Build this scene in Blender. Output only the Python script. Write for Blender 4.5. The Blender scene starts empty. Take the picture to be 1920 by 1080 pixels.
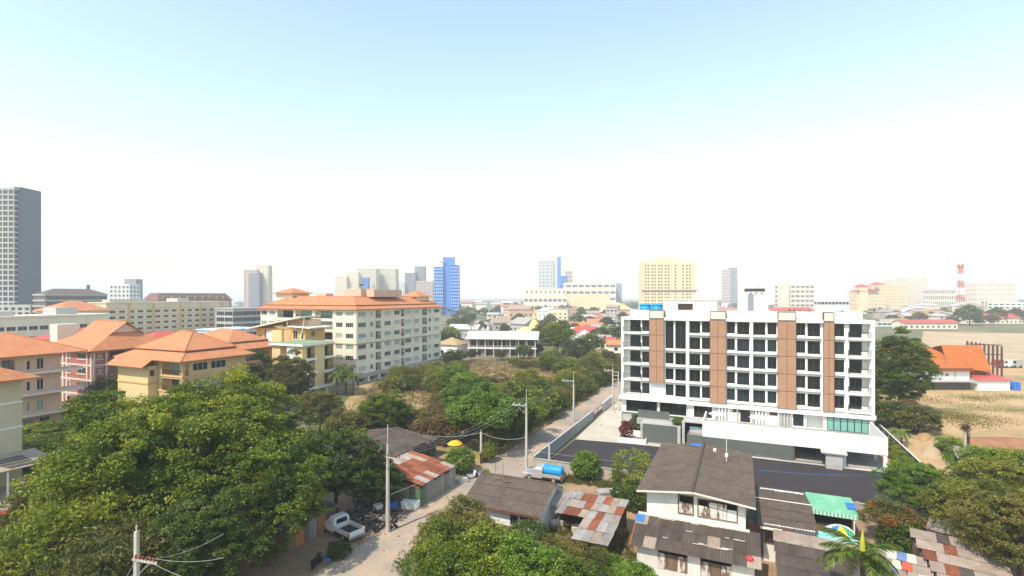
import bpy, math, random
import numpy as np
from mathutils import Vector, Matrix, Quaternion

SC = bpy.context.scene
COL = SC.collection
R = math.radians

# ------------------------------------------------------------------ camera
CAMZ, HOR, FPX = 23.0, 556.0, 960.0
cam_d = bpy.data.cameras.new('camera')
cam_d.sensor_width = 36.0
cam_d.lens = 18.0
cam_d.shift_y = (HOR - 540.0) / 1920.0
cam_d.clip_start = 0.3
cam_d.clip_end = 20000
cam = bpy.data.objects.new('camera', cam_d)
cam.location = (0, 0, CAMZ)
cam.rotation_euler = (R(90), 0, 0)
COL.objects.link(cam)
SC.camera = cam

# ------------------------------------------------------------------ sky, sun, exposure
SUN_EL = 53.0
sun_h = Vector((-0.64, -0.77, 0)).normalized()
SUN_AZ = math.atan2(sun_h.x, sun_h.y)
world = bpy.data.worlds.new('World')
SC.world = world
world.use_nodes = True
wn = world.node_tree
wn.nodes.clear()
w_out = wn.nodes.new('ShaderNodeOutputWorld')
w_bg = wn.nodes.new('ShaderNodeBackground')
w_sky = wn.nodes.new('ShaderNodeTexSky')
w_sky.sky_type = 'NISHITA'
w_sky.sun_disc = False
w_sky.sun_elevation = R(SUN_EL)
w_sky.sun_rotation = SUN_AZ % (2 * math.pi)
w_sky.altitude = 0
w_sky.air_density = 1.9
w_sky.dust_density = 0.4
w_sky.ozone_density = 0.0
w_bg.inputs['Strength'].default_value = 0.15
wn.links.new(w_sky.outputs[0], w_bg.inputs['Color'])
wn.links.new(w_bg.outputs[0], w_out.inputs['Surface'])

sun_d = bpy.data.lights.new('sun', 'SUN')
sun_d.energy = 3.4
sun_d.angle = R(0.6)
sun_d.color = (1.0, 0.90, 0.75)
sun = bpy.data.objects.new('sun', sun_d)
sv = Vector((sun_h.x * math.cos(R(SUN_EL)), sun_h.y * math.cos(R(SUN_EL)), math.sin(R(SUN_EL))))
sun.rotation_euler = (-sv).to_track_quat('-Z', 'Y').to_euler()
sun.location = (0, 0, 300)
COL.objects.link(sun)

SC.view_settings.view_transform = 'Standard'
SC.view_settings.look = 'None'
SC.view_settings.exposure = 0.72
SC.view_settings.gamma = 1.0
SC.cycles.max_bounces = 8
SC.cycles.volume_bounces = 1
SC.cycles.use_denoising = True

# ------------------------------------------------------------------ pixel / grid helpers
# the town's grid: U runs away along the lane, V to the right across it
GA = R(24.1)
SA, CA = math.sin(GA), math.cos(GA)
def W(u, v, z=0.0): return Vector((u * SA + v * CA, u * CA - v * SA, z))
def ray(px, py): return ((px - 960) / FPX, (HOR - py) / FPX)
def G(px, py, z=0.0):                      # pixel on the level z -> grid (u, v)
    x, s = ray(px, py)
    t = (z - CAMZ) / s
    return t * (x * SA + CA), t * (x * CA - SA)
def GW(px, py, z=0.0):
    return W(*G(px, py, z), z)
def FU(u0, px, py):                        # pixel on the plane u = u0 -> (v, z)
    x, s = ray(px, py)
    t = u0 / (x * SA + CA)
    return t * (x * CA - SA), CAMZ + t * s
def FV(v0, px, py):                        # pixel on the plane v = v0 -> (u, z)
    x, s = ray(px, py)
    t = v0 / (x * CA - SA)
    return t * (x * SA + CA), CAMZ + t * s
def AT(px, t, z=0.0): return Vector(((px - 960) / FPX * t, t, z))   # at depth t
def ZAT(py, t): return CAMZ + t * (HOR - py) / FPX

# ------------------------------------------------------------------ objects
def link(name, data, parent=None, loc=(0, 0, 0), rz=0.0, scale=None, rot=None):
    o = bpy.data.objects.new(name, data)
    COL.objects.link(o)
    o.location = loc
    o.rotation_euler = rot if rot is not None else (0, 0, rz)
    if scale is not None:
        o.scale = scale if hasattr(scale, '__len__') else (scale,) * 3
    if parent is not None:
        o.parent = parent
    return o
def tag(o, label, cat, group=None):
    o['label'] = label
    o['category'] = cat
    if group: o['group'] = group
    return o
def thing(name, label, cat, loc=(0, 0, 0), rz=-GA, group=None, scale=None):
    return tag(link(name, None, None, loc, rz, scale), label, cat, group)
def structure(o):
    o['kind'] = 'structure'
    return o
def stuff(o):
    o['kind'] = 'stuff'
    return o
def copy_tree(o, parent=None):
    c = o.copy()
    COL.objects.link(c)
    c.parent = parent
    for ch in list(o.children):
        copy_tree(ch, c)
    return c

class MB:
    def __init__(s): s.v, s.f, s.m = [], [], []
    def add(s, vs, fs, mi=0):
        n = len(s.v)
        s.v += [tuple(p) for p in vs]
        s.f += [tuple(i + n for i in f) for f in fs]
        s.m += [mi] * len(fs)
        return s
    def box(s, x0, y0, z0, x1, y1, z1, mi=0):
        return s.add([(x0, y0, z0), (x1, y0, z0), (x1, y1, z0), (x0, y1, z0), (x0, y0, z1), (x1, y0, z1), (x1, y1, z1), (x0, y1, z1)],
                     [(0, 3, 2, 1), (4, 5, 6, 7), (0, 1, 5, 4), (1, 2, 6, 5), (2, 3, 7, 6), (3, 0, 4, 7)], mi)
    def hexa(s, b, t, mi=0):               # bottom four, top four points
        return s.add(list(b) + list(t), [(0, 3, 2, 1), (4, 5, 6, 7), (0, 1, 5, 4), (1, 2, 6, 5), (2, 3, 7, 6), (3, 0, 4, 7)], mi)
    def quad(s, a, b, c, d, mi=0): return s.add([a, b, c, d], [(0, 1, 2, 3)], mi)
    def prism(s, pts, z0, z1, mi=0):
        n = len(pts)
        vs = [(p[0], p[1], z0) for p in pts] + [(p[0], p[1], z1) for p in pts]
        fs = [tuple(range(n - 1, -1, -1)), tuple(range(n, 2 * n))] + [(i, (i + 1) % n, n + (i + 1) % n, n + i) for i in range(n)]
        return s.add(vs, fs, mi)
    def prism_x(s, pts, x0, x1, mi=0):     # (y, z) outline extruded along x
        n = len(pts)
        vs = [(x0, p[0], p[1]) for p in pts] + [(x1, p[0], p[1]) for p in pts]
        fs = [tuple(range(n - 1, -1, -1)), tuple(range(n, 2 * n))] + [(i, (i + 1) % n, n + (i + 1) % n, n + i) for i in range(n)]
        return s.add(vs, fs, mi)
    def tube(s, pts, r, n=6, mi=0, cap=True):
        pts = [Vector(p) for p in pts]
        rs = list(r) if hasattr(r, '__len__') else [r] * len(pts)
        vs, fs = [], []
        for i, p in enumerate(pts):
            d = (pts[min(i + 1, len(pts) - 1)] - pts[max(i - 1, 0)])
            d = d.normalized() if d.length > 1e-9 else Vector((0, 0, 1))
            a = d.cross(Vector((0, 0, 1)) if abs(d.z) < 0.9 else Vector((1, 0, 0))).normalized()
            b = d.cross(a)
            for k in range(n):
                q = 2 * math.pi * k / n
                vs.append(p + (a * math.cos(q) + b * math.sin(q)) * rs[i])
        for i in range(len(pts) - 1):
            for k in range(n):
                k2 = (k + 1) % n
                fs.append((i * n + k, i * n + k2, (i + 1) * n + k2, (i + 1) * n + k))
        if cap:
            fs.append(tuple(range(n - 1, -1, -1)))
            fs.append(tuple((len(pts) - 1) * n + k for k in range(n)))
        return s.add(vs, fs, mi)
    def lathe(s, prof, n=12, mi=0, c=(0, 0, 0)):  # (r, z) outline round the z axis
        vs, fs = [], []
        for r_, z in prof:
            for k in range(n):
                q = 2 * math.pi * k / n
                vs.append((c[0] + r_ * math.cos(q), c[1] + r_ * math.sin(q), c[2] + z))
        for i in range(len(prof) - 1):
            for k in range(n):
                k2 = (k + 1) % n
                fs.append((i * n + k, i * n + k2, (i + 1) * n + k2, (i + 1) * n + k))
        fs.append(tuple(range(n - 1, -1, -1)))
        fs.append(tuple((len(prof) - 1) * n + k for k in range(n)))
        return s.add(vs, fs, mi)
    def hip(s, x0, y0, x1, y1, z, h, mi=0, th=0.14, inset=None):
        w, d = x1 - x0, y1 - y0
        i = (min(w, d) / 2) if inset is None else inset
        if w >= d: r0, r1 = (x0 + i, (y0 + y1) / 2, z + h), (x1 - i, (y0 + y1) / 2, z + h)
        else: r0, r1 = ((x0 + x1) / 2, y0 + i, z + h), ((x0 + x1) / 2, y1 - i, z + h)
        vs = [(x0, y0, z), (x1, y0, z), (x1, y1, z), (x0, y1, z), r0, r1] + [(x0, y0, z - th), (x1, y0, z - th), (x1, y1, z - th), (x0, y1, z - th)]
        if w >= d: fs = [(0, 1, 5, 4), (1, 2, 5), (2, 3, 4, 5), (3, 0, 4)]
        else: fs = [(0, 1, 4), (1, 2, 5, 4), (2, 3, 5), (3, 0, 4, 5)]
        fs += [(6, 7, 1, 0), (7, 8, 2, 1), (8, 9, 3, 2), (9, 6, 0, 3), (9, 8, 7, 6)]
        return s.add(vs, fs, mi)
    def skirt(s, a, za, b, zb, mi=0, th=0.12):   # sloping band from rectangle a (outer, low) to b (inner, high)
        (x0, y0, x1, y1), (p0, q0, p1, q1) = a, b
        vs = [(x0, y0, za), (x1, y0, za), (x1, y1, za), (x0, y1, za), (p0, q0, zb), (p1, q0, zb), (p1, q1, zb), (p0, q1, zb),
              (x0, y0, za - th), (x1, y0, za - th), (x1, y1, za - th), (x0, y1, za - th)]
        fs = [(0, 1, 5, 4), (1, 2, 6, 5), (2, 3, 7, 6), (3, 0, 4, 7), (8, 9, 1, 0), (9, 10, 2, 1), (10, 11, 3, 2), (11, 8, 0, 3), (11, 10, 9, 8), (4, 5, 6, 7)]
        return s.add(vs, fs, mi)
    def gable_x(s, x0, y0, x1, y1, z, h, mi=0, th=0.12):   # ridge along x
        ym = (y0 + y1) / 2
        return s.slab4((x0, y0, z), (x1, y0, z), (x1, ym, z + h), (x0, ym, z + h), th, mi).slab4((x0, ym, z + h), (x1, ym, z + h), (x1, y1, z), (x0, y1, z), th, mi)
    def gable_y(s, x0, y0, x1, y1, z, h, mi=0, th=0.12):
        xm = (x0 + x1) / 2
        return s.slab4((x0, y0, z), (xm, y0, z + h), (xm, y1, z + h), (x0, y1, z), th, mi).slab4((xm, y0, z + h), (x1, y0, z), (x1, y1, z), (xm, y1, z + h), th, mi)
    def slab4(s, a, b, c, d, th=0.1, mi=0):
        t = [a, b, c, d]
        return s.hexa([(p[0], p[1], p[2] - th) for p in t], t, mi)
    def mesh(s, name, mats, smooth=False):
        me = bpy.data.meshes.new(name)
        me.from_pydata(s.v, [], s.f)
        for m in (mats if isinstance(mats, (list, tuple)) else [mats]): me.materials.append(m)
        if max(s.m, default=0) > 0: me.polygons.foreach_set('material_index', s.m)
        if smooth: me.polygons.foreach_set('use_smooth', [True] * len(s.f))
        me.update()
        return me
    def build(s, name, mats, parent=None, loc=(0, 0, 0), rz=0.0, smooth=False):
        return link(name, s.mesh(name, mats, smooth), parent, loc, rz)

# ------------------------------------------------------------------ materials
_M = {}
def mat(name, col, col2=None, sc=2.0, rough=0.85, bump=0.0, bsc=25.0, metal=0.0, spec=0.3, stretch=(1, 1, 1), rnd=0.0,
        band=None, lo=0.38, hi=0.62, detail=5.0, col3=None, coords='Object'):
    if name in _M: return _M[name]
    m = bpy.data.materials.new(name)
    m.use_nodes = True
    nt = m.node_tree
    b = nt.nodes['Principled BSDF']
    b.inputs['Roughness'].default_value = rough
    b.inputs['Metallic'].default_value = metal
    b.inputs['Specular IOR Level'].default_value = spec
    tc = nt.nodes.new('ShaderNodeTexCoord')
    vec = tc.outputs[coords]
    info = None
    if rnd or col2:
        info = nt.nodes.new('ShaderNodeObjectInfo')
    if col2:
        off = nt.nodes.new('ShaderNodeVectorMath'); off.operation = 'MULTIPLY_ADD'
        off.inputs[1].default_value = stretch
        rv = nt.nodes.new('ShaderNodeMath'); rv.operation = 'MULTIPLY'; rv.inputs[1].default_value = 37.0
        nt.links.new(info.outputs['Random'], rv.inputs[0])
        nt.links.new(vec, off.inputs[0]); nt.links.new(rv.outputs[0], off.inputs[2])
        nz = nt.nodes.new('ShaderNodeTexNoise')
        nz.inputs['Scale'].default_value = sc
        nz.inputs['Detail'].default_value = detail
        nz.inputs['Roughness'].default_value = 0.62
        nt.links.new(off.outputs[0], nz.inputs['Vector'])
        rp = nt.nodes.new('ShaderNodeValToRGB')
        rp.color_ramp.elements[0].position = lo; rp.color_ramp.elements[0].color = (*col, 1)
        rp.color_ramp.elements[1].position = hi; rp.color_ramp.elements[1].color = (*col2, 1)
        if col3:
            e = rp.color_ramp.elements.new(min(1.0, hi + 0.1)); e.color = (*col3, 1)
        nt.links.new(nz.outputs['Fac'], rp.inputs[0])
        src = rp.outputs[0]
    else:
        rgb = nt.nodes.new('ShaderNodeRGB'); rgb.outputs[0].default_value = (*col, 1)
        src = rgb.outputs[0]
    if rnd:
        hs = nt.nodes.new('ShaderNodeHueSaturation')
        mr = nt.nodes.new('ShaderNodeMapRange')
        mr.inputs[3].default_value = 1 - rnd; mr.inputs[4].default_value = 1 + rnd
        nt.links.new(info.outputs['Random'], mr.inputs[0])
        nt.links.new(mr.outputs[0], hs.inputs['Value'])
        nt.links.new(src, hs.inputs['Color'])
        src = hs.outputs[0]
    nt.links.new(src, b.inputs['Base Color'])
    if bump or band:
        bp = nt.nodes.new('ShaderNodeBump')
        bp.inputs['Distance'].default_value = 0.05
        if band:                                     # courses: bands along z (tiles, boards)
            wv = nt.nodes.new('ShaderNodeTexWave')
            wv.wave_type = 'BANDS'; wv.bands_direction = band[0]; wv.wave_profile = 'SAW'
            wv.inputs['Scale'].default_value = band[1]
            wv.inputs['Distortion'].default_value = 0.25
            wv.inputs['Detail Scale'].default_value = 3.0
            nt.links.new(vec, wv.inputs['Vector'])
            nt.links.new(wv.outputs['Fac'], bp.inputs['Height'])
            bp.inputs['Strength'].default_value = band[2]
        else:
            n2 = nt.nodes.new('ShaderNodeTexNoise')
            n2.inputs['Scale'].default_value = bsc
            n2.inputs['Detail'].default_value = 4
            nt.links.new(vec, n2.inputs['Vector'])
            nt.links.new(n2.outputs['Fac'], bp.inputs['Height'])
            bp.inputs['Strength'].default_value = bump
        nt.links.new(bp.outputs[0], b.inputs['Normal'])
    _M[name] = m
    return m

def leaf_mat(name, dark, mid, light, trans=0.3):
    m = bpy.data.materials.new(name)
    m.use_nodes = True
    nt = m.node_tree
    nt.nodes.clear()
    out = nt.nodes.new('ShaderNodeOutputMaterial')
    at = nt.nodes.new('ShaderNodeAttribute'); at.attribute_name = 'tint'
    info = nt.nodes.new('ShaderNodeObjectInfo')
    ad = nt.nodes.new('ShaderNodeMath'); ad.operation = 'MULTIPLY_ADD'
    ad.inputs[1].default_value = 0.22; ad.inputs[2].default_value = -0.11
    nt.links.new(info.outputs['Random'], ad.inputs[0])
    sm = nt.nodes.new('ShaderNodeMath'); sm.operation = 'ADD'
    nt.links.new(at.outputs['Fac'], sm.inputs[0]); nt.links.new(ad.outputs[0], sm.inputs[1])
    rp = nt.nodes.new('ShaderNodeValToRGB')
    rp.color_ramp.elements[0].position = 0.15; rp.color_ramp.elements[0].color = (*dark, 1)
    rp.color_ramp.elements[1].position = 0.9; rp.color_ramp.elements[1].color = (*light, 1)
    e = rp.color_ramp.elements.new(0.5); e.color = (*mid, 1)
    nt.links.new(sm.outputs[0], rp.inputs[0])
    df = nt.nodes.new('ShaderNodeBsdfDiffuse'); tr = nt.nodes.new('ShaderNodeBsdfTranslucent'); gl = nt.nodes.new('ShaderNodeBsdfGlossy')
    gl.inputs['Roughness'].default_value = 0.45
    gl.inputs['Color'].default_value = (0.9, 0.9, 0.85, 1)
    nt.links.new(rp.outputs[0], df.inputs[0]); nt.links.new(rp.outputs[0], tr.inputs[0])
    a = nt.nodes.new('ShaderNodeMixShader'); a.inputs[0].default_value = trans
    nt.links.new(df.outputs[0], a.inputs[1]); nt.links.new(tr.outputs[0], a.inputs[2])
    c = nt.nodes.new('ShaderNodeMixShader'); c.inputs[0].default_value = 0.02
    nt.links.new(a.outputs[0], c.inputs[1]); nt.links.new(gl.outputs[0], c.inputs[2])
    nt.links.new(c.outputs[0], out.inputs['Surface'])
    return m

def glass(name, col, rough=0.06, spec=0.6):
    return mat(name, col, rough=rough, spec=spec)
# ------------------------------------------------------------------ palette
M_white = mat('white_paint', (0.80, 0.79, 0.76), (0.70, 0.69, 0.65), sc=0.35, rough=0.8, stretch=(1, 1, 0.35), lo=0.45, hi=0.8)
M_cream = mat('cream_paint', (0.72, 0.62, 0.44), (0.64, 0.55, 0.40), sc=0.3, stretch=(1, 1, 0.3))
M_creamlt = mat('pale_cream_paint', (0.76, 0.70, 0.57), (0.68, 0.62, 0.50), sc=0.3, stretch=(1, 1, 0.3))
M_yellow = mat('yellow_paint', (0.72, 0.55, 0.27), (0.68, 0.52, 0.27), sc=0.4)
M_orangewall = mat('orange_ochre_paint', (0.66, 0.41, 0.17), (0.60, 0.38, 0.17), sc=0.4)
M_peach = mat('peach_paint', (0.62, 0.43, 0.31), (0.56, 0.39, 0.29), sc=0.4, stretch=(1, 1, 0.3))
M_salmon = mat('salmon_paint', (0.62, 0.41, 0.21), (0.56, 0.38, 0.20), sc=0.4)
M_redbrick = mat('dull_red_paint', (0.37, 0.13, 0.10), (0.43, 0.17, 0.13), sc=1.2, band=('Z', 5.0, 0.25))
M_pinktrim = mat('pale_pink_trim', (0.70, 0.58, 0.52))
M_greywall = mat('grey_green_paint', (0.115, 0.125, 0.112), (0.10, 0.11, 0.10), sc=0.5)
M_lightgrey = mat('light_grey_paint', (0.45, 0.44, 0.42), (0.38, 0.37, 0.36), sc=0.5)
M_concrete = mat('concrete', (0.40, 0.38, 0.34), (0.30, 0.28, 0.25), sc=0.8, rough=0.9, bump=0.15)
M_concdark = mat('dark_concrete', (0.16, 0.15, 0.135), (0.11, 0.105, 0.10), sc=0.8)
M_pole = mat('spun_concrete', (0.50, 0.47, 0.42), (0.38, 0.35, 0.31), sc=1.5, stretch=(1, 1, 0.2))
M_brownpanel = mat('brown_louvre_metal', (0.50, 0.295, 0.185), (0.45, 0.265, 0.165), sc=0.8, rough=0.6, band=('Z', 9.0, 0.25))
M_brownframe = mat('dark_brown_frame', (0.075, 0.045, 0.035), rough=0.5)
M_dark = mat('dark_metal', (0.02, 0.02, 0.022), rough=0.45)
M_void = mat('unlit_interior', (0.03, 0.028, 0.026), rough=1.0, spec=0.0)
M_glass = glass('dark_glass', (0.012, 0.017, 0.020))
M_glass2 = glass('dark_blue_glass', (0.020, 0.034, 0.042))
M_glasst = glass('teal_curtained_glass', (0.20, 0.31, 0.30), rough=0.12)
M_glassp = glass('pale_curtained_glass', (0.40, 0.44, 0.40), rough=0.15)
M_glassg = glass('sea_green_glass', (0.16, 0.38, 0.33), rough=0.1)
M_frame = mat('white_window_frame', (0.72, 0.71, 0.68), rough=0.5)
M_tile = mat('orange_roof_tile', (0.46, 0.170, 0.070), (0.54, 0.225, 0.105), sc=0.55, rough=0.7, band=('Z', 2.6, 0.5), lo=0.3, hi=0.7, detail=8)
M_tile2 = mat('brown_orange_roof_tile', (0.38, 0.15, 0.06), (0.46, 0.20, 0.09), sc=0.6, rough=0.75, band=('Z', 2.6, 0.5))
M_redmetal = mat('red_sheet_roof', (0.50, 0.075, 0.060), (0.44, 0.08, 0.065), sc=0.5, rough=0.55)
M_ridge = mat('ridge_cap_tile', (0.50, 0.19, 0.07), rough=0.8)
M_whiteroof = mat('white_sheet_roof', (0.70, 0.69, 0.67), (0.58, 0.57, 0.55), sc=0.4, rough=0.6)
M_oldtile = mat('weathered_brown_tile', (0.082, 0.060, 0.046), (0.128, 0.096, 0.074), sc=1.3, rough=0.95, bump=0.4, lo=0.3, hi=0.7, detail=8, rnd=0.10)
M_asb = mat('old_fibre_cement', (0.062, 0.047, 0.038), (0.112, 0.088, 0.072), sc=1.6, rough=0.95, bump=0.3, lo=0.3, hi=0.72, detail=8, rnd=0.16, stretch=(1, 0.35, 1))
M_asbpale = mat('pale_fibre_cement', (0.36, 0.28, 0.22), (0.28, 0.215, 0.165), sc=1.4, rough=0.95, bump=0.2, detail=8, rnd=0.10)
M_rust = mat('rusty_sheet', (0.27, 0.085, 0.040), (0.17, 0.055, 0.030), sc=3.6, rough=0.9, detail=9, rnd=0.25, stretch=(1.6, 0.18, 1), col3=(0.42, 0.28, 0.20))
M_zinc = mat('grey_zinc_sheet', (0.40, 0.36, 0.33), (0.30, 0.26, 0.23), sc=1.5, rough=0.6, metal=0.2, rnd=0.15, detail=8, stretch=(1, 0.3, 1), col3=(0.26, 0.12, 0.06))
M_zinc2 = mat('dull_zinc_wall', (0.22, 0.22, 0.205), (0.30, 0.28, 0.25), sc=1.2, rough=0.7, metal=0.1, rnd=0.25, detail=8, stretch=(1, 1, 0.3), col3=(0.25, 0.12, 0.07))
M_greenwall = mat('faded_green_sheet', (0.085, 0.155, 0.085), (0.13, 0.18, 0.11), sc=1.5, rnd=0.15)
M_fence = mat('grey_fence_sheet', (0.34, 0.35, 0.355), (0.30, 0.31, 0.315), sc=0.6, rough=0.6, rnd=0.05)
M_trim = mat('pale_trim', (0.66, 0.60, 0.52))
M_wood = mat('bare_timber', (0.20, 0.13, 0.085), (0.14, 0.09, 0.06), sc=3, stretch=(1, 1, 0.15), rnd=0.2)
M_peel = mat('peeling_white_paint', (0.62, 0.58, 0.52), (0.17, 0.11, 0.085), sc=2.2, rough=0.9, stretch=(1, 1, 0.28), lo=0.44, hi=0.52, detail=9)
M_board = mat('whitewashed_board', (0.72, 0.69, 0.64), (0.60, 0.57, 0.52), sc=0.8, rough=0.9, stretch=(1, 1, 0.2), lo=0.4, hi=0.75, rnd=0.04)
M_bark = mat('bark', (0.115, 0.085, 0.062), (0.07, 0.052, 0.040), sc=3, rough=0.95, bump=0.5, stretch=(1, 1, 0.25))
M_bluetank = mat('blue_plastic', (0.015, 0.27, 0.60), rough=0.45)
M_bluetarp = mat('blue_tarp', (0.03, 0.14, 0.50), (0.05, 0.2, 0.6), sc=2, rough=0.6)
M_rubber = mat('black_rubber', (0.018, 0.018, 0.018), rough=0.85)
M_carwhite = mat('white_car_paint', (0.78, 0.78, 0.77), rough=0.25, spec=0.5)
M_carsilver = mat('silver_car_paint', (0.45, 0.46, 0.47), rough=0.3, metal=0.4, spec=0.5)
M_carred = mat('red_car_paint', (0.50, 0.03, 0.03), rough=0.25, spec=0.5)
M_carblue = mat('blue_car_paint', (0.05, 0.12, 0.35), rough=0.25, spec=0.5)
M_lampred = mat('red_lamp_lens', (0.45, 0.02, 0.015), rough=0.25)
M_chrome = mat('bare_steel', (0.55, 0.55, 0.55), rough=0.3, metal=0.8)
M_wire = mat('black_cable', (0.05, 0.05, 0.05), rough=0.7)
M_wirelt = mat('pale_cable', (0.30, 0.29, 0.28), rough=0.6)

# ------------------------------------------------------------------ facades with real openings
_cache = {}
def window_meshes(w, h, n, fm, tr=False, fw=0.05):
    k = ('w', round(w, 2), round(h, 2), n, fm.name, tr, fw)
    if k not in _cache:
        b = MB()
        b.box(0, -0.03, 0, fw, 0.05, h); b.box(w - fw, -0.03, 0, w, 0.05, h)
        b.box(fw, -0.03, 0, w - fw, 0.05, fw); b.box(fw, -0.03, h - fw, w - fw, 0.05, h)
        for i in range(1, n):
            x = w * i / n
            b.box(x - fw / 2, -0.02, fw, x + fw / 2, 0.045, h - fw)
        if tr: b.box(fw, -0.015, h * 0.72, w - fw, 0.04, h * 0.72 + fw)
        p = MB().quad((0.01, 0.03, 0.01), (w - 0.01, 0.03, 0.01), (w - 0.01, 0.03, h - 0.01), (0.01, 0.03, h - 0.01))
        _cache[k] = (b.mesh('window', fm), p)
    return _cache[k]
_panes = {}
def pane_mesh(w, h, pq, gm):
    k = (round(w, 2), round(h, 2), gm.name)
    if k not in _panes: _panes[k] = pq.mesh('pane', gm)
    return _panes[k]
def railing_mesh(w, h, m, step=0.16, r=0.02):
    k = ('r', round(w, 2), round(h, 2), m.name, step)
    if k not in _cache:
        b = MB()
        b.box(0, -r, h - 0.05, w, r, h); b.box(0, -r, 0.06, w, r, 0.10)
        n = max(1, int(w / step))
        for i in range(n + 1):
            x = (w - 0.02) * i / n
            b.box(x, -r * 0.6, 0.10, x + 0.02, r * 0.6, h - 0.05)
        _cache[k] = b.mesh('railing', m)
    return _cache[k]

class Side:
    """one face of a building: s runs right as seen from outside, y inward"""
    def __init__(s, root, x0, y0, x1, y1, side):
        s.root = root
        a = {'F': (x0, y0, 0, x1 - x0), 'R': (x1, y0, 90, y1 - y0), 'L': (x0, y1, -90, y1 - y0), 'B': (x1, y1, 180, x1 - x0)}[side]
        s.ox, s.oy, s.rz, s.S = a[0], a[1], R(a[2]), a[3]
    def p(s, q, y, z):
        c, n = math.cos(s.rz), math.sin(s.rz)
        return (s.ox + q * c - y * n, s.oy + q * n + y * c, z)
    def put(s, name, mesh, q, y, z, parent=None):
        return link(name, mesh, parent or s.root, s.p(q, y, z), s.rz)
    def wall(s, z0, z1, holes, m, name='wall', m2=None, a=0.0, b=None):
        b = s.S if b is None else b
        xs = sorted({a, b} | {round(h[0], 3) for h in holes} | {round(h[1], 3) for h in holes})
        zs = sorted({z0, z1} | {round(h[2], 3) for h in holes} | {round(h[3], 3) for h in holes})
        g = MB()
        for i in range(len(xs) - 1):
            for j in range(len(zs) - 1):
                cx, cz = (xs[i] + xs[i + 1]) / 2, (zs[j] + zs[j + 1]) / 2
                if any(h[0] < cx < h[1] and h[2] < cz < h[3] for h in holes): continue
                g.quad((xs[i], 0, zs[j]), (xs[i + 1], 0, zs[j]), (xs[i + 1], 0, zs[j + 1]), (xs[i], 0, zs[j + 1]))
        for h in holes:
            p0, p1, q0, q1 = h[:4]
            d = h[5] if len(h) > 5 else 0.15
            g.quad((p0, 0, q0), (p0, d, q0), (p0, d, q1), (p0, 0, q1)); g.quad((p1, 0, q0), (p1, 0, q1), (p1, d, q1), (p1, d, q0))
            g.quad((p0, 0, q0), (p1, 0, q0), (p1, d, q0), (p0, d, q0)); g.quad((p0, 0, q1), (p0, d, q1), (p1, d, q1), (p1, 0, q1))
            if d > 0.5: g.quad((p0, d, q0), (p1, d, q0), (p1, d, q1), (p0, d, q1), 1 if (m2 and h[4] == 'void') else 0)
        o = g.build(name, [m, m2] if m2 else [m], s.root, s.p(0, 0, 0), s.rz)
        return o
    def window(s, q, z, w, h, n=2, y=0.12, fm=None, gm=None, tr=False, fw=0.05):
        fm = fm or M_frame; gm = gm or M_glass
        me, pq = window_meshes(w, h, n, fm, tr, fw)
        o = s.put('window', me, q, y, z)
        link('pane', pane_mesh(w, h, pq, gm), o)
        return o
    def fill(s, holes, rng, fm=None, glasses=None):
        glasses = glasses or [M_glass, M_glass2]
        for h in holes:
            k = h[4]
            if k and k[0] == 'w':
                s.window(h[0], h[2], h[1] - h[0], h[3] - h[2], int(k[1]), (h[5] if len(h) > 5 else 0.15) - 0.04, fm, rng.choice(glasses), len(k) > 2)
            elif k == 'balc':
                w, hh, d = h[1] - h[0], h[3] - h[2], h[5]
                s.window(h[0] + w * 0.12, h[2] + 0.05, w * 0.76, min(2.2, hh - 0.25), 2, d - 0.08, M_brownframe, rng.choice(glasses))
                s.put('railing', railing_mesh(w - 0.04, 0.95, M_dark), h[0] + 0.02, 0.10, h[2])

def box_building(root, x0, y0, x1, y1, z0, z1, m, front=(), right=(), rng=None, fm=None, glasses=None, left=(), m2=None):
    rng = rng or random.Random(1)
    for side, holes in (('F', front), ('R', right), ('L', left), ('B', ())):
        sd = Side(root, x0, y0, x1, y1, side)
        sd.wall(z0, z1, list(holes), m, m2=m2 or M_void)
        sd.fill(holes, rng, fm, glasses)
def grid_holes(S, z0, fh, nf, cols, sill, h, kind='w2', d=0.15):
    """cols: list of (s0, s1)"""
    return [(a, b, z0 + k * fh + sill, z0 + k * fh + sill + h, kind, d) for k in range(nf) for a, b in cols]
def even(S, n, w, m=0.0):
    g = (S - 2 * m) / n
    return [(m + g * i + (g - w) / 2, m + g * i + (g + w) / 2) for i in range(n)]

# ------------------------------------------------------------------ foliage
def leaf_mesh(name, C, size, tint, m, rng, up=0.6, asp=0.55):
    n = len(C)
    nr = rng.normal(size=(n, 3)); nr /= np.linalg.norm(nr, axis=1)[:, None] + 1e-9
    nr[:, 2] = np.abs(nr[:, 2]) + up
    nr /= np.linalg.norm(nr, axis=1)[:, None]
    t = rng.normal(size=(n, 3)); t -= nr * np.sum(t * nr, axis=1)[:, None]
    t /= np.linalg.norm(t, axis=1)[:, None] + 1e-9
    b = np.cross(nr, t)
    L = size[:, None]
    V = np.stack([C - t * L * 0.5, C + b * L * asp * 0.5, C + t * L * 0.5 - nr * L * 0.12, C - b * L * asp * 0.5], axis=1).reshape(-1, 3)
    me = bpy.data.meshes.new(name)
    me.vertices.add(4 * n); me.loops.add(4 * n); me.polygons.add(n)
    me.vertices.foreach_set('co', V.astype(np.float32).ravel())
    me.loops.foreach_set('vertex_index', np.arange(4 * n, dtype=np.int32))
    me.polygons.foreach_set('loop_start', np.arange(0, 4 * n, 4, dtype=np.int32))
    at = me.attributes.new('tint', 'FLOAT', 'FACE')
    at.data.foreach_set('value', np.clip(tint, 0, 1).astype(np.float32))
    me.materials.append(m)
    me.update(calc_edges=True)
    return me

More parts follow.
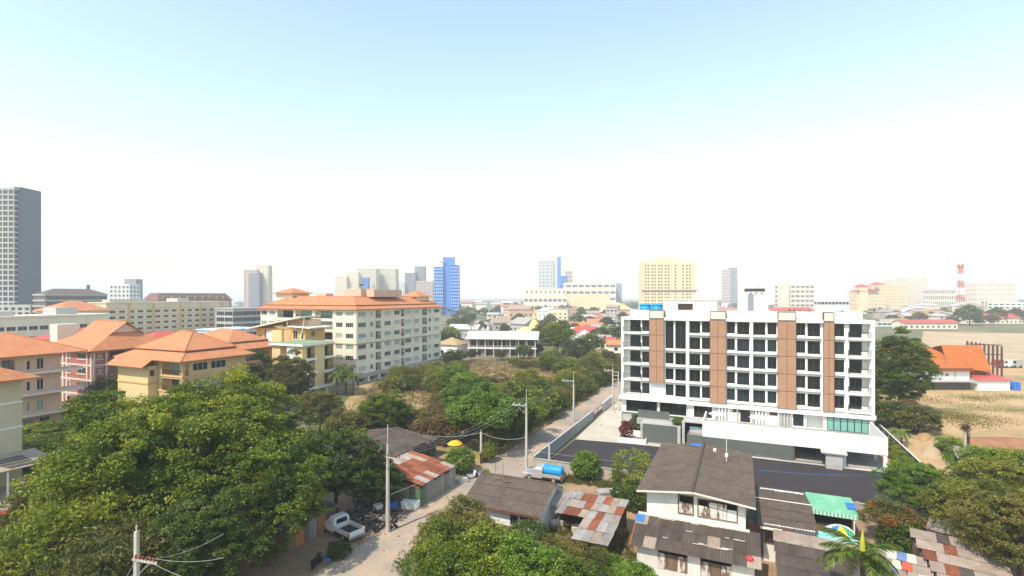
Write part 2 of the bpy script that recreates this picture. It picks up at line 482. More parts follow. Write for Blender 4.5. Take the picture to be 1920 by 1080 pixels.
def crown_points(rng, rx, ry, rz, zc, nl, nc, nv, sp, lobe=0.42, core=0.6, low=-0.45):
    """lobes over an ellipsoid, leaf clusters over each lobe"""
    i = np.arange(nl) + 0.5
    cz = 1 - (1 - low) * i / nl
    ph = i * 2.39996 + rng.uniform(0, 6.28)
    sr = np.sqrt(np.maximum(0, 1 - cz ** 2))
    D = np.stack([sr * np.cos(ph), sr * np.sin(ph), cz], 1)
    D += rng.normal(scale=0.11, size=D.shape)
    rad = np.array([rx, ry, rz])
    LC = D * rad * core * rng.uniform(0.75, 1.15, size=(nl, 1))
    LR = lobe * (rx + ry + rz) / 3 * rng.uniform(0.7, 1.25, size=nl)
    lt = rng.uniform(0, 1, nl)
    P, T = [], []
    for k in range(nl):
        d = rng.normal(size=(nc, 3)); d /= np.linalg.norm(d, axis=1)[:, None]
        d = d + 0.55 * D[k] + np.array([0, 0, 0.25]); d /= np.linalg.norm(d, axis=1)[:, None]
        c = LC[k] + d * LR[k] * rng.uniform(0.62, 1.08, size=(nc, 1)) * np.array([1.05, 1.05, 0.82])
        ct = rng.uniform(0, 1, nc)
        dd = rng.normal(size=(nc, nv, 3)); dd /= np.linalg.norm(dd, axis=2)[:, :, None] + 1e-9
        dd[:, :, 2] = np.abs(dd[:, :, 2]) * 0.75 - 0.12                 # each clump a shallow dome of leaves
        rr = sp * 1.45 * rng.uniform(0.75, 1.25, size=(nc, 1, 1))
        q = dd * rr * rng.uniform(0.55, 1.05, size=(nc, nv, 1)) + c[:, None, :]
        tt = 0.30 * lt[k] + 0.35 * ct[:, None] + 0.35 * rng.uniform(0, 1, (nc, nv))
        P.append(q.reshape(-1, 3)); T.append(tt.ravel())
    P = np.concatenate(P); T = np.concatenate(T)
    P[:, 2] += zc
    return P, T, LC + np.array([0, 0, zc]), LR

def trunk_mesh(LC, zc, r, rng, fork=0.5, lean=0.0):
    b = MB()
    zf = zc * fork
    top = Vector((lean, 0, zf))
    b.tube([(0, 0, -0.2), (0, 0, 0.25), (lean * 0.4, 0, zf * 0.5), top], [r * 1.5, r * 1.1, r * 0.9, r * 0.75], 8)
    for c in LC:
        c = Vector(c)
        mid = top.lerp(c, 0.5) + Vector((rng.uniform(-.3, .3), rng.uniform(-.3, .3), -0.08 * (c - top).length + 0.2))
        b.tube([top, mid, c], [r * 0.5, r * 0.32, r * 0.1], 5)
    return b.mesh('trunk', M_bark, smooth=True)

L_bright = leaf_mat('bright_green_leaf', (0.026, 0.062, 0.006), (0.110, 0.168, 0.012), (0.350, 0.345, 0.026))
L_deep = leaf_mat('deep_green_leaf', (0.018, 0.046, 0.006), (0.055, 0.098, 0.011), (0.155, 0.185, 0.018))
L_olive = leaf_mat('olive_leaf', (0.056, 0.068, 0.013), (0.121, 0.128, 0.024), (0.264, 0.213, 0.044))
L_dry = leaf_mat('dry_brown_leaf', (0.083, 0.055, 0.022), (0.165, 0.105, 0.039), (0.264, 0.187, 0.066))
L_lime = leaf_mat('lime_leaf', (0.054, 0.114, 0.011), (0.132, 0.227, 0.020), (0.279, 0.355, 0.039))
L_grey = leaf_mat('grey_green_leaf', (0.054, 0.074, 0.024), (0.109, 0.128, 0.044), (0.186, 0.192, 0.066))
L_red = leaf_mat('red_leaf', (0.110, 0.020, 0.013), (0.220, 0.033, 0.022), (0.330, 0.066, 0.033))
L_flame = leaf_mat('orange_flower_leaf', (0.055, 0.088, 0.017), (0.154, 0.132, 0.028), (0.550, 0.143, 0.022))
L_palm = leaf_mat('palm_leaf', (0.046, 0.088, 0.011), (0.093, 0.156, 0.020), (0.232, 0.241, 0.033))
L_straw = leaf_mat('straw_grass', (0.176, 0.121, 0.050), (0.286, 0.198, 0.083), (0.396, 0.286, 0.121))

L_gold = leaf_mat('yellow_olive_leaf', (0.050, 0.070, 0.010), (0.165, 0.185, 0.024), (0.38, 0.34, 0.05))
_protos = {}
def proto(key, seed, rx, ry, rz, zc, nl, nc, nv, ls, sp, r, m, lobe=0.42, core=0.6, low=-0.45, asp=0.55, fork=0.5, up=0.6):
    rng = np.random.default_rng(seed)
    P, T, LC, LR = crown_points(rng, rx, ry, rz, zc, nl, nc, nv, sp, lobe, core, low)
    P[:, 2] = np.maximum(P[:, 2], 0.08)
    S = ls * rng.uniform(0.6, 1.3, len(P))
    cm = leaf_mesh('crown', P, S, T, m, rng, up, asp)
    tm = trunk_mesh(LC, zc, r, random.Random(seed), fork)
    _protos[key] = (cm, tm)
def tree(key, name, label, loc, cat='tree', s=1.0, rz=0.0, m=None, group=None, sz=None):
    cm, tm = _protos[key]
    root = tag(link(name, None, None, loc, rz, (s, s, sz or s)), label, cat, group)
    c = link('crown', cm, root)
    if m is not None:
        c.material_slots[0].link = 'OBJECT'
        c.material_slots[0].material = m
    link('trunk', tm, root)
    return root
# ================================================================== ground, lane, lots
def sheet(name, pts, z, m, uv=True):
    b = MB()
    P = [W(u, v, z) if uv else Vector((u, v, z)) for u, v in pts]
    b.add(P, [tuple(range(len(P)))])
    me = b.mesh(name, m)
    if me.polygons[0].normal.z < 0: me.flip_normals()
    return structure(link(name, me))
M_ground = mat('town_ground', (0.20, 0.155, 0.095), (0.10, 0.115, 0.045), sc=0.035, rough=1.0, bump=0.3, bsc=2.0, detail=9, col3=(0.22, 0.17, 0.10))
M_lane = mat('sandy_lane', (0.43, 0.32, 0.225), (0.27, 0.235, 0.20), sc=0.11, rough=0.95, bump=0.25, bsc=6.0, detail=8, lo=0.40, hi=0.60, col3=(0.33, 0.27, 0.22))
M_dirt = mat('bare_earth', (0.36, 0.24, 0.14), (0.24, 0.165, 0.10), sc=0.35, rough=1.0, bump=0.4, bsc=5.0, detail=9)
M_asph = mat('fresh_asphalt', (0.030, 0.026, 0.028), (0.043, 0.036, 0.037), sc=0.22, rough=0.85, bump=0.15, bsc=30, stretch=(0.5, 2.0, 1), lo=0.3, hi=0.75, detail=7)
M_yard = mat('pale_concrete_yard', (0.52, 0.47, 0.38), (0.44, 0.39, 0.31), sc=0.25, rough=0.9, bump=0.1, detail=8)
M_sand = mat('sandy_field', (0.46, 0.30, 0.155), (0.30, 0.22, 0.10), sc=0.06, rough=1.0, bump=0.5, bsc=1.2, detail=10, lo=0.46, hi=0.62, stretch=(1.0, 2.2, 1), col3=(0.085, 0.125, 0.03))
M_sand2 = mat('pale_sand', (0.46, 0.34, 0.215), (0.37, 0.27, 0.16), sc=0.05, rough=1.0, bump=0.3, bsc=1.0, detail=9)
M_redearth = mat('red_earth', (0.34, 0.165, 0.085), (0.27, 0.13, 0.07), sc=0.5, rough=1.0, bump=0.6, bsc=3.0, detail=9)
M_orearth = mat('orange_earth', (0.42, 0.25, 0.12), (0.36, 0.22, 0.11), sc=0.5, rough=1.0, bump=0.4, bsc=3.0)
M_drylot = mat('dry_grass_ground', (0.36, 0.25, 0.11), (0.22, 0.18, 0.07), sc=0.12, rough=1.0, bump=0.6, bsc=3.0, detail=10, lo=0.4, hi=0.65)
M_grassg = mat('green_grass_ground', (0.06, 0.095, 0.020), (0.10, 0.11, 0.035), sc=0.3, rough=1.0, bump=0.6, bsc=4.0, detail=9)
M_sea = mat('sea_water', (0.09, 0.16, 0.20), rough=0.25, spec=0.5, bump=0.05, bsc=0.05)
sheet('ground', [(-6000, -6000), (6000, -6000), (6000, 6000), (-6000, 6000)], 0.0, M_ground, uv=False)
sheet('sea', [(-5900, 1100), (-700, 1100), (-300, 5900), (-5900, 5900)], 0.05, M_sea, uv=False)
sheet('vacant_lot', [(60, -62), (60, -32), (170, -31), (180, -70), (105, -90)], 0.006, M_drylot)
sheet('grass_lot', [(30, -112), (58, -112), (58, -70), (30, -60)], 0.006, M_grassg)
sheet('sandy_field', [(60, 26), (60, 140), (132, 190), (235, 205), (235, 34), (120, 28), (92, 21.5), (84, 21.5)], 0.008, M_sand)
sheet('pale_field', [(235, 60), (235, 420), (420, 520), (420, 110)], 0.010, M_sand2)
sheet('earth_yard', [(20, -58), (20, -32), (56, -32), (56, -52)], 0.008, M_dirt)
sheet('house_yard', [(30, -25), (30, 30), (62.7, 30), (62.7, -25)], 0.007, M_dirt)
sheet('lane', [(15, -32.2), (15, -25.6), (62, -25.3), (240, -24.4), (240, -30.4), (90, -31.3), (62, -32.0)], 0.012, M_lane)
sheet('side_street', [(26, -140), (26, -72), (34, -72), (34, -140)], 0.012, M_lane)
sheet('car_park', [(63.4, -24.7), (63.4, 24), (70, 25.5), (84.3, 26.3), (81.3, 20.6), (81.0, 18.5), (80.6, -15), (79.4, -24.3)], 0.012, M_asph)
sheet('concrete_yard', [(79.42, -24.4), (80.62, -15), (80.7, -6.5), (90.5, -6.5), (112, -20), (112, -25.4)], 0.016, M_yard)
sheet('earth_strip', [(80.8, -6.5), (80.8, 20.5), (112, 21), (112, 17), (92, 17), (92, -6.5)], 0.011, M_orearth)
# kerb along the car park's far edge
b = MB(); b.box(0, 0, 0, 24.5, 0.18, 0.14)
structure(b.build('kerb', M_trim, None, W(80.75, -6.3, 0), -GA))

# haze: even, pale air round everything
hz = MB(); hz.box(-6100, -6100, -1.0, 6100, 6100, 135.0)
haze = stuff(hz.build('haze', []))
hm = bpy.data.materials.new('pale_haze'); hm.use_nodes = True
hm.node_tree.nodes.clear()
ho = hm.node_tree.nodes.new('ShaderNodeOutputMaterial')
hv = hm.node_tree.nodes.new('ShaderNodeVolumePrincipled')
hv.inputs['Color'].default_value = (0.90, 0.93, 1.0, 1)
hv.inputs['Density'].default_value = 0.00039
hv.inputs['Anisotropy'].default_value = 0.0
hm.node_tree.links.new(hv.outputs[0], ho.inputs['Volume'])
haze.data.materials.append(hm)

# ================================================================== the white apartment block
U0 = 91.0
VL = FU(U0, 1166, 600)[0]
def HX(px): return FU(U0, px, 600)[0] - VL
HW = HX(1639)
blk = thing('apartment_block', 'white six-storey apartment block with brown louvre strips and dark balcony glazing', 'building', W(U0, VL))
rng = random.Random(5)
F = Side(blk, 0, 0, HW, 16, 'F')
FZ = [5.95 + 2.72 * k for k in range(5)]
holes, fills = [], []
pairs = [(1248, 1263, 1), (1266, 1286, 2), (1293, 1313, 2), (1316, 1331, 1), (1363, 1378, 1), (1382, 1405, 2), (1412.5, 1435, 2),
         (1439, 1456, 1), (1493, 1510, 1), (1514, 1538, 2), (1564, 1583, 1), (1204, 1218, 1)]
for k in range(5):
    z = FZ[k]
    for a, c, n in pairs:
        if a in (1248, 1266):
            if k == 4: continue
            if k == 3:
                holes.append((HX(a), HX(c), z, z + 4.72, 'w%d' % (2 if n == 1 else 2), 0.30)); continue
        holes.append((HX(a), HX(c), z + (0.0 if n == 2 else 0.12), z + 2.02, 'w%d' % (2 if n == 2 else 2), 0.38 if n == 2 else 0.22))
    holes.append((HX(1171), HX(1201.5), z, z + 2.15, 'loggia', 1.3))
    holes.append((HX(1592), HX(1630), z, z + 2.15, 'loggia', 1.3))
gz0, gz1 = 2.6, 4.85
gl = [(1174, 1232), (1237, 1287), (1301, 1335)]
for a, c in gl: holes.append((HX(a), HX(c), gz0 + 0.15, gz1, 'w4', 0.3))
holes.append((HX(1388), HX(1407), gz0, gz1 - 0.1, 'w1', 0.5))
holes.append((HX(1487), HX(1507), gz0 + 0.2, gz1, 'w1', 0.25))
holes.append((HX(1512), HX(1543), gz0, gz1 - 0.1, 'bay', 1.2))
F.wall(2.6, 19.4, holes, M_white, m2=M_void)
for h in holes:
    if h[4][0] == 'w':
        F.window(h[0], h[2], h[1] - h[0], h[3] - h[2], int(h[4][1]), h[5] - 0.05, M_brownframe, rng.choice([M_glass, M_glass, M_glass2]), False, 0.07)
        if h[1] - h[0] > 1.7 and h[3] < 19 and h[2] > 5.5 and h[3] - h[2] < 3:
            F.put('railing', railing_mesh(h[1] - h[0] - 0.02, 0.62, M_dark, 0.9, 0.015), h[0] + 0.01, 0.06, h[2])
    elif h[4] == 'loggia':
        w = h[1] - h[0]
        F.window(h[0] + w * (0.28 if h[0] < 5 else 0.10), h[2] + 0.02, w * 0.62, 2.05, 2, 1.24, M_brownframe, rng.choice([M_glass, M_glass2]))
        bal = MB().box(0, 0, -0.32, w + 0.3, 0.75, -0.02)
        bo = F.put('balcony', bal.mesh('balcony', M_white), h[0] - 0.15, -0.75, h[2])
        link('railing', railing_mesh(w + 0.2, 0.9, M_dark), bo, (0.05, 0.06, -0.02))
        link('railing', railing_mesh(0.64, 0.9, M_dark), bo, (0.05, 0.08, -0.02), R(90))
        link('railing', railing_mesh(0.64, 0.9, M_dark), bo, (w + 0.25, 0.08, -0.02), R(90))
        if h[0] < 5: continue
        ac = MB().box(0, 0, 0, 0.75, 0.3, 0.55); ac.lathe([(0.2, 0), (0.2, 0.02)], 10, 1, (0.3, 0.15, 0.55))
        F.put('air_conditioner', ac.mesh('air_conditioner', [M_frame, M_lightgrey]), h[1] - 0.85, 0.55, h[2] + 0.02)
# the far-left upper wall panel above the tall glazing
# ledges under each pair of windows, with a darker grey strip below
for k in range(5):
    for a, c in ((1203, 1219), (1247, 1287), (1292.5, 1332), (1362, 1405.5), (1412, 1457), (1492, 1539), (1563.5, 1584)):
        if a == 1247 and k == 4: continue
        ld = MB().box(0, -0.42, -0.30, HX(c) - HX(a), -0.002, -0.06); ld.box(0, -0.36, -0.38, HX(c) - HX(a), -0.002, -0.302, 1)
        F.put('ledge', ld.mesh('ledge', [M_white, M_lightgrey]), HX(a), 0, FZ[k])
# vertical piers
for a, c in ((1166, 1170.5), (1287, 1292), (1406, 1411.5), (1631, 1639)):
    F.put('pier', MB().box(0, -0.5, 4.9, HX(c) - HX(a), -0.002, 19.42).mesh('pier', M_white), HX(a), 0, 0)
# first-floor band
F.put('floor_band', MB().box(-0.3, -0.85, 4.95, HX(1288), -0.003, 5.55).box(HX(1288), -0.55, 4.80, HW + 0.15, -0.003, 5.45).mesh('floor_band', M_white), 0, 0, 0)
F.put('head_band', MB().box(-0.05, -0.55, 18.95, HW + 0.05, -0.004, 19.45).mesh('head_band', M_white), 0, 0, 0)
# brown louvre strips, panel by panel
for a, c, k0 in ((1218.5, 1246, 1), (1331.5, 1361.5, 0), (1458, 1492, 0), (1543, 1563, 0)):
    x0, x1 = HX(a), HX(c)
    pw = (x1 - x0) / 2
    pm = MB().box(0.03, -0.10, 0.03, pw - 0.03, 0.0, 2.69)
    for q in range(26): pm.box(0.06, -0.125, 0.08 + q * 0.1, pw - 0.06, -0.101, 0.13 + q * 0.1)
    pm = pm.mesh('louvre_panel', M_brownpanel)
    fr = MB().box(0, -0.12, 2.66, pw * 2, 0.0, 2.75).box(-0.05, -0.14, 0, 0.03, 0.0, 2.66).box(pw - 0.03, -0.12, 0, pw + 0.03, 0, 2.66).box(2 * pw - 0.03, -0.14, 0, 2 * pw + 0.05, 0, 2.66).mesh('panel_frame', M_brownframe)
    for k in range(k0, 5):
        for q in range(2): F.put('louvre_panel', pm, x0 + q * pw, -0.62, FZ[k] - 0.45)
        F.put('panel_frame', fr, x0, -0.60, FZ[k] - 0.45)
    F.put('strip_back', MB().box(0, -0.58, FZ[k0] - 0.45, 2 * pw, -0.004, FZ[4] + 2.3).mesh('strip_back', M_white), x0, 0, 0)
    hb = MB().box(0.08, -0.62, 19.30, 2 * pw - 0.08, 0.9, 20.55, 1)
    for q in ((0, 19.22, 0.08, 20.62), (2 * pw - 0.08, 19.22, 2 * pw, 20.62), (0.08, 20.55, 2 * pw - 0.08, 20.62), (0.08, 19.22, 2 * pw - 0.08, 19.30)):
        hb.box(q[0], -0.66, q[1], q[2], 0.92, q[3], 0)
    F.put('strip_cap', hb.mesh('strip_cap', [M_brownframe, M_trim]), x0, 0, 0)
# upper parapet, roof, head house
up = MB().box(HX(1180), 0.6, 19.4, HX(1619), 0.8, 20.65); up.box(HX(1180), 0.8, 19.4, HX(1180) + 0.2, 15, 20.65); up.box(HX(1619) - 0.2, 0.8, 19.4, HX(1619), 15, 20.65)
up.build('parapet', M_white, blk)
MB().box(0, 0.001, 19.1, HW, 16, 19.4).build('roof_slab', M_concrete, blk)
hh = thing_h = MB().box(HX(1243.5), 0.9, 19.4, HX(1344), 7, 22.35); hh.box(HX(1243.5) - 0.15, 0.75, 22.35, HX(1344) + 0.15, 7.15, 22.55)
ho_ = hh.build('head_house', M_white, blk)
lv = MB().box(0, 0, 0, HX(1298) - HX(1270), 0.1, 1.05)
for q in range(6): lv.box(0.05, -0.04, 0.06 + q * 0.16, HX(1298) - HX(1270) - 0.05, 0, 0.14 + q * 0.16)
lv.build('louvre_vent', M_brownframe, ho_, (HX(1270), 0.82, 20.75))
# other three sides of the block
for sdn in 'RLB':
    sd = Side(blk, 0, 0, HW, 16, sdn)
    hs = grid_holes(sd.S, 5.95, 2.72, 5, even(sd.S, 3, 1.6, 1.0), 0.7, 1.2)
    sd.wall(0, 19.4, hs, M_white, m2=M_void); sd.fill(hs, rng, M_brownframe)
MB().box(0.02, 0.3, 0.0, HW - 0.02, 0.5, 2.6).build('basement_wall', M_lightgrey, blk)
# ground-floor fins
for px in (1342, 1347, 1353, 1359, 1365, 1381, 1411, 1416, 1422, 1428, 1434, 1458, 1463, 1469, 1475, 1481):
    F.put('fin', MB().box(0, -0.32, 2.6, 0.22, -0.002, 4.82).mesh('fin', M_white if px % 3 == 0 else M_lightgrey), HX(px), 0, 0)
# flat grey panels between the fins, wall shading put into their colour
for a, c, m_ in ((1341, 1367, M_lightgrey), (1409, 1437, M_lightgrey), (1456, 1484, M_lightgrey)):
    F.put('wall_panel', MB().box(0, -0.05, 2.62, HX(c) - HX(a), -0.003, 4.79).mesh('wall_panel', m_), HX(a), 0, 0)
for a in (1369, 1438):
    F.put('air_grille', MB().box(0, -0.08, 4.2, 1.2, -0.004, 4.65).mesh('air_grille', M_brownframe), HX(a) + 0.4, 0, 0)
# sea-green shop glazing at the right end, pane by pane
x0, x1 = HX(1550), HX(1628)
for i in range(6):
    w = (x1 - x0) / 6
    me, pq = window_meshes(w, 2.1, 1, M_brownframe, True, 0.06)
    o = F.put('window', me, x0 + i * w, -0.25, 2.68)
    link('pane', pane_mesh(w, 2.1, pq, M_glassg), o)
F.put('shop_back', MB().box(0, -0.2, 2.6, x1 - x0, -0.003, 4.8).mesh('shop_back', M_creamlt), x0, 0, 0)
# podium deck in front with car park below
def LV(u, px, py): return FU(u, px, py)
PU = 80.9
pv0, pv1 = FU(PU, 1317, 800)[0] - VL, FU(PU, 1665, 840)[0] - VL
gx0 = FU(PU, 1288, 820)[0] - VL
ox0 = FU(PU, 1487, 850)[0] - VL
dy = PU - U0
MB().box(gx0 + 0.3, dy + 0.22, 2.28, pv1 - 0.01, -0.004, 2.6).build('podium_deck', M_concrete, blk)
MB().box(pv0, dy, 2.25, pv1, dy + 0.2, 4.55).box(pv1 - 0.2, dy + 0.2, 2.25, pv1, -1.0, 4.55).box(pv0, dy + 0.2, 2.25, pv0 + 0.2, -3.0, 4.55).build('parapet', M_white, blk)
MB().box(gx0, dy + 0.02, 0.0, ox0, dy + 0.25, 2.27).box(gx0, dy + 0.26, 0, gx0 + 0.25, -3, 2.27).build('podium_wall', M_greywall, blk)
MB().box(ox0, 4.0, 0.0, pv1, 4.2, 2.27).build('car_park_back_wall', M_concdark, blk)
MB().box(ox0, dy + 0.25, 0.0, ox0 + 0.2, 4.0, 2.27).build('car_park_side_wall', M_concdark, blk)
MB().box(ox0, dy + 0.05, 0.02, pv1, 4.0, 0.16).build('car_park_floor', M_concrete, blk)
for x in (pv1 - 0.45, pv1 - 5.0, ox0 + 5.4):
    for y in (dy + 0.1, dy + 5.5): MB().box(x, y, 0.16, x + 0.4, y + 0.4, 2.25).build('column', M_white, blk)
kx = FU(PU - 1.2, 1549, 850)[0] - VL
MB().box(kx, dy - 1.2, 0.0, kx + 1.9, dy - 0.2, 2.0).build('kiosk', M_lightgrey, blk)
MB().hexa([(kx - 0.6, dy - 1.5, 2.05), (kx + 2.4, dy - 1.5, 2.05), (kx + 2.4, dy - 0.01, 2.35), (kx - 0.6, dy - 0.01, 2.35)],
          [(kx - 0.6, dy - 1.5, 2.2), (kx + 2.4, dy - 1.5, 2.2), (kx + 2.4, dy - 0.01, 2.5), (kx - 0.6, dy - 0.01, 2.5)]).build('kiosk_canopy', M_lightgrey, blk)
link('railing', railing_mesh(kx - ox0 - 0.4, 0.7, M_dark, 1.2), blk, (ox0 + 0.2, dy - 0.02, 0.16))
# entrance ramp walls on the left
def lx(u, px): return FU(u, px, 800)[0] - VL
MB().box(lx(82, 1205), 82 - U0, 0.35, lx(82, 1269), 82 - U0 + 0.2, 3.0).build('ramp_wall', M_greywall, blk)
MB().box(lx(82, 1205) - 0.4, 82 - U0 + 0.2, 0.02, lx(82, 1269) + 0.5, 85 - U0, 2.95).build('ramp_block', M_lightgrey, blk)
MB().box(lx(86, 1196), 86 - U0, 3.0, lx(86, 1255), 86 - U0 + 0.2, 4.25).box(lx(86, 1196), 85 - U0, 2.2, lx(86, 1262), 86.6 - U0, 3.0, 1).build('ramp_wall', [M_greywall, M_concrete], blk)
MB().box(lx(82, 1278), 82.6 - U0, 0.02, lx(82, 1283), 83 - U0, 3.7).box(lx(82, 1278), 82.6 - U0, 3.7, lx(82, 1316), 86 - U0, 3.85).build('stair_canopy', M_lightgrey, blk)
MB().box(lx(83.5, 1293), 83.5 - U0, 1.3, lx(83.5, 1316), 83.7 - U0, 2.9).build('pool_side', mat('pool_mosaic', (0.05, 0.42, 0.66), (0.55, 0.75, 0.82), sc=2.5, stretch=(0.4, 1, 2.5)), blk)
MB().box(lx(84.5, 1278), 85 - U0, 0.02, lx(84.5, 1316), 85.2 - U0, 3.6).build('stair_void', M_void, blk)

# blue water tanks on its roof
for i, px in enumerate((1200, 1222)):
    t = thing('water_tank', ('left' if i == 0 else 'right') + ' of two round blue plastic water tanks on the white block roof', 'water tank', W(93.8, FU(93.8, px + 10, 580)[0], 19.4), group='rooftop water tanks')
    MB().lathe([(0.92, 0), (1.0, 0.1), (1.0, 0.55), (1.04, 0.6), (1.0, 0.65), (1.0, 1.3), (1.04, 1.35), (1.0, 1.4), (0.98, 2.0)], 20).build('tank_body', M_bluetank, t, smooth=True)
    MB().lathe([(1.06, 2.0), (1.06, 2.12), (0.7, 2.3), (0.25, 2.36)], 20).build('lid', M_bluetank, t)
# white parasols on the deck
for i, px in enumerate((1344, 1421)):
    v = FU(86.0, px, 780)[0]
    t = thing('parasol', 'white parasol on the deck, %s of the pair before the white block' % ('left' if i == 0 else 'right'), 'parasol', W(86.0, v, 2.6), group='deck parasols')
    MB().tube([(0, 0, 0), (0, 0, 2.45)], 0.03, 6).build('pole', M_frame, t)
    MB().lathe([(1.25, 2.05), (1.23, 2.1), (0.1, 2.5), (0.03, 2.56)], 8).build('canopy', M_white, t)
    MB().lathe([(0.3, 0), (0.3, 0.08), (0.06, 0.12)], 10).build('base', M_concrete, t)
# wall of concrete posts and panels between the car park and the houses
cw = thing('concrete_wall', 'long pale concrete panel wall along the near edge of the asphalt', 'wall', W(63.0, -25.0))
pan = MB().box(0.13, 0, 0, 2.87, 0.08, 1.55).mesh('panel', mat('wall_panel', (0.46, 0.40, 0.31), (0.36, 0.31, 0.24), sc=0.7, rnd=0.08, detail=8))
cap = MB().box(-0.02, -0.06, 1.55, 3.0, 0.16, 1.66).mesh('coping', M_concrete)
pst = MB().box(-0.12, -0.06, 0, 0.12, 0.14, 1.75).mesh('post', M_concrete)
for i in range(15):
    link('panel', pan, cw, (i * 3.0, 0, 0)); link('coping', cap, cw, (i * 3.0, 0, 0)); link('post', pst, cw, (i * 3.0, 0, 0))
link('post', pst, cw, (45, 0, 0))
# grey sheet fence along the lane
fn = thing('sheet_fence', 'grey metal sheet fence between the lane and the car park', 'fence', W(63.4, -25.15), -GA + R(90))
pan = MB().box(0.04, -0.02, 0.05, 1.96, 0.02, 1.74); 
for q in range(9): pan.box(0.1 + q * 0.21, -0.045, 0.06, 0.16 + q * 0.21, 0.045, 1.73)
pan = pan.mesh('panel', M_fence); pst = MB().box(-0.035, -0.05, 0, 0.035, 0.05, 1.78).mesh('post', M_lightgrey); rl = MB().box(0, -0.06, 1.741, 2, 0.06, 1.80).mesh('top_rail', M_frame)
for i in range(15):
    link('panel', pan, fn, (i * 2, 0, 0)); link('post', pst, fn, (i * 2, 0, 0)); link('top_rail', rl, fn, (i * 2, 0, 0))
gt = thing('sliding_gate', 'dark brown sliding gate at the end of the grey sheet fence', 'gate', W(93.6, -25.15), -GA + R(90))
for z in (0.1, 0.75, 1.6): MB().box(0, -0.03, z, 6.5, 0.03, z + 0.08).build('rail', M_brownframe, gt)
slt = MB().box(0, -0.02, 0.18, 0.1, 0.02, 0.75).mesh('slat', M_brownframe)
for q in range(50): link('slat', slt, gt, (q * 0.13, 0, 0))
for x in (-0.05, 3.2, 6.5): MB().box(x, -0.06, 0, x + 0.1, 0.06, 1.7).build('post', M_brownframe, gt)
ew = thing('boundary_wall', 'grey rendered wall between the brown gate and the paired poles', 'wall', W(100.5, -25.2), -GA + R(90))
for q in range(4): MB().box(q * 2.5, -0.08, 0, q * 2.5 + 2.48, 0.08, 1.7).build('panel', M_lightgrey, ew)
MB().box(0, -0.12, 1.7, 10, 0.12, 1.8).build('coping', M_frame, ew)
# dark grey sheet fence right of the podium
f2 = thing('sheet_fence', 'short dark grey fence with pale coping at the right end of the podium', 'fence', W(81.5, 21.0), -GA + R(90))
pan = MB().box(0.04, -0.03, 0, 2.96, 0.03, 1.7).mesh('panel', M_greywall)
for i in range(7):
    link('panel', pan, f2, (i * 3, 0, 0)); MB().box(i * 3 - 0.04, -0.08, 0, i * 3 + 0.04, 0.08, 1.78).build('post', M_lightgrey, f2)
MB().box(-0.1, -0.09, 1.72, 21.1, 0.09, 1.82).build('coping', M_trim, f2)
# ================================================================== cream hotel with orange roof
def ridge(root, pts, r=0.13):
    return MB().tube(pts, r, 6).build('ridge_cap', M_ridge, root)
def belt(root, x0, y0, x1, y1, z, h, p, m, name='belt'):
    return MB().box(x0 - p, y0 - p, z, x1 + p, y0 - 0.002, z + h).box(x1 + 0.002, y0 - p + 0.0, z, x1 + p, y1, z + h).build(name, m, root)
cu, cv = 105.7, -91.9
hw, hd = 35.2, 41.3
hot = thing('hotel', 'cream six-floor hotel with two-tier orange tile roof and balcony columns', 'building', W(cu, cv - hw))
rng = random.Random(11)
def hu(px): return FV(cv, px, 600)[0] - cu
def hf(px): return FU(cu, px, 600)[0] - (cv - hw)
sill = [3.25 + 2.89 * k for k in range(6)]
right, front = [], []
for z in sill:
    for a, c, k in ((671.9, 686.5, 'w4'), (694.4, 699.6, 'w2'), (721, 733, 'w4'), (739, 749.6, 'w3'), (760, 771, 'w3'), (776, 786, 'w3'), (803.7, 808, 'w2'), (814, 823.5, 'w3')):
        right.append((hu(a), hu(c), z, z + 1.25, k, 0.14))
    for a, c in ((704, 714.6), (752, 758.5), (792, 801)):
        right.append((hu(a), hu(c), z - 0.65, z + 1.5, 'balc', 1.3))
    for a, c, k in ((629.8, 642, 'w4'), (648, 662, 'w4'), (490, 500.6, 'w3'), (505, 516, 'w3')):
        front.append((hf(a), hf(c), z, z + 1.25, k, 0.14))
    for a, c in ((520, 550), (554, 585), (591, 623.5)):
        front.append((hf(a), hf(c), z - 0.65, z + 1.5, 'balc', 1.5))
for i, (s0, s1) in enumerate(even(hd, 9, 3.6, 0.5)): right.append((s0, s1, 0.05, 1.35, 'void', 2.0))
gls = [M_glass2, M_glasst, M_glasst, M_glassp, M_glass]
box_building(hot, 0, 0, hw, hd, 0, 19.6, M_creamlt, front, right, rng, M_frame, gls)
belt(hot, 0, 0, hw, hd, 10.35, 0.28, 0.12, mat('brown_belt', (0.42, 0.31, 0.22)))
belt(hot, 0, 0, hw, hd, 1.6, 0.85, 0.25, mat('mauve_plinth', (0.40, 0.34, 0.31)))
belt(hot, 0, 0, hw, hd, 19.2, 0.4, 0.15, M_creamlt, 'eave_band')
RS = Side(hot, 0, 0, hw, hd, 'R')
for px in (690, 702, 717, 736, 774, 789, 811): RS.put('pilaster', MB().box(0, -0.10, 2.46, 0.45, -0.003, 19.18).mesh('pilaster', M_creamlt), hu(px), 0, 0)
for k in range(6):
    for a, c in ((671.9, 686.5), (721, 733), (739, 749.6), (760, 771), (776, 786), (814, 823.5)):
        RS.put('sill', MB().box(-0.1, -0.16, -0.12, hu(c) - hu(a) + 0.1, -0.004, -0.02).mesh('sill', M_trim), hu(a), 0, sill[k])
rf = MB()
rf.skirt((-0.9, -0.9, hw + 0.9, hd + 0.9), 19.65, (1.6, 1.6, hw - 1.6, hd - 1.6), 20.7)
rf.build('lower_roof', M_tile, hot)
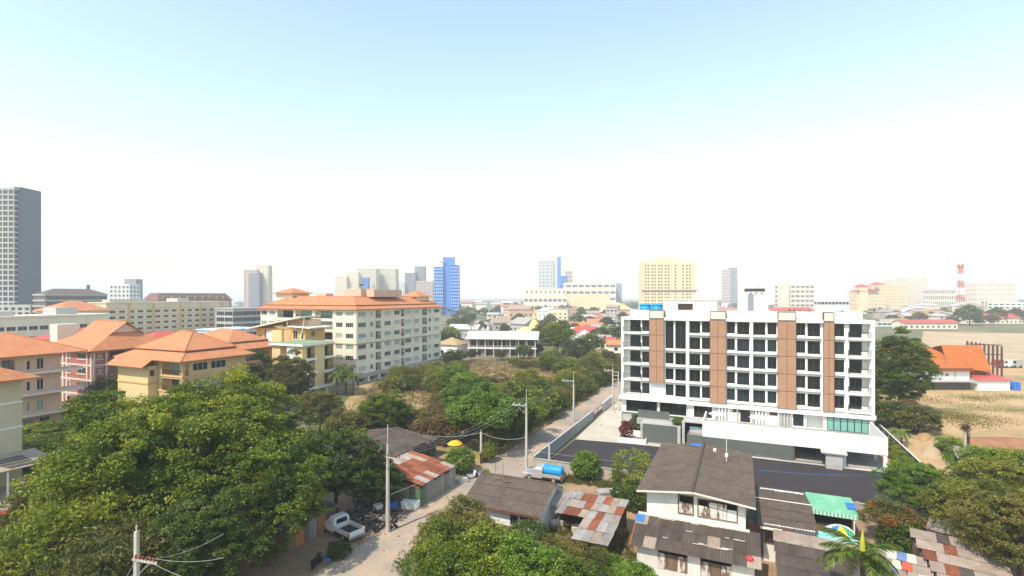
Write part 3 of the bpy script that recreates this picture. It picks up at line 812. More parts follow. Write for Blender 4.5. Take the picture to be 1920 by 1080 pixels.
rf = MB().skirt((0.9, 0.9, hw - 0.9, hd - 0.9), 20.75, (6.0, 6.0, hw - 6.0, hd - 6.0), 23.0)
ro = rf.build('upper_roof', M_tile, hot)
MB().box(0.95, 0.95, 20.42, hw - 0.95, hd - 0.95, 20.74).build('roof_riser', M_brownframe, hot)
for a, c in (((0.9, 0.9, 20.78), (6, 6, 23.03)), ((hw - 0.9, 0.9, 20.78), (hw - 6, 6, 23.03)), ((hw - 0.9, hd - 0.9, 20.78), (hw - 6, hd - 6, 23.03)),
             ((-0.9, -0.9, 19.68), (1.0, 1.0, 20.45)), ((hw + 0.9, -0.9, 19.68), (hw - 1.0, 1.0, 20.45)), ((6, 6, 23.03), (hw - 6, 6, 23.03)), ((hw - 6, 6, 23.03), (hw - 6, hd - 6, 23.03))):
    ridge(hot, [a, c], 0.11)
for x0, y0, x1, y1, z1, hp in ((0.5, 5, 7.0, 11.5, 24.0, 1.6), (19, 18, 24, 24, 23.2, 2.4), (26, 33, 32, 39, 23.0, 2.0)):
    MB().box(x0, y0, 20.8, x1, y1, z1).build('pavilion_wall', M_creamlt, hot)
    MB().hip(x0 - 0.9, y0 - 0.9, x1 + 0.9, y1 + 0.9, z1 + 0.02, hp).build('pavilion_roof', M_tile, hot)
ph = MB().box(23, 9, 22.9, 29, 14, 25.2).box(29, 11, 22.9, 32.0, 24, 25.0).box(13, 8, 22.9, 17, 11, 23.9).build('rooftop_tank_room', M_peach, hot)
ld = MB()
for y in (14.2, 14.7): ld.box(29.05, y, 25.2, 29.1, y + 0.05, 26.6)
for q in range(4): ld.box(29.06, 14.25, 25.4 + q * 0.3, 29.09, 14.7, 25.45 + q * 0.3)
ld.build('roof_ladder', M_dark, ph)
an = MB().lathe([(0.05, 0), (0.6, 0.28), (0.9, 0.5), (0.86, 0.5), (0.55, 0.3), (0.03, 0.06)], 12, 0, (0, 0, 0.9)); an.tube([(0, 0, 0), (0, 0, 0.95)], 0.06, 5)
ao = tag(link('satellite_dish', an.mesh('satellite_dish', M_dark), None, W(cu + 13, cv - 9.5, 25.2)), 'dark satellite dish on the roof tank room of the cream hotel', 'satellite dish')

# ================================================================== yellow modern building
yu, yv, yw, yd = 84.2, -97.6, 9.3, 8.5
yb = thing('modern_building', 'yellow modern four-storey building with tilted flat canopies on its roof', 'building', W(yu, yv))
rng = random.Random(3)
fr, rt = [], []
def yu_(px): return FV(yv + yw, px, 680)[0] - yu
for z in (2.65, 5.9, 9.15):
    rt.append((yu_(575.6), yu_(590.5), z, z + 2.6, 'balc', 1.0)); rt.append((yu_(608.5), yu_(625), z, z + 2.6, 'balc', 1.0))
    fr.append((2.6, 4.6, z - 0.1, z + 2.9, 'void', 1.2)); fr.append((7.2, 7.9, z + 0.6, z + 1.9, 'w1', 0.15))
box_building(yb, 0, 0, yw, yd, 2.4, 12.0, M_yellow, fr, rt, rng, M_frame, [M_glass2, M_glass], m2=M_peach)
MB().box(4.7, -0.12, 2.4, 7.0, -0.003, 11.9).build('wall_panel', M_white, yb)
MB().box(-0.4, -0.6, 12.0, yw + 0.6, yd + 0.6, 12.45).build('roof_slab', M_white, yb)
MB().box(-0.3, -0.5, 12.45, yw + 0.5, yd + 0.5, 12.52).build('terrace_floor', mat('green_terrace', (0.22, 0.30, 0.18)), yb)
MB().box(-0.1, -0.35, 2.0, yw + 0.35, yd + 0.3, 2.4).build('floor_slab', M_white, yb)
for x in (0.6, yw - 0.6):
    for y in (0.6, yd - 0.6): MB().box(x - 0.25, y - 0.25, 0, x + 0.25, y + 0.25, 2.0).build('column', M_white, yb)
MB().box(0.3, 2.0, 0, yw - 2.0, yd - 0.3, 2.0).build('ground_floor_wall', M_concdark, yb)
S2 = Side(yb, 0, 0, yw, yd, 'R')
for z in (2.65, 5.9, 9.15):
    for a in (575.6, 608.5): S2.put('balcony', MB().box(-0.2, -0.5, -0.45, 2.6, -0.003, -0.02).mesh('balcony', M_white), yu_(a), 0, z)
# taller rear part
bx0, bx1, by0, by1 = -15.5, 1.2, yd + 0.05, yd + 6.5
fr = [(1.0, 1.9, 11.2, 13.2, 'w1', 0.15), (3.0, 4.4, 9.5, 14.6, 'void', 0.8), (12.8, 14.2, 12.6, 14.7, 'w2', 0.15), (15.4, 16.1, 12.6, 14.2, 'w1', 0.15)]
box_building(yb, bx0, by0, bx1, by1, 0, 15.0, M_orangewall, fr, [(2, 3.2, 13, 14.5, 'w2', 0.15)], rng, M_frame, None, m2=M_peach)
MB().box(-9.5, by0 - 0.5, 0, -6.0, by0 - 0.003, 14.7).build('wall_panel', M_yellow, yb)
MB().box(-11.6, by0 - 0.25, 0, -9.6, by0 - 0.002, 14.4).build('wall_panel', M_white, yb)
MB().box(-5.5, by0 + 1.5, 15.0, 1.0, by1 - 1, 17.3).build('penthouse', M_peach, yb)
for (xa, za, xb, zb, ya, yb_) in ((-17.5, 14.6, 1.2, 18.0, by0 - 1.6, by0 + 5), (-3.2, 15.6, 4.0, 15.3, by0 - 1.2, by1)):
    MB().hexa([(xa, ya, za), (xb, ya, zb), (xb, yb_, zb), (xa, yb_, za)], [(xa, ya, za + 0.3), (xb, ya, zb + 0.3), (xb, yb_, zb + 0.3), (xa, yb_, za + 0.3)]).build('tilted_canopy', M_creamlt, yb)
for xa, xb in ((-4.5, -3.2), (1.0, 2.2)):
    MB().tube([(xa, by0 - 1.2, 12.5), (xb, by0 - 1.2, 16.9 + (xb + 3.2) * 0.17)], 0.09, 6).build('strut', M_frame, yb)

# ================================================================== orange-roofed villa block
vu, vv, vw, vd = 59.5, -108.3, 17.3, 12.6
vl = thing('villa_block', 'ochre three-storey block with two-tier orange hip roof behind the big tree', 'building', W(vu, vv))
rng = random.Random(7)
def vr(px): return FV(vv + vw, px, 690)[0] - vu
rt, fr = [], []
for z in (0.8, 3.65, 6.5, 9.4):
    rt += [(vr(362), vr(390), z, z + 1.45, 'w3', 0.14), (vr(396), vr(424), z, z + 1.45, 'w3', 0.14)]
    if z > 5: rt.append((0.3, vr(354), z - 0.7, z + 1.6, 'balc', 1.5)); fr.append((vw - 6.0, vw - 0.4, z - 0.7, z + 1.6, 'balc', 1.5))
    else: rt.append((vr(342), vr(355), z, z + 1.45, 'w2', 0.14))
    fr.append((vw - 8.2, vw - 7.2, z + 0.2, z + 1.3, 'w1', 0.14))
box_building(vl, 0, 0, vw, vd, 0, 11.5, M_salmon, fr, rt, rng, M_frame, [M_glasst, M_glass2, M_glass2])
for z in (2.75, 5.6, 8.45): belt(vl, 0, 0, vw, vd, z, 0.3, 0.14, M_orangewall)
# protruding front-left bay under the drooping roof
fr = [(0.9, 2.4, z, z + 1.3, 'w2', 0.14) for z in (1, 4)]
box_building(vl, 0.8, -1.6, 10.0, -0.02, 0, 10.3, M_yellow, fr, [(0.3, 1.2, 8.4, 9.6, 'w1', 0.14)], rng, M_frame)
belt(vl, 0.8, -1.6, 10.0, -0.05, 7.0, 0.3, 0.12, M_orangewall)
MB().slab4((-0.4, -3.0, 10.3), (10.6, -3.0, 10.3), (10.6, -1.28, 11.48), (-0.4, -1.28, 11.48), 0.15).build('bay_roof', M_tile, vl)
MB().skirt((-1.3, -1.3, vw + 1.3, vd + 1.3), 11.52, (1.8, 1.8, vw - 1.8, vd - 1.8), 13.05).build('lower_roof', M_tile, vl)
MB().box(1.2, 1.2, 12.78, vw - 1.2, vd - 1.2, 13.12).build('roof_riser', M_brownframe, vl)
MB().hip(1.1, 1.1, vw - 1.1, vd - 1.1, 13.16, 3.0, inset=5.6).build('upper_roof', M_tile, vl)
for sx in (0, 1):
    for sy in (0, 1):
        X = (lambda q: vw - q) if sx else (lambda q: q)
        Y = (lambda q: vd - q) if sy else (lambda q: q)
        ridge(vl, [(X(-1.3), Y(-1.3), 11.55), (X(1.2), Y(1.2), 12.75)], 0.1); ridge(vl, [(X(1.1), Y(1.1), 13.2), (X(6.7), vd / 2, 16.2)], 0.1)
ridge(vl, [(6.7, vd / 2, 16.2), (vw - 6.7, vd / 2, 16.2)], 0.13)
# rear wing
wx0, wx1, wy0, wy1 = -8.0, 8.5, vd + 2.5, vd + 15
rt = [(s, s + 2.4, z, z + 1.5, 'w3', 0.14) for z in (0.8, 3.65, 6.5) for s in (1.0, 5.0, 9.0)] + [(4.5, 9.5, 8.7, 11.1, 'balc', 1.3)]
box_building(vl, wx0, wy0, wx1, wy1, 0, 11.5, M_salmon, [(12.5, 15.2, z, z + 1.5, 'w3', 0.14) for z in (6.5, 9.4)], rt, rng, M_frame, [M_glasst, M_glass2])
for z in (5.6, 8.2): belt(vl, wx0, wy0, wx1, wy1, z, 0.3, 0.14, M_orangewall)
MB().box(wx1 + 0.003, wy0 + 3.5, 8.4, wx1 + 1.1, wy1 - 2, 8.65).build('balcony', M_salmon, vl)
MB().skirt((wx0 - 1.2, wy0 - 1.2, wx1 + 1.2, wy1 + 1.2), 11.52, (wx0 + 1.6, wy0 + 1.6, wx1 - 1.6, wy1 - 1.6), 12.95).build('lower_roof', M_tile, vl)
MB().hip(wx0 + 1.0, wy0 + 1.0, wx1 - 1.0, wy1 - 1.0, 13.1, 2.6, inset=5).build('upper_roof', M_tile, vl)
MB().box(wx0 + 1.1, wy0 + 1.1, 12.7, wx1 - 1.1, wy1 - 1.1, 13.06).build('roof_riser', M_brownframe, vl)

# ================================================================== dull red block
ru, rv, rw, rd = 60.5, -137.5, 16.5, 15.0
rb = thing('red_block', 'dull red four-storey block with white window trim and orange gablet roof', 'building', W(ru, rv))
rng = random.Random(9)
fr, rt = [], []
FR = Side(rb, 0, 0, rw, rd, 'F'); RR = Side(rb, 0, 0, rw, rd, 'R')
for k in range(4):
    z = 0.9 + 3.06 * k
    fr += [(rw - 5.4, rw - 2.6, z, z + 1.25, 'w2', 0.12), (rw - 9.2, rw - 8.0, z, z + 1.1, 'w1', 0.12), (1.6, 3.6, z, z + 1.2, 'w2', 0.12)]
    rt += [(0.9, 1.8, z + 0.2, z + 1.0, 'w1', 0.12), (3.2, 7.4, z - 0.8, z + 1.5, 'balc', 1.4), (9, 11, z, z + 1.2, 'w2', 0.12)]
    for (S_, a, c) in ((FR, rw - 5.7, rw - 2.3), (FR, rw - 9.4, rw - 7.8), (RR, 0.7, 2.0)):
        S_.put('window_surround', MB().box(0, -0.08, z - 0.2, c - a, -0.004, z - 0.02).box(0, -0.08, z + 1.28, c - a, -0.004, z + 1.45).mesh('window_surround', M_pinktrim), a, 0, 0)
box_building(rb, 0, 0, rw, rd, 0, 11.9, M_redbrick, fr, rt, rng, M_pinktrim, [M_glassp, M_glass2])
for z in (2.55, 5.6, 8.65, 11.55): belt(rb, 0, 0, rw, rd, z, 0.35, 0.12, M_pinktrim)
for x in (0.0, 5.6, 7.0, rw - 2.0, rw - 0.6): FR.put('pilaster', MB().box(0, -0.14, 0, 0.5, -0.005, 11.5).mesh('pilaster', M_pinktrim), x, 0, 0)
for x in (0.05, 2.3, 7.8): RR.put('pilaster', MB().box(0, -0.14, 0, 0.4, -0.005, 11.5).mesh('pilaster', M_pinktrim), x, 0, 0)
for k in range(4): MB().box(rw + 0.003, 2.8, 0.95 - 0.9 + 3.06 * k, rw + 1.0, 7.7, 0.95 + 3.06 * k - 0.05).build('balcony', M_redbrick, rb)
MB().skirt((-1.2, -1.2, rw + 1.3, rd + 1.2), 11.95, (3.5, 5.2, rw - 2.6, rd - 5.2), 15.3).build('roof', M_tile, rb)
gb = MB(); gb.prism_x([(3.2, 14.2), (rd - 3.2, 14.2), (rd / 2, 17.2)], 3.0, rw - 2.6)
gb.build('gablet', M_pinktrim, rb)
MB().gable_x(2.6, 2.6, rw - 1.8, rd - 2.6, 13.75, 3.75, th=0.14).build('upper_roof', M_tile, rb)
ridge(rb, [(2.6, rd / 2, 17.55), (rw - 1.8, rd / 2, 17.55)], 0.13)
MB().box(-4, 2, 0, -1, 6, 16.8).build('stair_shaft', M_creamlt, rb)

# ================================================================== peach block and cream block at the left edge
pu0, pv = 33.0, -113.0
pb = thing('peach_block', 'peach four-storey block with stacked balconies and orange roof at the left edge', 'building', W(pu0, pv - 14))
rng = random.Random(13)
def pr(px): return FV(pv, px, 690)[0] - pu0
rt = []
for z in (2.7, 6.3, 9.95):
    rt += [(pr(50), pr(57), z + 0.3, z + 1.9, 'w1', 0.12), (pr(69), pr(82), z + 0.25, z + 2.2, 'w2', 0.12), (pr(2), pr(28), z, z + 2.3, 'balc', 1.4), (2.0, 5.5, z, z + 2.3, 'balc', 1.4)]
for a in (44, 74): rt.append((pr(a), pr(a + 20), 0.7, 1.7, 'w2', 0.12))
box_building(pb, 0, 0, 14, 18.5, 0, 12.9, M_peach, (), rt, rng, M_pinktrim, [M_glass2, M_glasst])
for z in (2.2, 5.85, 9.5):
    MB().box(14.003, 4, z, 15.3, 21.4, z + 0.42).box(12, 18.505, z, 14, 21.4, z + 0.42).build('balcony', M_pinktrim, pb)
    link('railing', railing_mesh(8.0, 0.5, M_peach, 0.4), pb, (15.25, 13.3, z + 0.42), R(90))
MB().box(12, 18.51, 0, 14.0, 24, 2.2).build('garden_wall', M_peach, pb)
MB().hip(-1.2, -1.2, 15.6, 22.0, 12.95, 3.6).build('roof', M_tile, pb)
ridge(pb, [(15.6, 22.0, 13.0), (7.2, 13.6, 16.6)], 0.1)
clu, clv = 20.0, -81.5
cb = thing('cream_block', 'cream block with brown tile eaves and lean-to canopy in the lower left edge', 'building', W(clu, clv - 10))
rt = [(s, s + 1.2, z, z + 1.6, 'w1', 0.12) for z in (4.6, 7.6, 10.6) for s in (2.5, 8.6)]
box_building(cb, 0, 0, 10, 13.2, 0, 12.9, mat('olive_cream_paint', (0.56, 0.48, 0.33), (0.50, 0.43, 0.30), sc=0.4), (), rt, rng, M_pinktrim)
for z in (3.7, 6.8, 9.9): belt(cb, 0, 0, 10, 13.2, z, 0.18, 0.1, M_white)
MB().hip(-1.2, -1.2, 11.4, 14.6, 12.95, 3.0).build('roof', M_tile2, cb)
MB().slab4((10.0, 1.0, 3.9), (15.4, 1.0, 3.2), (15.4, 14.4, 3.2), (10.0, 14.4, 3.9), 0.1).build('canopy', M_asbpale, cb)
for y in (1.3, 5.5, 9.8, 14.0): MB().box(15.1, y - 0.08, 0, 15.26, y + 0.08, 3.12).build('canopy_post', M_frame, cb)
for q in range(12): MB().box(11.6 + q * 0.3, 9 + 0.1 * q, 3.72 - q * 0.039, 11.75 + q * 0.3, 12.5, 3.80 - q * 0.039).build('canopy_sheet', M_concdark if q % 3 else M_asbpale, cb)
# ================================================================== farther buildings
def rface_block(name, label, v, pxa, pxb, ztop, m, rowsz, cols, roof=None, width=14, rng=None, gm=None, fm=None, extra=None, kind='w2', wh=1.3, ww=1.8, front=None):
    """a block whose long face looks right across the grid (plane v), from pixel column pxa to pxb"""
    ua, ub = FV(v, pxa, 600)[0], FV(v, pxb, 600)[0]
    d = ub - ua
    rt_ = thing(name, label, 'building', W(ua, v - width))
    hs = [(s0, s1, z, z + wh, kind, 0.2) for z in rowsz for s0, s1 in even(d, cols, ww, 0.6)]
    fh = [(s0, s1, z, z + wh, kind, 0.2) for z in rowsz for s0, s1 in even(width, max(2, int(width / 5)), ww, 0.6)] if front is None else front
    box_building(rt_, 0, 0, width, d, 0, ztop, m, fh, hs, rng or random.Random(2), fm or M_frame, gm or [M_glass, M_glass2])
    if roof == 'flat':
        MB().box(-0.4, -0.4, ztop, width + 0.4, d + 0.4, ztop + 0.5).build('roof_slab', m, rt_)
    elif roof:
        MB().hip(-1, -1, width + 1, d + 1, ztop, roof[0]).build('roof', roof[1], rt_)
    return rt_, width, d
r_, w_, d_ = rface_block('terrace_block', 'long low pale grey terrace with small windows behind the red block', -200, -40, 203, 16.6, M_creamlt, (3, 6.2, 9.4, 12.6), 12, 'flat', ww=2.2)
MB().box(2, 20, 17.1, 10, 26, 19.4).build('roof_room', M_lightgrey, r_); MB().box(1, 3, 17.1, 11, 9, 18.5).build('roof_room', M_lightgrey, r_)
r_, w_, d_ = rface_block('red_roofed_house', 'house with broad red-orange hip roof behind the long terrace', -235, 105, 205, 17.5, M_creamlt, (6, 9, 12), 8, (3.8, M_tile))
r_, w_, d_ = rface_block('beige_apartments', 'beige seven-floor apartment slab with ochre bands behind the orange roofs', -262, 199, 430, 19.9, M_cream, [1.6 + 2.75 * k for k in range(6)], 15, 'flat', ww=2.4, wh=1.2)
for k in range(7): belt(r_, 0, 0, w_, d_, 0.8 + 2.75 * k, 0.22, 0.15, M_orangewall)
SD = Side(r_, 0, 0, w_, d_, 'R')
for s in (9, 20, 33, 44, 56): SD.put('pilaster', MB().box(0, -0.3, 0, 1.0, -0.004, 19.8).mesh('pilaster', M_orangewall), s, 0, 0)
MB().box(3, 4, 20.4, 9, 20, 21.6).build('roof_room', M_lightgrey, r_); MB().box(2, 34, 20.4, 11, 40, 22.2).build('roof_room', M_lightgrey, r_)
r_, w_, d_ = rface_block('mansard_block', 'grey brown block with purple-brown mansard roof and dormers', -320, 296, 434, 20.5, mat('grey_brown_wall', (0.33, 0.26, 0.21)), [2 + 3.1 * k for k in range(6)], 11, None, ww=1.4)
MB().skirt((-0.6, -0.6, w_ + 0.6, d_ + 0.6), 20.55, (2.5, 2.5, w_ - 2.5, d_ - 2.5), 25.2).build('mansard_roof', mat('mansard_slate', (0.17, 0.09, 0.075), (0.21, 0.115, 0.09), sc=0.6), r_)
SD = Side(r_, 0, 0, w_, d_, 'R')
for s0, s1 in even(d_, 9, 2.0, 2):
    dm = MB().box(0, 0.0, 21.2, 2.0, 1.6, 23.3)
    o = SD.put('dormer', dm.mesh('dormer', M_lightgrey), s0, 0.2, 0)
    link('pane', MB().quad((0.4, -0.02, 21.5), (1.6, -0.02, 21.5), (1.6, -0.02, 22.9), (0.4, -0.02, 22.9)).mesh('pane', M_glass), o)
r_, w_, d_ = rface_block('dark_terrace_block', 'dark grey brown block with long balcony bands under a shallow roof', -400, 86, 201, 24.5, mat('dark_brown_wall', (0.14, 0.115, 0.10)), [3 + 3.6 * k for k in range(6)], 8, None, ww=3.4, wh=2.0, kind='w4')
for k in range(7): belt(r_, 0, 0, w_, d_, 2 + 3.6 * k, 0.9, 0.6, M_lightgrey, 'balcony_band')
MB().hip(-0.5, -0.5, w_ + 0.5, d_ + 0.5, 24.55, 3.6).build('roof', mat('dark_shingle', (0.12, 0.085, 0.075)), r_)
MB().box(5, d_ - 8, 25, 6.5, d_ - 6.5, 31).build('flue', M_concdark, r_)
r_, w_, d_ = rface_block('grey_modern_block', 'low grey modern block with dark banded glazing beside the cream hotel', -240, 438, 492, 16.5, M_lightgrey, (3, 6.4, 9.8, 13.0), 4, 'flat', ww=6, wh=2.2, kind='w4')
r_, w_, d_ = rface_block('pale_blue_block', 'small pale blue block with rows of balconies left of the cream hotel', -190, 412, 486, 9.2, mat('pale_blue_paint', (0.52, 0.60, 0.74)), (0.8, 3.6, 6.4), 7, 'flat', ww=3.0, wh=1.7, kind='w3')
r_, w_, d_ = rface_block('red_sheet_hall', 'low hall with a bright red metal roof behind the ochre block', -150, 275, 392, 9.5, M_creamlt, (3, 6), 8, (3.2, M_redmetal), ww=1.4)
r_, w_, d_ = rface_block('red_roof_annex', 'annex with red metal roof just behind the gablet roof', -165, 118, 275, 11.5, M_creamlt, (3, 6, 9), 8, (2.6, M_redmetal), ww=1.4)

def tower(name, label, t, blocks, cat='tower', zbase=0.0, rng=None):
    """blocks: (px0, px1, ytop, dt, wall, glazing, floors, cols, wf, hf)"""
    xm = (blocks[0][0] + blocks[0][1]) / 2
    root = thing(name, label, cat, AT(xm, t), 0.0)
    X0 = (xm - 960) / FPX * t
    for bl in blocks:
        pa, pb_, yt, dt, wm, gm, nf, nc = bl[:8]
        wf, hf_ = (bl[8], bl[9]) if len(bl) > 9 else (0.6, 0.55)
        tt = t + dt
        x0, x1 = (pa - 960) / FPX * tt - X0, (pb_ - 960) / FPX * tt - X0
        z1 = ZAT(yt, tt)
        w = x1 - x0
        d = bl[10] if len(bl) > 10 else min(22.0, max(8.0, w * 0.7))
        if nf == 0:
            MB().box(x0, dt, zbase, x1, dt + d, z1).build('block', wm, root); continue
        fh = (z1 - 2.0) / nf
        for sd_, n_, S_ in (('F', nc, w), ('R', max(1, int(nc * d / w)), d), ('L', max(1, int(nc * d / w)), d)):
            sd = Side(root, x0, dt, x1, dt + d, sd_)
            g = S_ / n_
            hs = [(i * g + g * (1 - wf) / 2, i * g + g * (1 + wf) / 2, 1 + k * fh + fh * (1 - hf_) * 0.6, 1 + k * fh + fh * (1 - hf_) * 0.6 + fh * hf_, None, 0.45) for i in range(n_) for k in range(nf)]
            sd.wall(zbase, z1, hs, wm)
            sd.put('glazing', MB().quad((0.02, 0, 0.5), (S_ - 0.02, 0, 0.5), (S_ - 0.02, 0, z1 - 0.3), (0.02, 0, z1 - 0.3)).mesh('glazing', gm), 0, 0.42, 0)
        MB().box(x0 + 0.02, dt + 0.02, z1 - 0.4, x1 - 0.02, dt + d - 0.02, z1 - 0.05).build('roof_slab', M_concrete, root)
    return root
T_bl = mat('blue_tower_cladding', (0.02, 0.13, 0.55), rough=0.4)
T_bl2 = mat('light_blue_cladding', (0.07, 0.24, 0.68), rough=0.4)
T_blg = mat('pale_green_blue_glass', (0.55, 0.74, 0.76), rough=0.4)
T_gr = mat('tower_grey', (0.30, 0.31, 0.36))
T_pk = mat('tower_pink', (0.62, 0.47, 0.42))
T_gg = glass('grey_glass', (0.14, 0.18, 0.24), rough=0.15)
T_bg = glass('blue_grey_glass', (0.10, 0.15, 0.24), rough=0.15)
T_brown = glass('brown_window', (0.16, 0.08, 0.05), rough=0.3)
T_yel = mat('pale_yellow_paint', (0.74, 0.62, 0.40))
T_slate = mat('slate_blue_cladding', (0.085, 0.115, 0.17))
T_glb = glass('blue_black_glass', (0.02, 0.03, 0.05))
# the dark tower cut by the left edge
r_ = tower('dark_tower', 'tall slate grey glass tower cut by the left edge of the view', 347, [
    (-70, 26, 352, 0, M_lightgrey, T_glb, 26, 9, 0.8, 0.72, 20), (26, 37, 350, 3, T_slate, T_gg, 0, 1, 0.6, 0.6, 16)], 'tower')
fr_ = MB()
X_ = lambda px: (px - 960) / FPX * 347 - r_.location.x
for px in (-40, -15, 8, 34): fr_.box(X_(px), 0.5, ZAT(352, 347), X_(px) + 0.4, 0.9, ZAT(333, 347))
for yy in (345, 333): fr_.box(X_(-70), 0.5, ZAT(yy, 347), X_(36), 0.9, ZAT(yy, 347) + 0.5)
fr_.build('roof_frame', M_frame, r_)
tower('podium_block', 'low grey block at the foot of the dark left tower', 330, [(-60, 57, 572, 0, M_lightgrey, M_glass, 5, 9)], 'building')
tower('white_tower', 'small white stepped tower block behind the dark banded block', 430, [(205, 243, 533, 0, M_white, T_gg, 9, 5), (233, 255, 523, 8, T_gr, T_gg, 0, 1)])
tower('pink_tower', 'pale pink and grey twin-volume tower standing alone left of the hotel', 620, [(457, 481, 505, 0, T_pk, T_gg, 19, 4), (468, 486, 511, -3, T_gr, T_bg, 18, 3), (479, 503, 497, 5, M_creamlt, T_pk, 20, 4)])
tower('cream_tower', 'stepped pale cream tower group above the hotel roof', 760, [(628, 650, 518, 0, M_creamlt, T_pk, 14, 6), (645, 672, 511, 6, M_creamlt, T_pk, 15, 6), (668, 705, 503, 14, M_creamlt, T_gg, 17, 8)])
tower('blue_strip_tower', 'narrow dull blue tower strip between the cream towers', 700, [(680, 690, 521, 0, T_bl2, T_bg, 12, 2)])
tower('white_slab_tower', 'wide white slab tower with a blue left strip', 800, [(701, 742, 503, 0, M_creamlt, T_gg, 18, 10), (699, 703, 508, -4, T_bl2, T_bg, 16, 1, 0.6, 0.6, 8)])
tower('small_white_tower', 'small pale tower left of the grey office tower', 900, [(742, 759, 529, 0, M_white, T_gg, 12, 4)])
tower('grey_office_tower', 'grey vertically ribbed office tower with a stepped top', 820, [(759, 779, 511, 0, T_gr, T_gg, 14, 7, 0.5, 0.8), (777, 797, 499, 8, T_gr, T_gg, 17, 5, 0.5, 0.8)])
tower('pinkish_office_block', 'pinkish office block in front of the grey office tower', 700, [(780, 812, 527, 0, T_pk, T_gg, 10, 9, 0.45, 0.75)])
r_ = tower('blue_tower', 'vivid blue tower with gridded windows and a tall central fin', 640, [
    (813, 831, 500, 0, T_bl, T_blg, 14, 5, 0.62, 0.55), (830, 852, 482, 4, T_bl2, T_bg, 0, 1), (844, 861, 497, -3, T_bl, T_blg, 15, 4, 0.6, 0.5)])
MB().box(X_(0) * 0 + (822 - 960) / FPX * 640 - r_.location.x, 1, ZAT(492, 640), (834 - 960) / FPX * 640 - r_.location.x, 8, ZAT(490, 640)).build('roof_canopy', T_gr, r_)
r_ = tower('ribbed_tower', 'pale grey ribbed hotel tower rising over the shopping mall', 1000, [
    (1010, 1038, 488, 0, M_white, T_bg, 14, 11, 0.55, 0.85), (1036, 1047, 483, 3, M_creamlt, T_gg, 0, 1), (1045, 1052, 481, 0, T_bl2, T_bg, 0, 1)])
tower('blue_glass_annex', 'low blue glass block right of the ribbed tower', 1050, [(1050, 1064, 517, 0, T_bl2, T_bg, 8, 4), (1060, 1074, 507, 30, T_pk, T_gg, 9, 4)])
tower('shopping_mall', 'wide cream shopping mall podium below the ribbed tower', 880, [
    (984, 1062, 541, 0, M_creamlt, T_bg, 3, 9, 0.3, 0.4, 40), (1060, 1155, 530, 10, M_creamlt, T_bg, 4, 8, 0.75, 0.35, 40), (1152, 1166, 531, 30, T_gr, T_bg, 0, 1)], 'building')
tower('mall_annex', 'long low pale yellow block in front of the mall', 760, [(1062, 1142, 551, 0, T_yel, T_pk, 0, 6, 0.5, 0.4, 30)], 'building')
tower('mall_frontage', 'low white frontage with dark shop band left of the mall annex', 740, [(982, 1063, 556, 0, M_creamlt, T_bg, 2, 9, 0.7, 0.35, 20)], 'building')
# yellow hotel with paired windows
t_ = 560
r_ = thing('yellow_hotel', 'pale yellow hotel slab with a grid of paired brown windows', 'hotel', AT(1255, t_), 0.0)
x0, x1 = [(p - 960) / FPX * t_ - r_.location.x for p in (1205, 1305)]
sd = Side(r_, x0, 0, x1, 18, 'F')
zt = ZAT(490, t_)
hs = []
fh = (zt - 3.0 - 10.0) / 14
for k in range(14):
    for px in (1209, 1214.2, 1221.5, 1226.5, 1234, 1239, 1246.5, 1252, 1265, 1279.5, 1286.5, 1292):
        a = (px - 960) / FPX * t_ - r_.location.x - x0
        hs.append((a, a + 1.9, 10 + k * fh + 0.8, 10 + k * fh + 2.4, None, 0.35))
sd.wall(0, zt, hs, T_yel)
sd.put('glazing', MB().quad((0, 0, 5), (x1 - x0, 0, 5), (x1 - x0, 0, zt - 1), (0, 0, zt - 1)).mesh('glazing', T_brown), 0, 0.33, 0)
MB().box(x0, 0.5, 0, x0 + 0.3, 18, zt - 0.1).box(x1 - 0.3, 0.5, 0, x1, 18, zt - 0.1).box(x0 + 0.3, 17, 0, x1 - 0.3, 18, zt - 0.1).build('wall', T_yel, r_)
MB().box(x0, 0.02, zt - 0.09, x1, 18, zt).build('roof_slab', T_yel, r_)
XX = lambda px: (px - 960) / FPX * t_ - r_.location.x
MB().box(XX(1231), 1, zt, XX(1272), 12, ZAT(482, t_)).build('head_house', T_yel, r_)
for a, c in ((1208, 1231), (1272, 1300)): MB().hip(XX(a), 1, XX(c), 14, zt + 0.05, 2.5).build('roof', M_pinktrim, r_)
MB().box(XX(1203), -0.8, ZAT(546, t_), XX(1307), -0.003, ZAT(543.5, t_)).box(XX(1200), -6, 0, XX(1308), -0.9, 5).build('lower_band', mat('mauve_brown', (0.30, 0.21, 0.19)), r_)
tower('distant_grey_tower', 'faint twin-tone tower far off to the right of the yellow hotel', 1250, [(1357, 1370, 505, 0, T_pk, T_gg, 12, 3), (1369, 1383, 501, 4, T_gr, T_bg, 12, 4)])
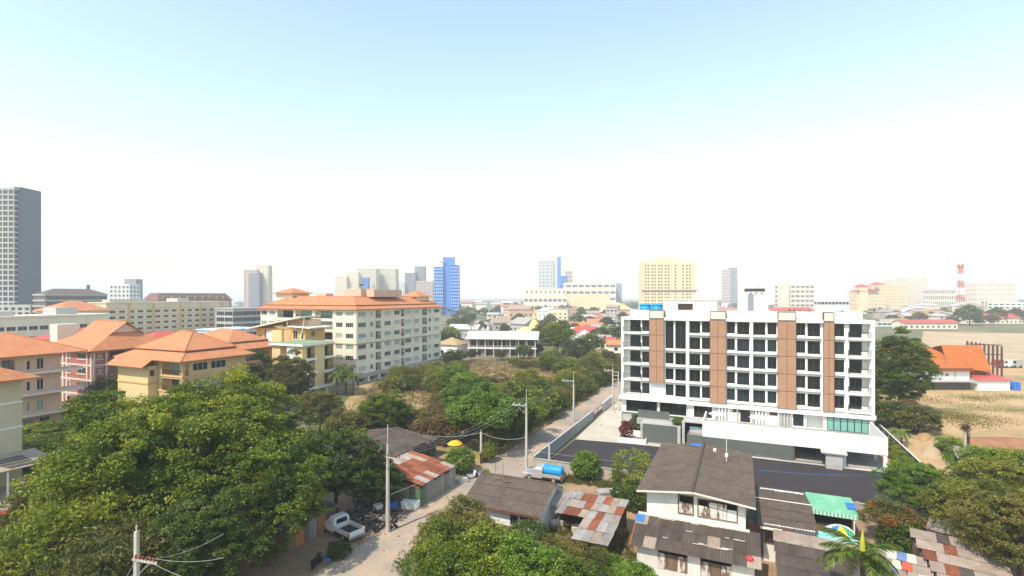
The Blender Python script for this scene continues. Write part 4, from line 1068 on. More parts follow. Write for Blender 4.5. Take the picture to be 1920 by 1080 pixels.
# slim white stair tower rising behind the block
t_ = 185
r_ = tower('white_stair_tower', 'slim white tower with a dark flat-roofed lantern behind the white block', t_, [(1401, 1440, 547, 0, M_white, M_glass, 0, 3, 0.3, 0.3, 8)])
XX = lambda px: (px - 960) / FPX * t_ - r_.location.x
MB().box(XX(1410), 0.6, ZAT(547, t_), XX(1436), 6, ZAT(541, t_)).build('lantern', M_concdark, r_)
MB().box(XX(1403), -0.4, ZAT(541, t_), XX(1438), 8, ZAT(539.5, t_)).build('lantern_roof', M_frame, r_)
for px in (1406, 1416, 1427): MB().box(XX(px), -0.06, ZAT(548.5, t_) - 0.7, XX(px + 3), -0.003, ZAT(548.5, t_)).build('window', M_glass, r_)
MB().box(XX(1402), -0.1, 0, XX(1413), -0.004, ZAT(551, t_)).build('wall_panel', T_gr, r_)
for px in (1417, 1422, 1427, 1432): MB().box(XX(px), -0.25, 0, XX(px + 1.6), -0.004, ZAT(551, t_)).build('fin', M_white, r_)
MB().tube([(XX(1426), 2, ZAT(541, t_)), (XX(1426), 2, ZAT(531, t_))], 0.06, 4).build('aerial', M_dark, r_)
# right-hand skyline
tower('white_hospital', 'long white balcony-fronted building on the right skyline', 700, [(1465, 1527, 533, 0, M_creamlt, T_gg, 6, 7, 0.75, 0.4, 18), (1465, 1480, 531, -4, M_creamlt, T_gg, 0, 1)], 'building')
tower('low_striped_hall', 'low white hall with a dark window band among the trees', 560, [(1540, 1592, 549, 0, M_white, M_glass, 1, 8, 0.9, 0.12, 14)], 'building')
r_ = tower('yellow_complex', 'yellow hotel complex with small red hip roofs on the right skyline', 620, [(1606, 1662, 546, 0, T_yel, T_pk, 6, 12), (1640, 1702, 534, 14, T_yel, T_pk, 9, 12, 0.6, 0.5, 16), (1612, 1628, 538, -2, T_yel, T_pk, 0, 1)], 'hotel')
XX = lambda px: (px - 960) / FPX * 620 - r_.location.x
for a, c, y0 in ((1606, 1645, 545.5), (1610, 1630, 537.5), (1638, 1660, 533.5)): MB().hip(XX(a) - 0.5, -2.5, XX(c) + 0.5, 12, ZAT(y0, 620), 3.4).build('roof', M_redmetal, r_)
tower('pale_hotel_pair', 'pale cream twin slab hotel above the yellow complex', 760, [(1672, 1700, 524, 0, M_creamlt, T_pk, 10, 6), (1698, 1738, 520, 12, M_creamlt, T_pk, 11, 8)], 'hotel')
tower('white_long_block', 'long white low-rise beyond the red and white mast', 700, [(1755, 1805, 541, 0, M_creamlt, T_gg, 4, 12), (1830, 1905, 530, 20, M_creamlt, T_pk, 6, 14)], 'building')
tower('white_town_block', 'white three-storey block at the right edge of the town', 590, [(1884, 1960, 567, 0, M_white, M_glass, 4, 7, 0.7, 0.4), (1862, 1900, 564, 16, M_creamlt, M_glass, 5, 5)], 'building')
tower('grey_depot', 'grey depot with wide dark doors beyond the sandy field', 470, [(1718, 1786, 585, 0, M_lightgrey, M_void, 1, 3, 0.7, 0.7, 14)], 'building')

# red and white lattice mast
t_ = 600
base = AT(1801, t_)
rm = thing('radio_mast', 'tall red and white lattice radio mast above the right-hand trees', 'mast', base, 0.3)
zt = ZAT(500, t_)
M_red = mat('mast_red', (0.52, 0.06, 0.04)); M_mw = mat('mast_white', (0.75, 0.74, 0.72))
n = 14
for i in range(n):
    b = MB()
    z0, z1 = zt * i / n, zt * (i + 1) / n
    w0, w1 = 3.2 - 1.6 * i / n, 3.2 - 1.6 * (i + 1) / n
    c0 = [(-w0, -w0, z0), (w0, -w0, z0), (w0, w0, z0), (-w0, w0, z0)]
    c1 = [(-w1, -w1, z1), (w1, -w1, z1), (w1, w1, z1), (-w1, w1, z1)]
    for k in range(4):
        b.tube([c0[k], c1[k]], 0.35, 4); b.tube([c0[k], c1[(k + 1) % 4]], 0.22, 3); b.tube([c0[(k + 1) % 4], c1[k]], 0.22, 3); b.tube([c1[k], c1[(k + 1) % 4]], 0.22, 3)
    b.build('lattice_section', M_red if (i // 2) % 2 == 0 else M_mw, rm)
b = MB().box(-2.4, -2.4, zt, 2.4, 2.4, zt + 0.5)
for k in range(6):
    q = k * math.pi / 3
    b.box(2.5 * math.cos(q) - 0.4, 2.5 * math.sin(q) - 0.4, zt - 1, 2.5 * math.cos(q) + 0.4, 2.5 * math.sin(q) + 0.4, zt + 3)
b.tube([(0, 0, zt), (0, 0, zt + 7)], 0.15, 4)
b.build('antenna_head', M_red, rm)

# temple stupa and pyramid roofs
g = G(1002, 612); t0_ = AT(1002, 300)
st = thing('stupa', 'small gilded stupa with a pointed spire among the far trees', 'stupa', t0_, 0.3)
M_gold = mat('dull_gold', (0.62, 0.48, 0.20), rough=0.5)
MB().box(-6, -6, 0, 6, 6, 2.2).box(-4.4, -4.4, 2.2, 4.4, 4.4, 4).build('base', M_gold, st)
MB().lathe([(3.8, 4), (3.5, 5), (2.7, 7), (1.5, 9), (1.0, 9.5), (1.2, 10), (0.5, 13), (0.12, 18), (0.03, 19)], 14).build('spire', M_gold, st)
MB().skirt((-9, -9, 9, 9), 2.6, (-4.5, -4.5, 4.5, 4.5), 5.2).build('roof', M_gold, st)
t0_ = 640
for px, s, lb in ((1158, 1.0, 'pale yellow pyramid tent roof just left of the white block'),):
    py_ = thing('pyramid_pavilion', lb, 'pavilion', AT(px, t0_), 0.2)
    MB().hip(-20, -20, 20, 20, 4.2, 11.6).build('roof', mat('pale_yellow_canvas', (0.74, 0.62, 0.22)), py_)
    MB().box(-17, -17, 0, 17, 17, 4.0).build('wall', M_white, py_)

# long two-storey house with white roof
lo = thing('long_house', 'long two-storey timber house with a pale sheet roof in the middle distance', 'house', GW(880, 668), -R(7))
lw, ldp = 25.5, 9.5
hs = [(s0, s1, 4.0, 6.2, 'void', 1.5) for s0, s1 in even(lw, 7, 3.0, 0.3)] + [(s0, s1, 0.4, 2.4, 'void', 1.5) for s0, s1 in even(lw, 5, 3.6, 0.3)]
box_building(lo, 0, 0, lw, ldp, 0, 6.8, mat('grey_timber', (0.24, 0.22, 0.20)), hs, [(2, 3.4, 4, 6, 'w2', 0.1), (6, 7.4, 4, 6, 'w2', 0.1)], random.Random(4), M_frame, m2=M_brownframe)
MB().box(-0.5, -1.2, 3.1, lw + 0.5, -0.003, 3.5).build('veranda_slab', M_white, lo)
link('railing', railing_mesh(lw, 0.8, M_frame, 0.5), lo, (0, -1.1, 3.5))
for i in range(9): MB().box(i * lw / 8 - 0.1, -1.15, 0, i * lw / 8 + 0.1, -0.95, 7).build('column', M_white, lo)
MB().gable_x(-1.2, -2.0, lw + 1.2, ldp + 1.2, 6.9, 2.6).build('roof', M_whiteroof, lo)

# low houses and sheds of the town, one by one
def house(name, label, px, py, w, d, h, wall_m, roof_m, rh, rz, roof='g', group=None, wins=True):
    r_ = thing(name, label, 'house', GW(px, py), rz, group)
    b = MB().box(-w / 2, 0, 0, w / 2, d, h)
    b.build('wall', wall_m, r_)
    b = MB()
    if roof == 'g': b.gable_x(-w / 2 - 0.6, -0.8, w / 2 + 0.6, d + 0.8, h + 0.02, rh); MB().prism_x([(0.05, h), (d - 0.05, h), (d / 2, h + rh * 0.93)], -w / 2 + 0.02, w / 2 - 0.02).build('gable', wall_m, r_)
    elif roof == 'h': b.hip(-w / 2 - 0.6, -0.6, w / 2 + 0.6, d + 0.6, h + 0.15, rh)
    else: b.box(-w / 2 - 0.2, -0.2, h, w / 2 + 0.2, d + 0.2, h + 0.35)
    b.build('roof', roof_m, r_)
    if wins:
        n = max(1, int(w / 4))
        for fl in range(max(1, int(h / 3.2))):
            for i in range(n):
                x = -w / 2 + (i + 0.5) * w / n
                o = MB().box(x - 0.7, -0.06, fl * 3.1 + 1.0, x + 0.7, -0.003, fl * 3.1 + 2.3).build('window', M_glass, r_)
    return r_
named = [
 ('red_shed', 'brick red flat-fronted shed right of the large round tree', 1088, 636, 11, 8, 5.6, mat('brick_red_paint', (0.50, 0.11, 0.06)), M_whiteroof, 0.6, -0.25, 'f'),
 ('grey_roof_shed', 'long pale grey roofed shed right of the brick red shed', 1130, 630, 15, 14, 4.2, M_lightgrey, M_zinc, 2.2, -0.4, 'g'),
 ('red_roof_cottage', 'low cottage with rust red roof left of the white block', 1128, 654, 11, 8, 3.4, M_creamlt, M_redmetal, 1.6, -0.3, 'g'),
 ('orange_roof_cottage', 'low cottage with orange roof against the white block edge', 1155, 662, 7, 7, 3.4, M_creamlt, M_tile, 1.8, -0.3, 'g'),
 ('white_barn', 'white roofed barn behind the left end of the long house', 868, 634, 16, 9, 5, M_lightgrey, M_whiteroof, 2.4, -0.2, 'g'),
 ('grey_gabled_hall', 'grey gabled hall right behind the long house', 970, 622, 16, 14, 5.2, M_lightgrey, M_zinc, 4.0, -0.9, 'g'),
 ('orange_temple_hall', 'small temple hall with orange roof right of the stupa', 1034, 600, 12, 9, 7, M_creamlt, M_tile, 4.5, 0.2, 'g'),
 ('brown_long_shed', 'dark roofed long shed right of the temple hall', 1075, 598, 22, 9, 6, M_lightgrey, M_tile2, 2, 0.1, 'g'),
 ('tan_roof_house', 'white house with tan hip roof at the far end of the cream hotel', 838, 668, 9, 8, 4.4, M_white, mat('tan_tile', (0.40, 0.28, 0.15)), 2.4, -GA, 'h'),
 ('orange_warehouse_cottage', 'red roofed roadside shed beyond the sandy field', 1745, 617, 40, 10, 4.5, M_creamlt, M_redmetal, 2.0, 0.05, 'g'),
 ('long_red_roof_row', 'long row of low red roofed shops right of the mast foot', 1880, 607, 70, 12, 5.0, M_creamlt, M_redmetal, 3.5, 0.1, 'g'),
 ('white_wall_shed', 'low white walled shed at the sandy field edge', 1672, 612, 24, 8, 2.6, M_white, M_lightgrey, 0.8, 0.1, 'g'),
 ('orange_roof_pair', 'house with vivid orange roof below the radio mast', 1762, 600, 26, 12, 5, M_lightgrey, M_tile, 4, 0.3, 'g'),
 ('domed_roof_hall', 'pale round-roofed hall among trees right of the white block', 1638, 588, 36, 16, 6, M_creamlt, M_creamlt, 4, 0.1, 'h'),
 ('red_row_behind_block', 'row of red roofed townhouses showing over the white block roof', 1485, 595, 46, 10, 7.5, M_creamlt, M_redmetal, 3.6, 0.0, 'g'),
 ('dusky_row_behind_block', 'row of dusky pink roofed townhouses between head house and stair tower', 1372, 596, 26, 10, 7.5, M_creamlt, mat('dusky_pink_tile', (0.36, 0.18, 0.15)), 3.6, 0.0, 'g')]
for a in named:
    house(a[0], a[1], a[2], a[3], a[4], a[5], a[6], a[7], a[8], a[9], a[10], a[11])
rng = random.Random(42)
walls_ = [M_creamlt, M_white, M_cream, M_lightgrey, M_pinktrim, M_peach]
roofs_ = [M_whiteroof, M_zinc, M_tile, M_redmetal, M_tile2, M_asbpale, M_whiteroof, M_lightgrey, M_asbpale]
kinds_ = [('white_roofed_house', 'small low-rise house of the hazy town beyond the trees'), ]
cnt = 0
zones = [(850, 1170, 572, 606, 46), (1120, 1480, 570, 582, 16), (1440, 1920, 570, 586, 36), (1640, 1920, 586, 600, 10), (40, 520, 575, 592, 16), (850, 1010, 606, 628, 9), (1085, 1165, 610, 656, 12), (1430, 1920, 564, 572, 30), (860, 1170, 566, 574, 14), (1640, 1920, 588, 610, 16)]
for (xa, xb, ya, yb_, nn) in zones:
    zone_txt = 'in the left-hand town' if xb < 600 else ('on the right-hand town skyline' if xa > 1400 else ('in the town beyond the white block' if xa > 1100 else 'in the middle town beyond the vacant lot'))
    for i in range(nn):
        px = rng.uniform(xa, xb); py = rng.uniform(ya, yb_)
        if 985 < px < 1020 and py > 590: continue
        t_ = CAMZ * FPX / (py - HOR)
        hgt = rng.choice([3.4, 5, 6.5, 6.5, 9, 12]) if t_ > 420 else rng.choice([3.2, 3.6, 5])
        w_ = rng.uniform(9, 26) if t_ > 420 else rng.uniform(7, 14)
        rk = rng.choice('ggghf')
        wm_, rm_ = rng.choice(walls_), rng.choice(roofs_)
        wd_ = {'white_paint': 'white', 'lower': ''}.get(wm_.name, wm_.name.split('_')[0] if not wm_.name.startswith('pale') else 'pale')
        rd_ = {M_whiteroof: 'white sheet', M_zinc: 'grey zinc', M_tile: 'orange tile', M_redmetal: 'red metal', M_tile2: 'brown tile', M_asbpale: 'tan', M_lightgrey: 'grey'}[rm_]
        house('town_house', 'small %s house with %s roof %s' % (wd_, rd_, zone_txt), px, py, w_, rng.uniform(8, 14), hgt, wm_, rm_, rng.uniform(1.4, 3.4), rng.choice([-0.42, -0.42, 0.1, 0.25, -0.1]), rk, 'low houses of the distant town', t_ < 600)
# ================================================================== corrugated roofs, sheet by sheet
_sh = {}
def sheet_mesh(w, l, pitch, amp, m, name='sheet'):
    k = (round(w, 2), round(l, 2), pitch, amp, m.name, name)
    if k not in _sh:
        n = max(2, int(round(w / pitch * 2)))
        vs, fs = [], []
        for i in range(n + 1):
            x = w * i / n
            z = amp if i % 2 else -amp
            vs += [(x, 0, z), (x, l, z)]
        for i in range(n): fs.append((2 * i, 2 * i + 2, 2 * i + 3, 2 * i + 1))
        b = MB().add(vs, fs)
        _sh[k] = b.mesh(name, m, smooth=False)
    return _sh[k]
def lay(root, a, b, c, nx, ny, choose, pitch=0.2, amp=0.022, rng=None, name='sheet', skip=(), lap=1.06, jit=0.01):
    """sheets over the parallelogram: a = low left corner, b = low right, c = high left (local to root)"""
    rng = rng or random.Random(1)
    a, b, c = Vector(a), Vector(b), Vector(c)
    ex, ey = b - a, c - a
    w, l = ex.length / nx, ey.length / ny
    x_, y_ = ex.normalized(), ey.normalized()
    z_ = x_.cross(y_).normalized()
    y2 = z_.cross(x_)
    mt = Matrix((x_, y2, z_)).transposed().to_euler()
    for j in range(ny):
        for i in range(nx):
            if (i, j) in skip: continue
            p = a + ex * (i / nx) + ey * (j / ny) + z_ * (0.006 * (i % 2) + 0.012 * j + rng.uniform(0, jit))
            o = link(name, sheet_mesh(w * 1.03, l * lap, pitch, amp, choose(i, j, rng), name), root, p)
            o.rotation_euler = mt
            o.rotation_euler.rotate_axis('Z', rng.uniform(-jit, jit))
            o.rotation_euler.rotate_axis('X', -0.018)

# ---------------------------------------------------------------- brown-roofed cottage by the lane
hA = thing('cottage', 'low cottage with a plain dark brown gable roof beside the lane', 'house', W(45.0, -24.9))
aw, ad = 7.4, 7.6
MB().box(0, 0, 0, aw, ad, 2.55).build('wall', M_board, hA)
MB().prism_x([(0.05, 2.55), (ad - 0.05, 2.55), (3.7, 4.0)], 0.02, aw - 0.02).build('gable', M_board, hA)
lay(hA, (-0.5, -0.6, 2.5), (aw + 0.5, -0.6, 2.5), (-0.5, 3.7, 4.15), 9, 3, lambda i, j, r: M_oldtile, 0.16, 0.008, random.Random(1))
lay(hA, (aw + 0.5, ad + 0.6, 2.55), (-0.5, ad + 0.6, 2.55), (aw + 0.5, 3.7, 4.15), 9, 3, lambda i, j, r: M_oldtile, 0.16, 0.008, random.Random(2))
MB().tube([(-0.5, 3.7, 4.18), (aw + 0.5, 3.7, 4.18)], 0.09, 6).build('ridge_cap', M_oldtile, hA)
MB().box(-0.5, -0.62, 2.30, aw + 0.5, -0.56, 2.46).build('fascia', mat('dark_red_fascia', (0.16, 0.05, 0.035)), hA)
sA = Side(hA, 0, 0, aw, ad, 'F')
for x in (4.6, 5.6, 6.4): sA.window(x, 1.1, 0.78, 1.1, 3, -0.06, M_greenwall, M_glass)
MB().box(0.2, -0.05, 0, aw - 0.3, -0.004, 0.9).build('plinth', M_concrete, hA)
for x, y, z in ((1.6, 3.0, 4.0), (2.4, 2.8, 3.95)): MB().box(x, y, z, x + 0.9, y + 0.14, z + 0.06).build('loose_board', M_wood, hA)
for x in (1.1, 2.0): MB().tube([(x, 3.9, 4.1), (x, 3.9, 5.6)], 0.025, 5).build('aerial_rod', M_rust, hA)
# ---------------------------------------------------------------- rusty patchwork shed
sB = thing('patchwork_shed', 'open shed under a patchwork of grey and rusty corrugated sheets', 'shed', W(42.4, -16.3))
def pick(i, j, r):
    q = r.random()
    return M_rust if q < 0.22 else (M_asbpale if q < 0.50 else M_zinc)
lay(sB, (2.9, 0.0, 2.1), (6.1, 0.0, 2.1), (2.9, 4.0, 2.35), 4, 2, pick, 0.16, 0.014, random.Random(5), lap=1.1, jit=0.03)
lay(sB, (0.0, 4.0, 2.35), (6.1, 4.0, 2.35), (0.0, 8.8, 2.7), 8, 3, pick, 0.16, 0.014, random.Random(8), lap=1.08, jit=0.03)
for x, y, h in ((3.1, 0.4, 2.0), (5.9, 0.4, 2.0), (0.3, 4.4, 2.3), (5.9, 4.4, 2.3), (0.3, 8.5, 2.6), (5.9, 8.5, 2.6)): MB().box(x - 0.05, y - 0.05, 0, x + 0.05, y + 0.05, h).build('post', M_wood, sB)
for y, h in ((0.4, 2.0), (4.3, 2.28), (8.4, 2.6)): MB().box(0.2 if y > 2 else 3.0, y - 0.04, h - 0.06, 6.0, y + 0.04, h + 0.02).build('purlin', M_wood, sB)
MB().box(0.3, 8.55, 0, 5.9, 8.63, 2.2).build('back_wall', M_wood, sB)
sl = thing('leaning_sheet', 'curved pale zinc sheet hanging off the left edge of the patchwork shed', 'sheet', W(48.5, -17.3, 1.4))
lay(sl, (-1.3, 0, 0.9), (0.9, -0.6, 0.8), (-1.0, 2.2, 1.5), 1, 1, lambda i, j, r: M_zinc, 0.14, 0.015)
MB().tube([(0.6, -0.9, 0.2), (1.4, 1.6, 1.3)], 0.03, 5).build('pole', M_frame, sl)
# ---------------------------------------------------------------- two-storey white house
hB = thing('white_house', 'two-storey whitewashed house with peeling shutters and weathered grey-brown roof', 'house', W(46.5, -7.65))
bw, bd = 8.0, 13.8
def bx(px, u=46.5): return FU(u, px, 950)[0] + 7.65
FB = Side(hB, 0, 0, bw, bd, 'F')
def bz(py, px, u=46.5): return FU(u, px, py)[1]
h1 = (bx(1273), bx(1299), bz(960, 1286), bz(930, 1286), 'void', 0.7)
h2 = (bx(1309.5), bx(1381.5), bz(970, 1345), bz(941, 1345), 'void', 0.7)
FB.wall(0, 6.05, [h1, h2], M_board, m2=M_void)
for sdn in 'RLB':
    sd = Side(hB, 0, 0, bw, bd, sdn)
    hs = [(2, 3.6, 4, 5.4, 'w2', 0.1), (7, 8.6, 4, 5.4, 'w2', 0.1)] if sdn != 'B' else []
    sd.wall(0, 6.05, hs, M_board); sd.fill(hs, random.Random(1), M_wood)
sw = (h1[1] - h1[0]) / 2
for q in range(2): MB().box(q * sw + 0.02, -0.05, 0, (q + 1) * sw - 0.02, -0.004, (h1[3] - h1[2]) * 0.66).build('shutter', M_peel, hB, (h1[0], 0, h1[2] - 0.1))
sw = (h2[1] - h2[0]) / 4
for q in range(4):
    o = MB().box(q * sw + 0.02, -0.05, 0, (q + 1) * sw - 0.02, -0.004, (h2[3] - h2[2]) * (0.70 if q in (0, 3) else 1.0)).build('shutter', M_peel if q != 3 else M_board, hB, (h2[0], 0, h2[2] - 0.12))
for h in (h1, h2):
    b = MB()
    b.box(h[0] - 0.08, -0.07, h[2] - 0.2, h[1] + 0.08, -0.003, h[2] - 0.11); b.box(h[0] - 0.08, -0.07, h[3], h[1] + 0.08, -0.003, h[3] + 0.07)
    b.box(h[0] - 0.08, -0.07, h[2] - 0.11, h[0] - 0.003, -0.003, h[3]); b.box(h[1] + 0.003, -0.07, h[2] - 0.11, h[1] + 0.08, -0.003, h[3])
    b.build('window_frame', M_wood, hB)
for q in range(1, 20):
    x = bw * q / 20
    if any(h[0] - 0.1 < x < h[1] + 0.1 for h in (h1, h2)): continue
    FB.put('batten', MB().box(0, -0.02, 3.62, 0.04, -0.002, 5.95).mesh('batten', M_board), x, 0, 0)
# low gable roof, eaves left and right, ridge running away
xr = bx(1300)
lay(hB, (-0.75, bd + 0.7, 6.0), (-0.75, -0.85, 6.0), (xr, bd + 0.7, 6.55), 16, 4, lambda i, j, r: M_oldtile, 0.2, 0.02, random.Random(3))
lay(hB, (bw + 0.75, -0.85, 6.0), (bw + 0.75, bd + 0.7, 6.0), (xr, -0.85, 6.55), 16, 4, lambda i, j, r: M_oldtile, 0.2, 0.02, random.Random(4))
MB().tube([(xr, -0.9, 6.60), (xr, bd + 0.75, 6.60)], 0.13, 6).build('ridge_cap', M_asb, hB)
MB().prism([(0.02, 0.02), (bw - 0.02, 0.02), (bw - 0.02, bd - 0.02), (0.02, bd - 0.02)], 6.05, 6.07).build('ceiling', M_wood, hB)
MB().hexa([(-0.75, -0.9, 5.82), (xr, -0.9, 6.37), (xr, -0.86, 6.37), (-0.75, -0.86, 5.82)], [(-0.75, -0.9, 5.97), (xr, -0.9, 6.52), (xr, -0.86, 6.52), (-0.75, -0.86, 5.97)]).build('bargeboard', M_trim, hB)
MB().hexa([(xr, -0.9, 6.37), (bw + 0.75, -0.9, 5.82), (bw + 0.75, -0.86, 5.82), (xr, -0.86, 6.37)], [(xr, -0.9, 6.52), (bw + 0.75, -0.9, 5.97), (bw + 0.75, -0.86, 5.97), (xr, -0.86, 6.52)]).build('bargeboard', M_trim, hB)
MB().add([(0.02, -0.01, 6.05), (bw - 0.02, -0.01, 6.05), (xr, -0.01, 6.45)], [(0, 1, 2)]).build('gable', M_board, hB)
MB().tube([(xr + 2.4, 9.5, 6.3), (xr + 2.4, 9.5, 10.2)], 0.035, 5).tube([(xr + 1.6, 9.5, 9.0), (xr + 2.4, 9.5, 9.6), (xr + 3.0, 9.3, 9.1)], 0.02, 4).build('aerial', M_frame, hB)
for x, y in ((xr + 1.0, 12.2), (xr + 2.2, 11.2)): MB().box(x, y, 6.52 - 0.09 * (x - xr), x + 0.3, y + 1.2, 6.58 - 0.09 * (x - xr)).build('loose_board', M_trim, hB)
MB().box(xr - 1.4, 13.2, 6.56, xr - 0.2, 13.9, 6.60).build('tarp_patch', M_bluetarp, hB)
# lean-to in front
ly = -3.75
def pickB(i, j, r):
    q = r.random()
    return M_asbpale if q < 0.10 else M_asb
lay(hB, (-0.75, ly, 2.45), (bw + 1.05, ly, 2.45), (-0.75, -0.06, 3.62), 10, 3, pickB, 0.25, 0.035, random.Random(6))
for q in range(18):
    rr = random.Random(q)
    MB().box(0, 0, 0, rr.uniform(0.25, 0.9), 0.05, 0.03).build('mortar_patch', M_trim, hB, (rr.uniform(1, bw - 0.6), rr.choice([-1.22, -2.45, -0.25]) + rr.uniform(-0.1, 0.1), 0)).location.z = 0
for o in hB.children:
    if o.name.startswith('mortar_patch'): o.location.z = 2.45 + (o.location.y - ly) / (-0.06 - ly) * 1.17 + 0.07
MB().box(-0.72, -0.16, 3.60, bw + 0.3, -0.004, 3.78).build('flashing', M_trim, hB)
LF = Side(hB, -0.3, -3.1, bw + 0.6, 0, 'F')
def cx(px): return FU(43.4, px, 1050)[0] + 7.65 + 0.3
s1 = (cx(1233), cx(1289), 0.75, 2.2, 'void', 0.6); s2 = (cx(1313), cx(1372), 0.5, 2.2, 'void', 0.6)
LF.wall(0, 2.5, [s1, s2], M_board, m2=M_void)
for s in (s1, s2):
    w3 = (s[1] - s[0]) / 3
    for q in range(3): LF.put('shutter', MB().box(0.02, -0.05, s[2] - 0.05, w3 - 0.02, -0.004, s[3] - 0.25).mesh('shutter', M_peel if q != 1 else M_wood), s[0] + q * w3, 0, 0)
for sdn in 'RL': Side(hB, -0.3, -3.1, bw + 0.6, 0, sdn).wall(0, 2.6, [], M_board)
MB().hexa([(-0.85, ly, 2.2), (-0.75, ly, 2.2), (-0.75, -0.1, 3.4), (-0.85, -0.1, 3.4)], [(-0.85, ly, 2.42), (-0.75, ly, 2.42), (-0.75, -0.1, 3.6), (-0.85, -0.1, 3.6)]).build('bargeboard', M_rust, hB)
bt = tag(link('tarp', MB().hexa([(0, 0, 0), (0.7, 0, 0.05), (0.7, 0.9, 0.3), (0, 0.9, 0.25)], [(0.02, 0, 0.08), (0.7, 0, 0.11), (0.68, 0.9, 0.37), (0, 0.88, 0.33)]).mesh('tarp', M_bluetarp), None, W(45.4, -8.45, 3.3), -GA), 'small bright blue tarp at the upper left corner of the lean-to roof', 'tarp')
rt_ = tag(link('red_rag', MB().lathe([(0.32, 0), (0.3, 0.1), (0.18, 0.22), (0.05, 0.27)], 7).mesh('red_rag', M_carred), None, W(43.6, 0.6, 2.72), 0.3), 'crumpled red cloth at the right corner of the lean-to roof', 'cloth')
# ---------------------------------------------------------------- long low house right of it
hC = thing('low_house', 'low house with a broad weathered roof and red fascia right of the white house', 'house', W(49.4, 1.5))
MB().box(0.3, 0.3, 0, 4.2, 9.6, 3.2).build('wall', M_board, hC)
lay(hC, (-0.2, 0, 3.15), (4.4, 0, 3.15), (-0.2, 5.0, 3.7), 5, 3, lambda i, j, r: M_oldtile, 0.2, 0.012, random.Random(2))
lay(hC, (4.4, 10.2, 3.1), (-0.2, 10.2, 3.1), (4.4, 5.0, 3.7), 5, 3, lambda i, j, r: M_oldtile, 0.2, 0.012, random.Random(9))
MB().tube([(-0.25, 5.0, 3.74), (4.45, 5.0, 3.74)], 0.06, 5).build('ridge_cap', M_trim, hC)
MB().box(-0.9, -0.1, 2.75, 2.4, -0.02, 3.08).build('fascia', mat('oxide_red_paint', (0.22, 0.035, 0.025)), hC)
cC = Side(hC, 0.3, 0.3, 4.2, 9.6, 'F')
for x in (0.05, 1.0): cC.window(x, 1.6, 0.9, 1.0, 2, -0.06, M_wood, M_glass)
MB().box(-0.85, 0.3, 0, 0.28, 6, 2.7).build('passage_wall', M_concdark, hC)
MB().box(0, -0.5, 3.06, 1.7, -0.1, 3.12).build('board', M_cream, hC)
# ---------------------------------------------------------------- lower-right house with dark corrugated roof
hE = thing('corrugated_house', 'house under a large dark corrugated roof with a pale ridge strip, bottom right', 'house', W(41.0, 2.4))
MB().box(0.4, 0.6, 0, 6.6, 7.6, 2.1).build('wall', M_creamlt, hE)
lay(hE, (0, 0, 1.95), (7.6, -0.4, 1.95), (0, 6.2, 2.95), 8, 4, lambda i, j, r: M_asb, 0.22, 0.03, random.Random(12))
lay(hE, (0, 6.1, 2.98), (7.6, 5.7, 2.98), (0, 7.8, 3.22), 8, 1, lambda i, j, r: M_asbpale, 0.16, 0.02, random.Random(13))
# ---------------------------------------------------------------- green awnings and stall
hD = thing('market_stall', 'dark open stall under a mint green awning with striped valance', 'stall', W(56.9, 6.0))
M_mint = mat('mint_canvas', (0.13, 0.38, 0.22), (0.20, 0.44, 0.28), sc=1.2); M_mintlt = mat('pale_mint_canvas', (0.50, 0.70, 0.58)); M_mint2 = mat('aqua_sheet', (0.22, 0.58, 0.50), (0.28, 0.62, 0.54), sc=1.5)
MB().box(0.1, 1.9, 0, 3.8, 3.4, 2.2).build('back_wall', M_void, hD)
for x in (0.1, 3.7):
    for y in (0.1, 3.3): MB().box(x - 0.05, y - 0.05, 0, x + 0.05, y + 0.05, 2.45).build('post', M_frame, hD)
MB().slab4((0, 0, 2.5), (4.0, 0, 2.5), (4.0, 3.4, 2.95), (0, 3.4, 2.95), 0.05).build('awning', M_mint, hD)
for q in range(26): MB().box(q * 4.0 / 26, -0.03, 2.08, (q + 1) * 4.0 / 26 - 0.004, 0.0, 2.49).build('valance_strip', M_mint if q % 2 else M_mintlt, hD)
MB().box(3.3, 0.9, 2.68, 4.0, 2.2, 2.86).build('tarp_patch', M_bluetarp, hD)
MB().box(0.3, 0.9, 0, 3.4, 1.4, 0.9).build('counter', M_wood, hD)
aD = thing('aqua_awning', 'pale aqua corrugated awning in front of the dark stall', 'awning', W(50.6, 5.9))
lay(aD, (0, 0, 1.8), (3.7, -0.3, 1.8), (0, 2.2, 2.1), 5, 1, lambda i, j, r: M_mint2 if i < 4 else M_whiteroof, 0.2, 0.02, random.Random(3))
for x in (0.1, 3.5): MB().box(x - 0.04, 0.1, 0, x + 0.04, 0.18, 1.75).build('post', M_frame, aD)
for x in (0.1, 3.5): MB().box(x - 0.04, 1.95, 0, x + 0.04, 2.03, 2.0).build('post', M_frame, aD)
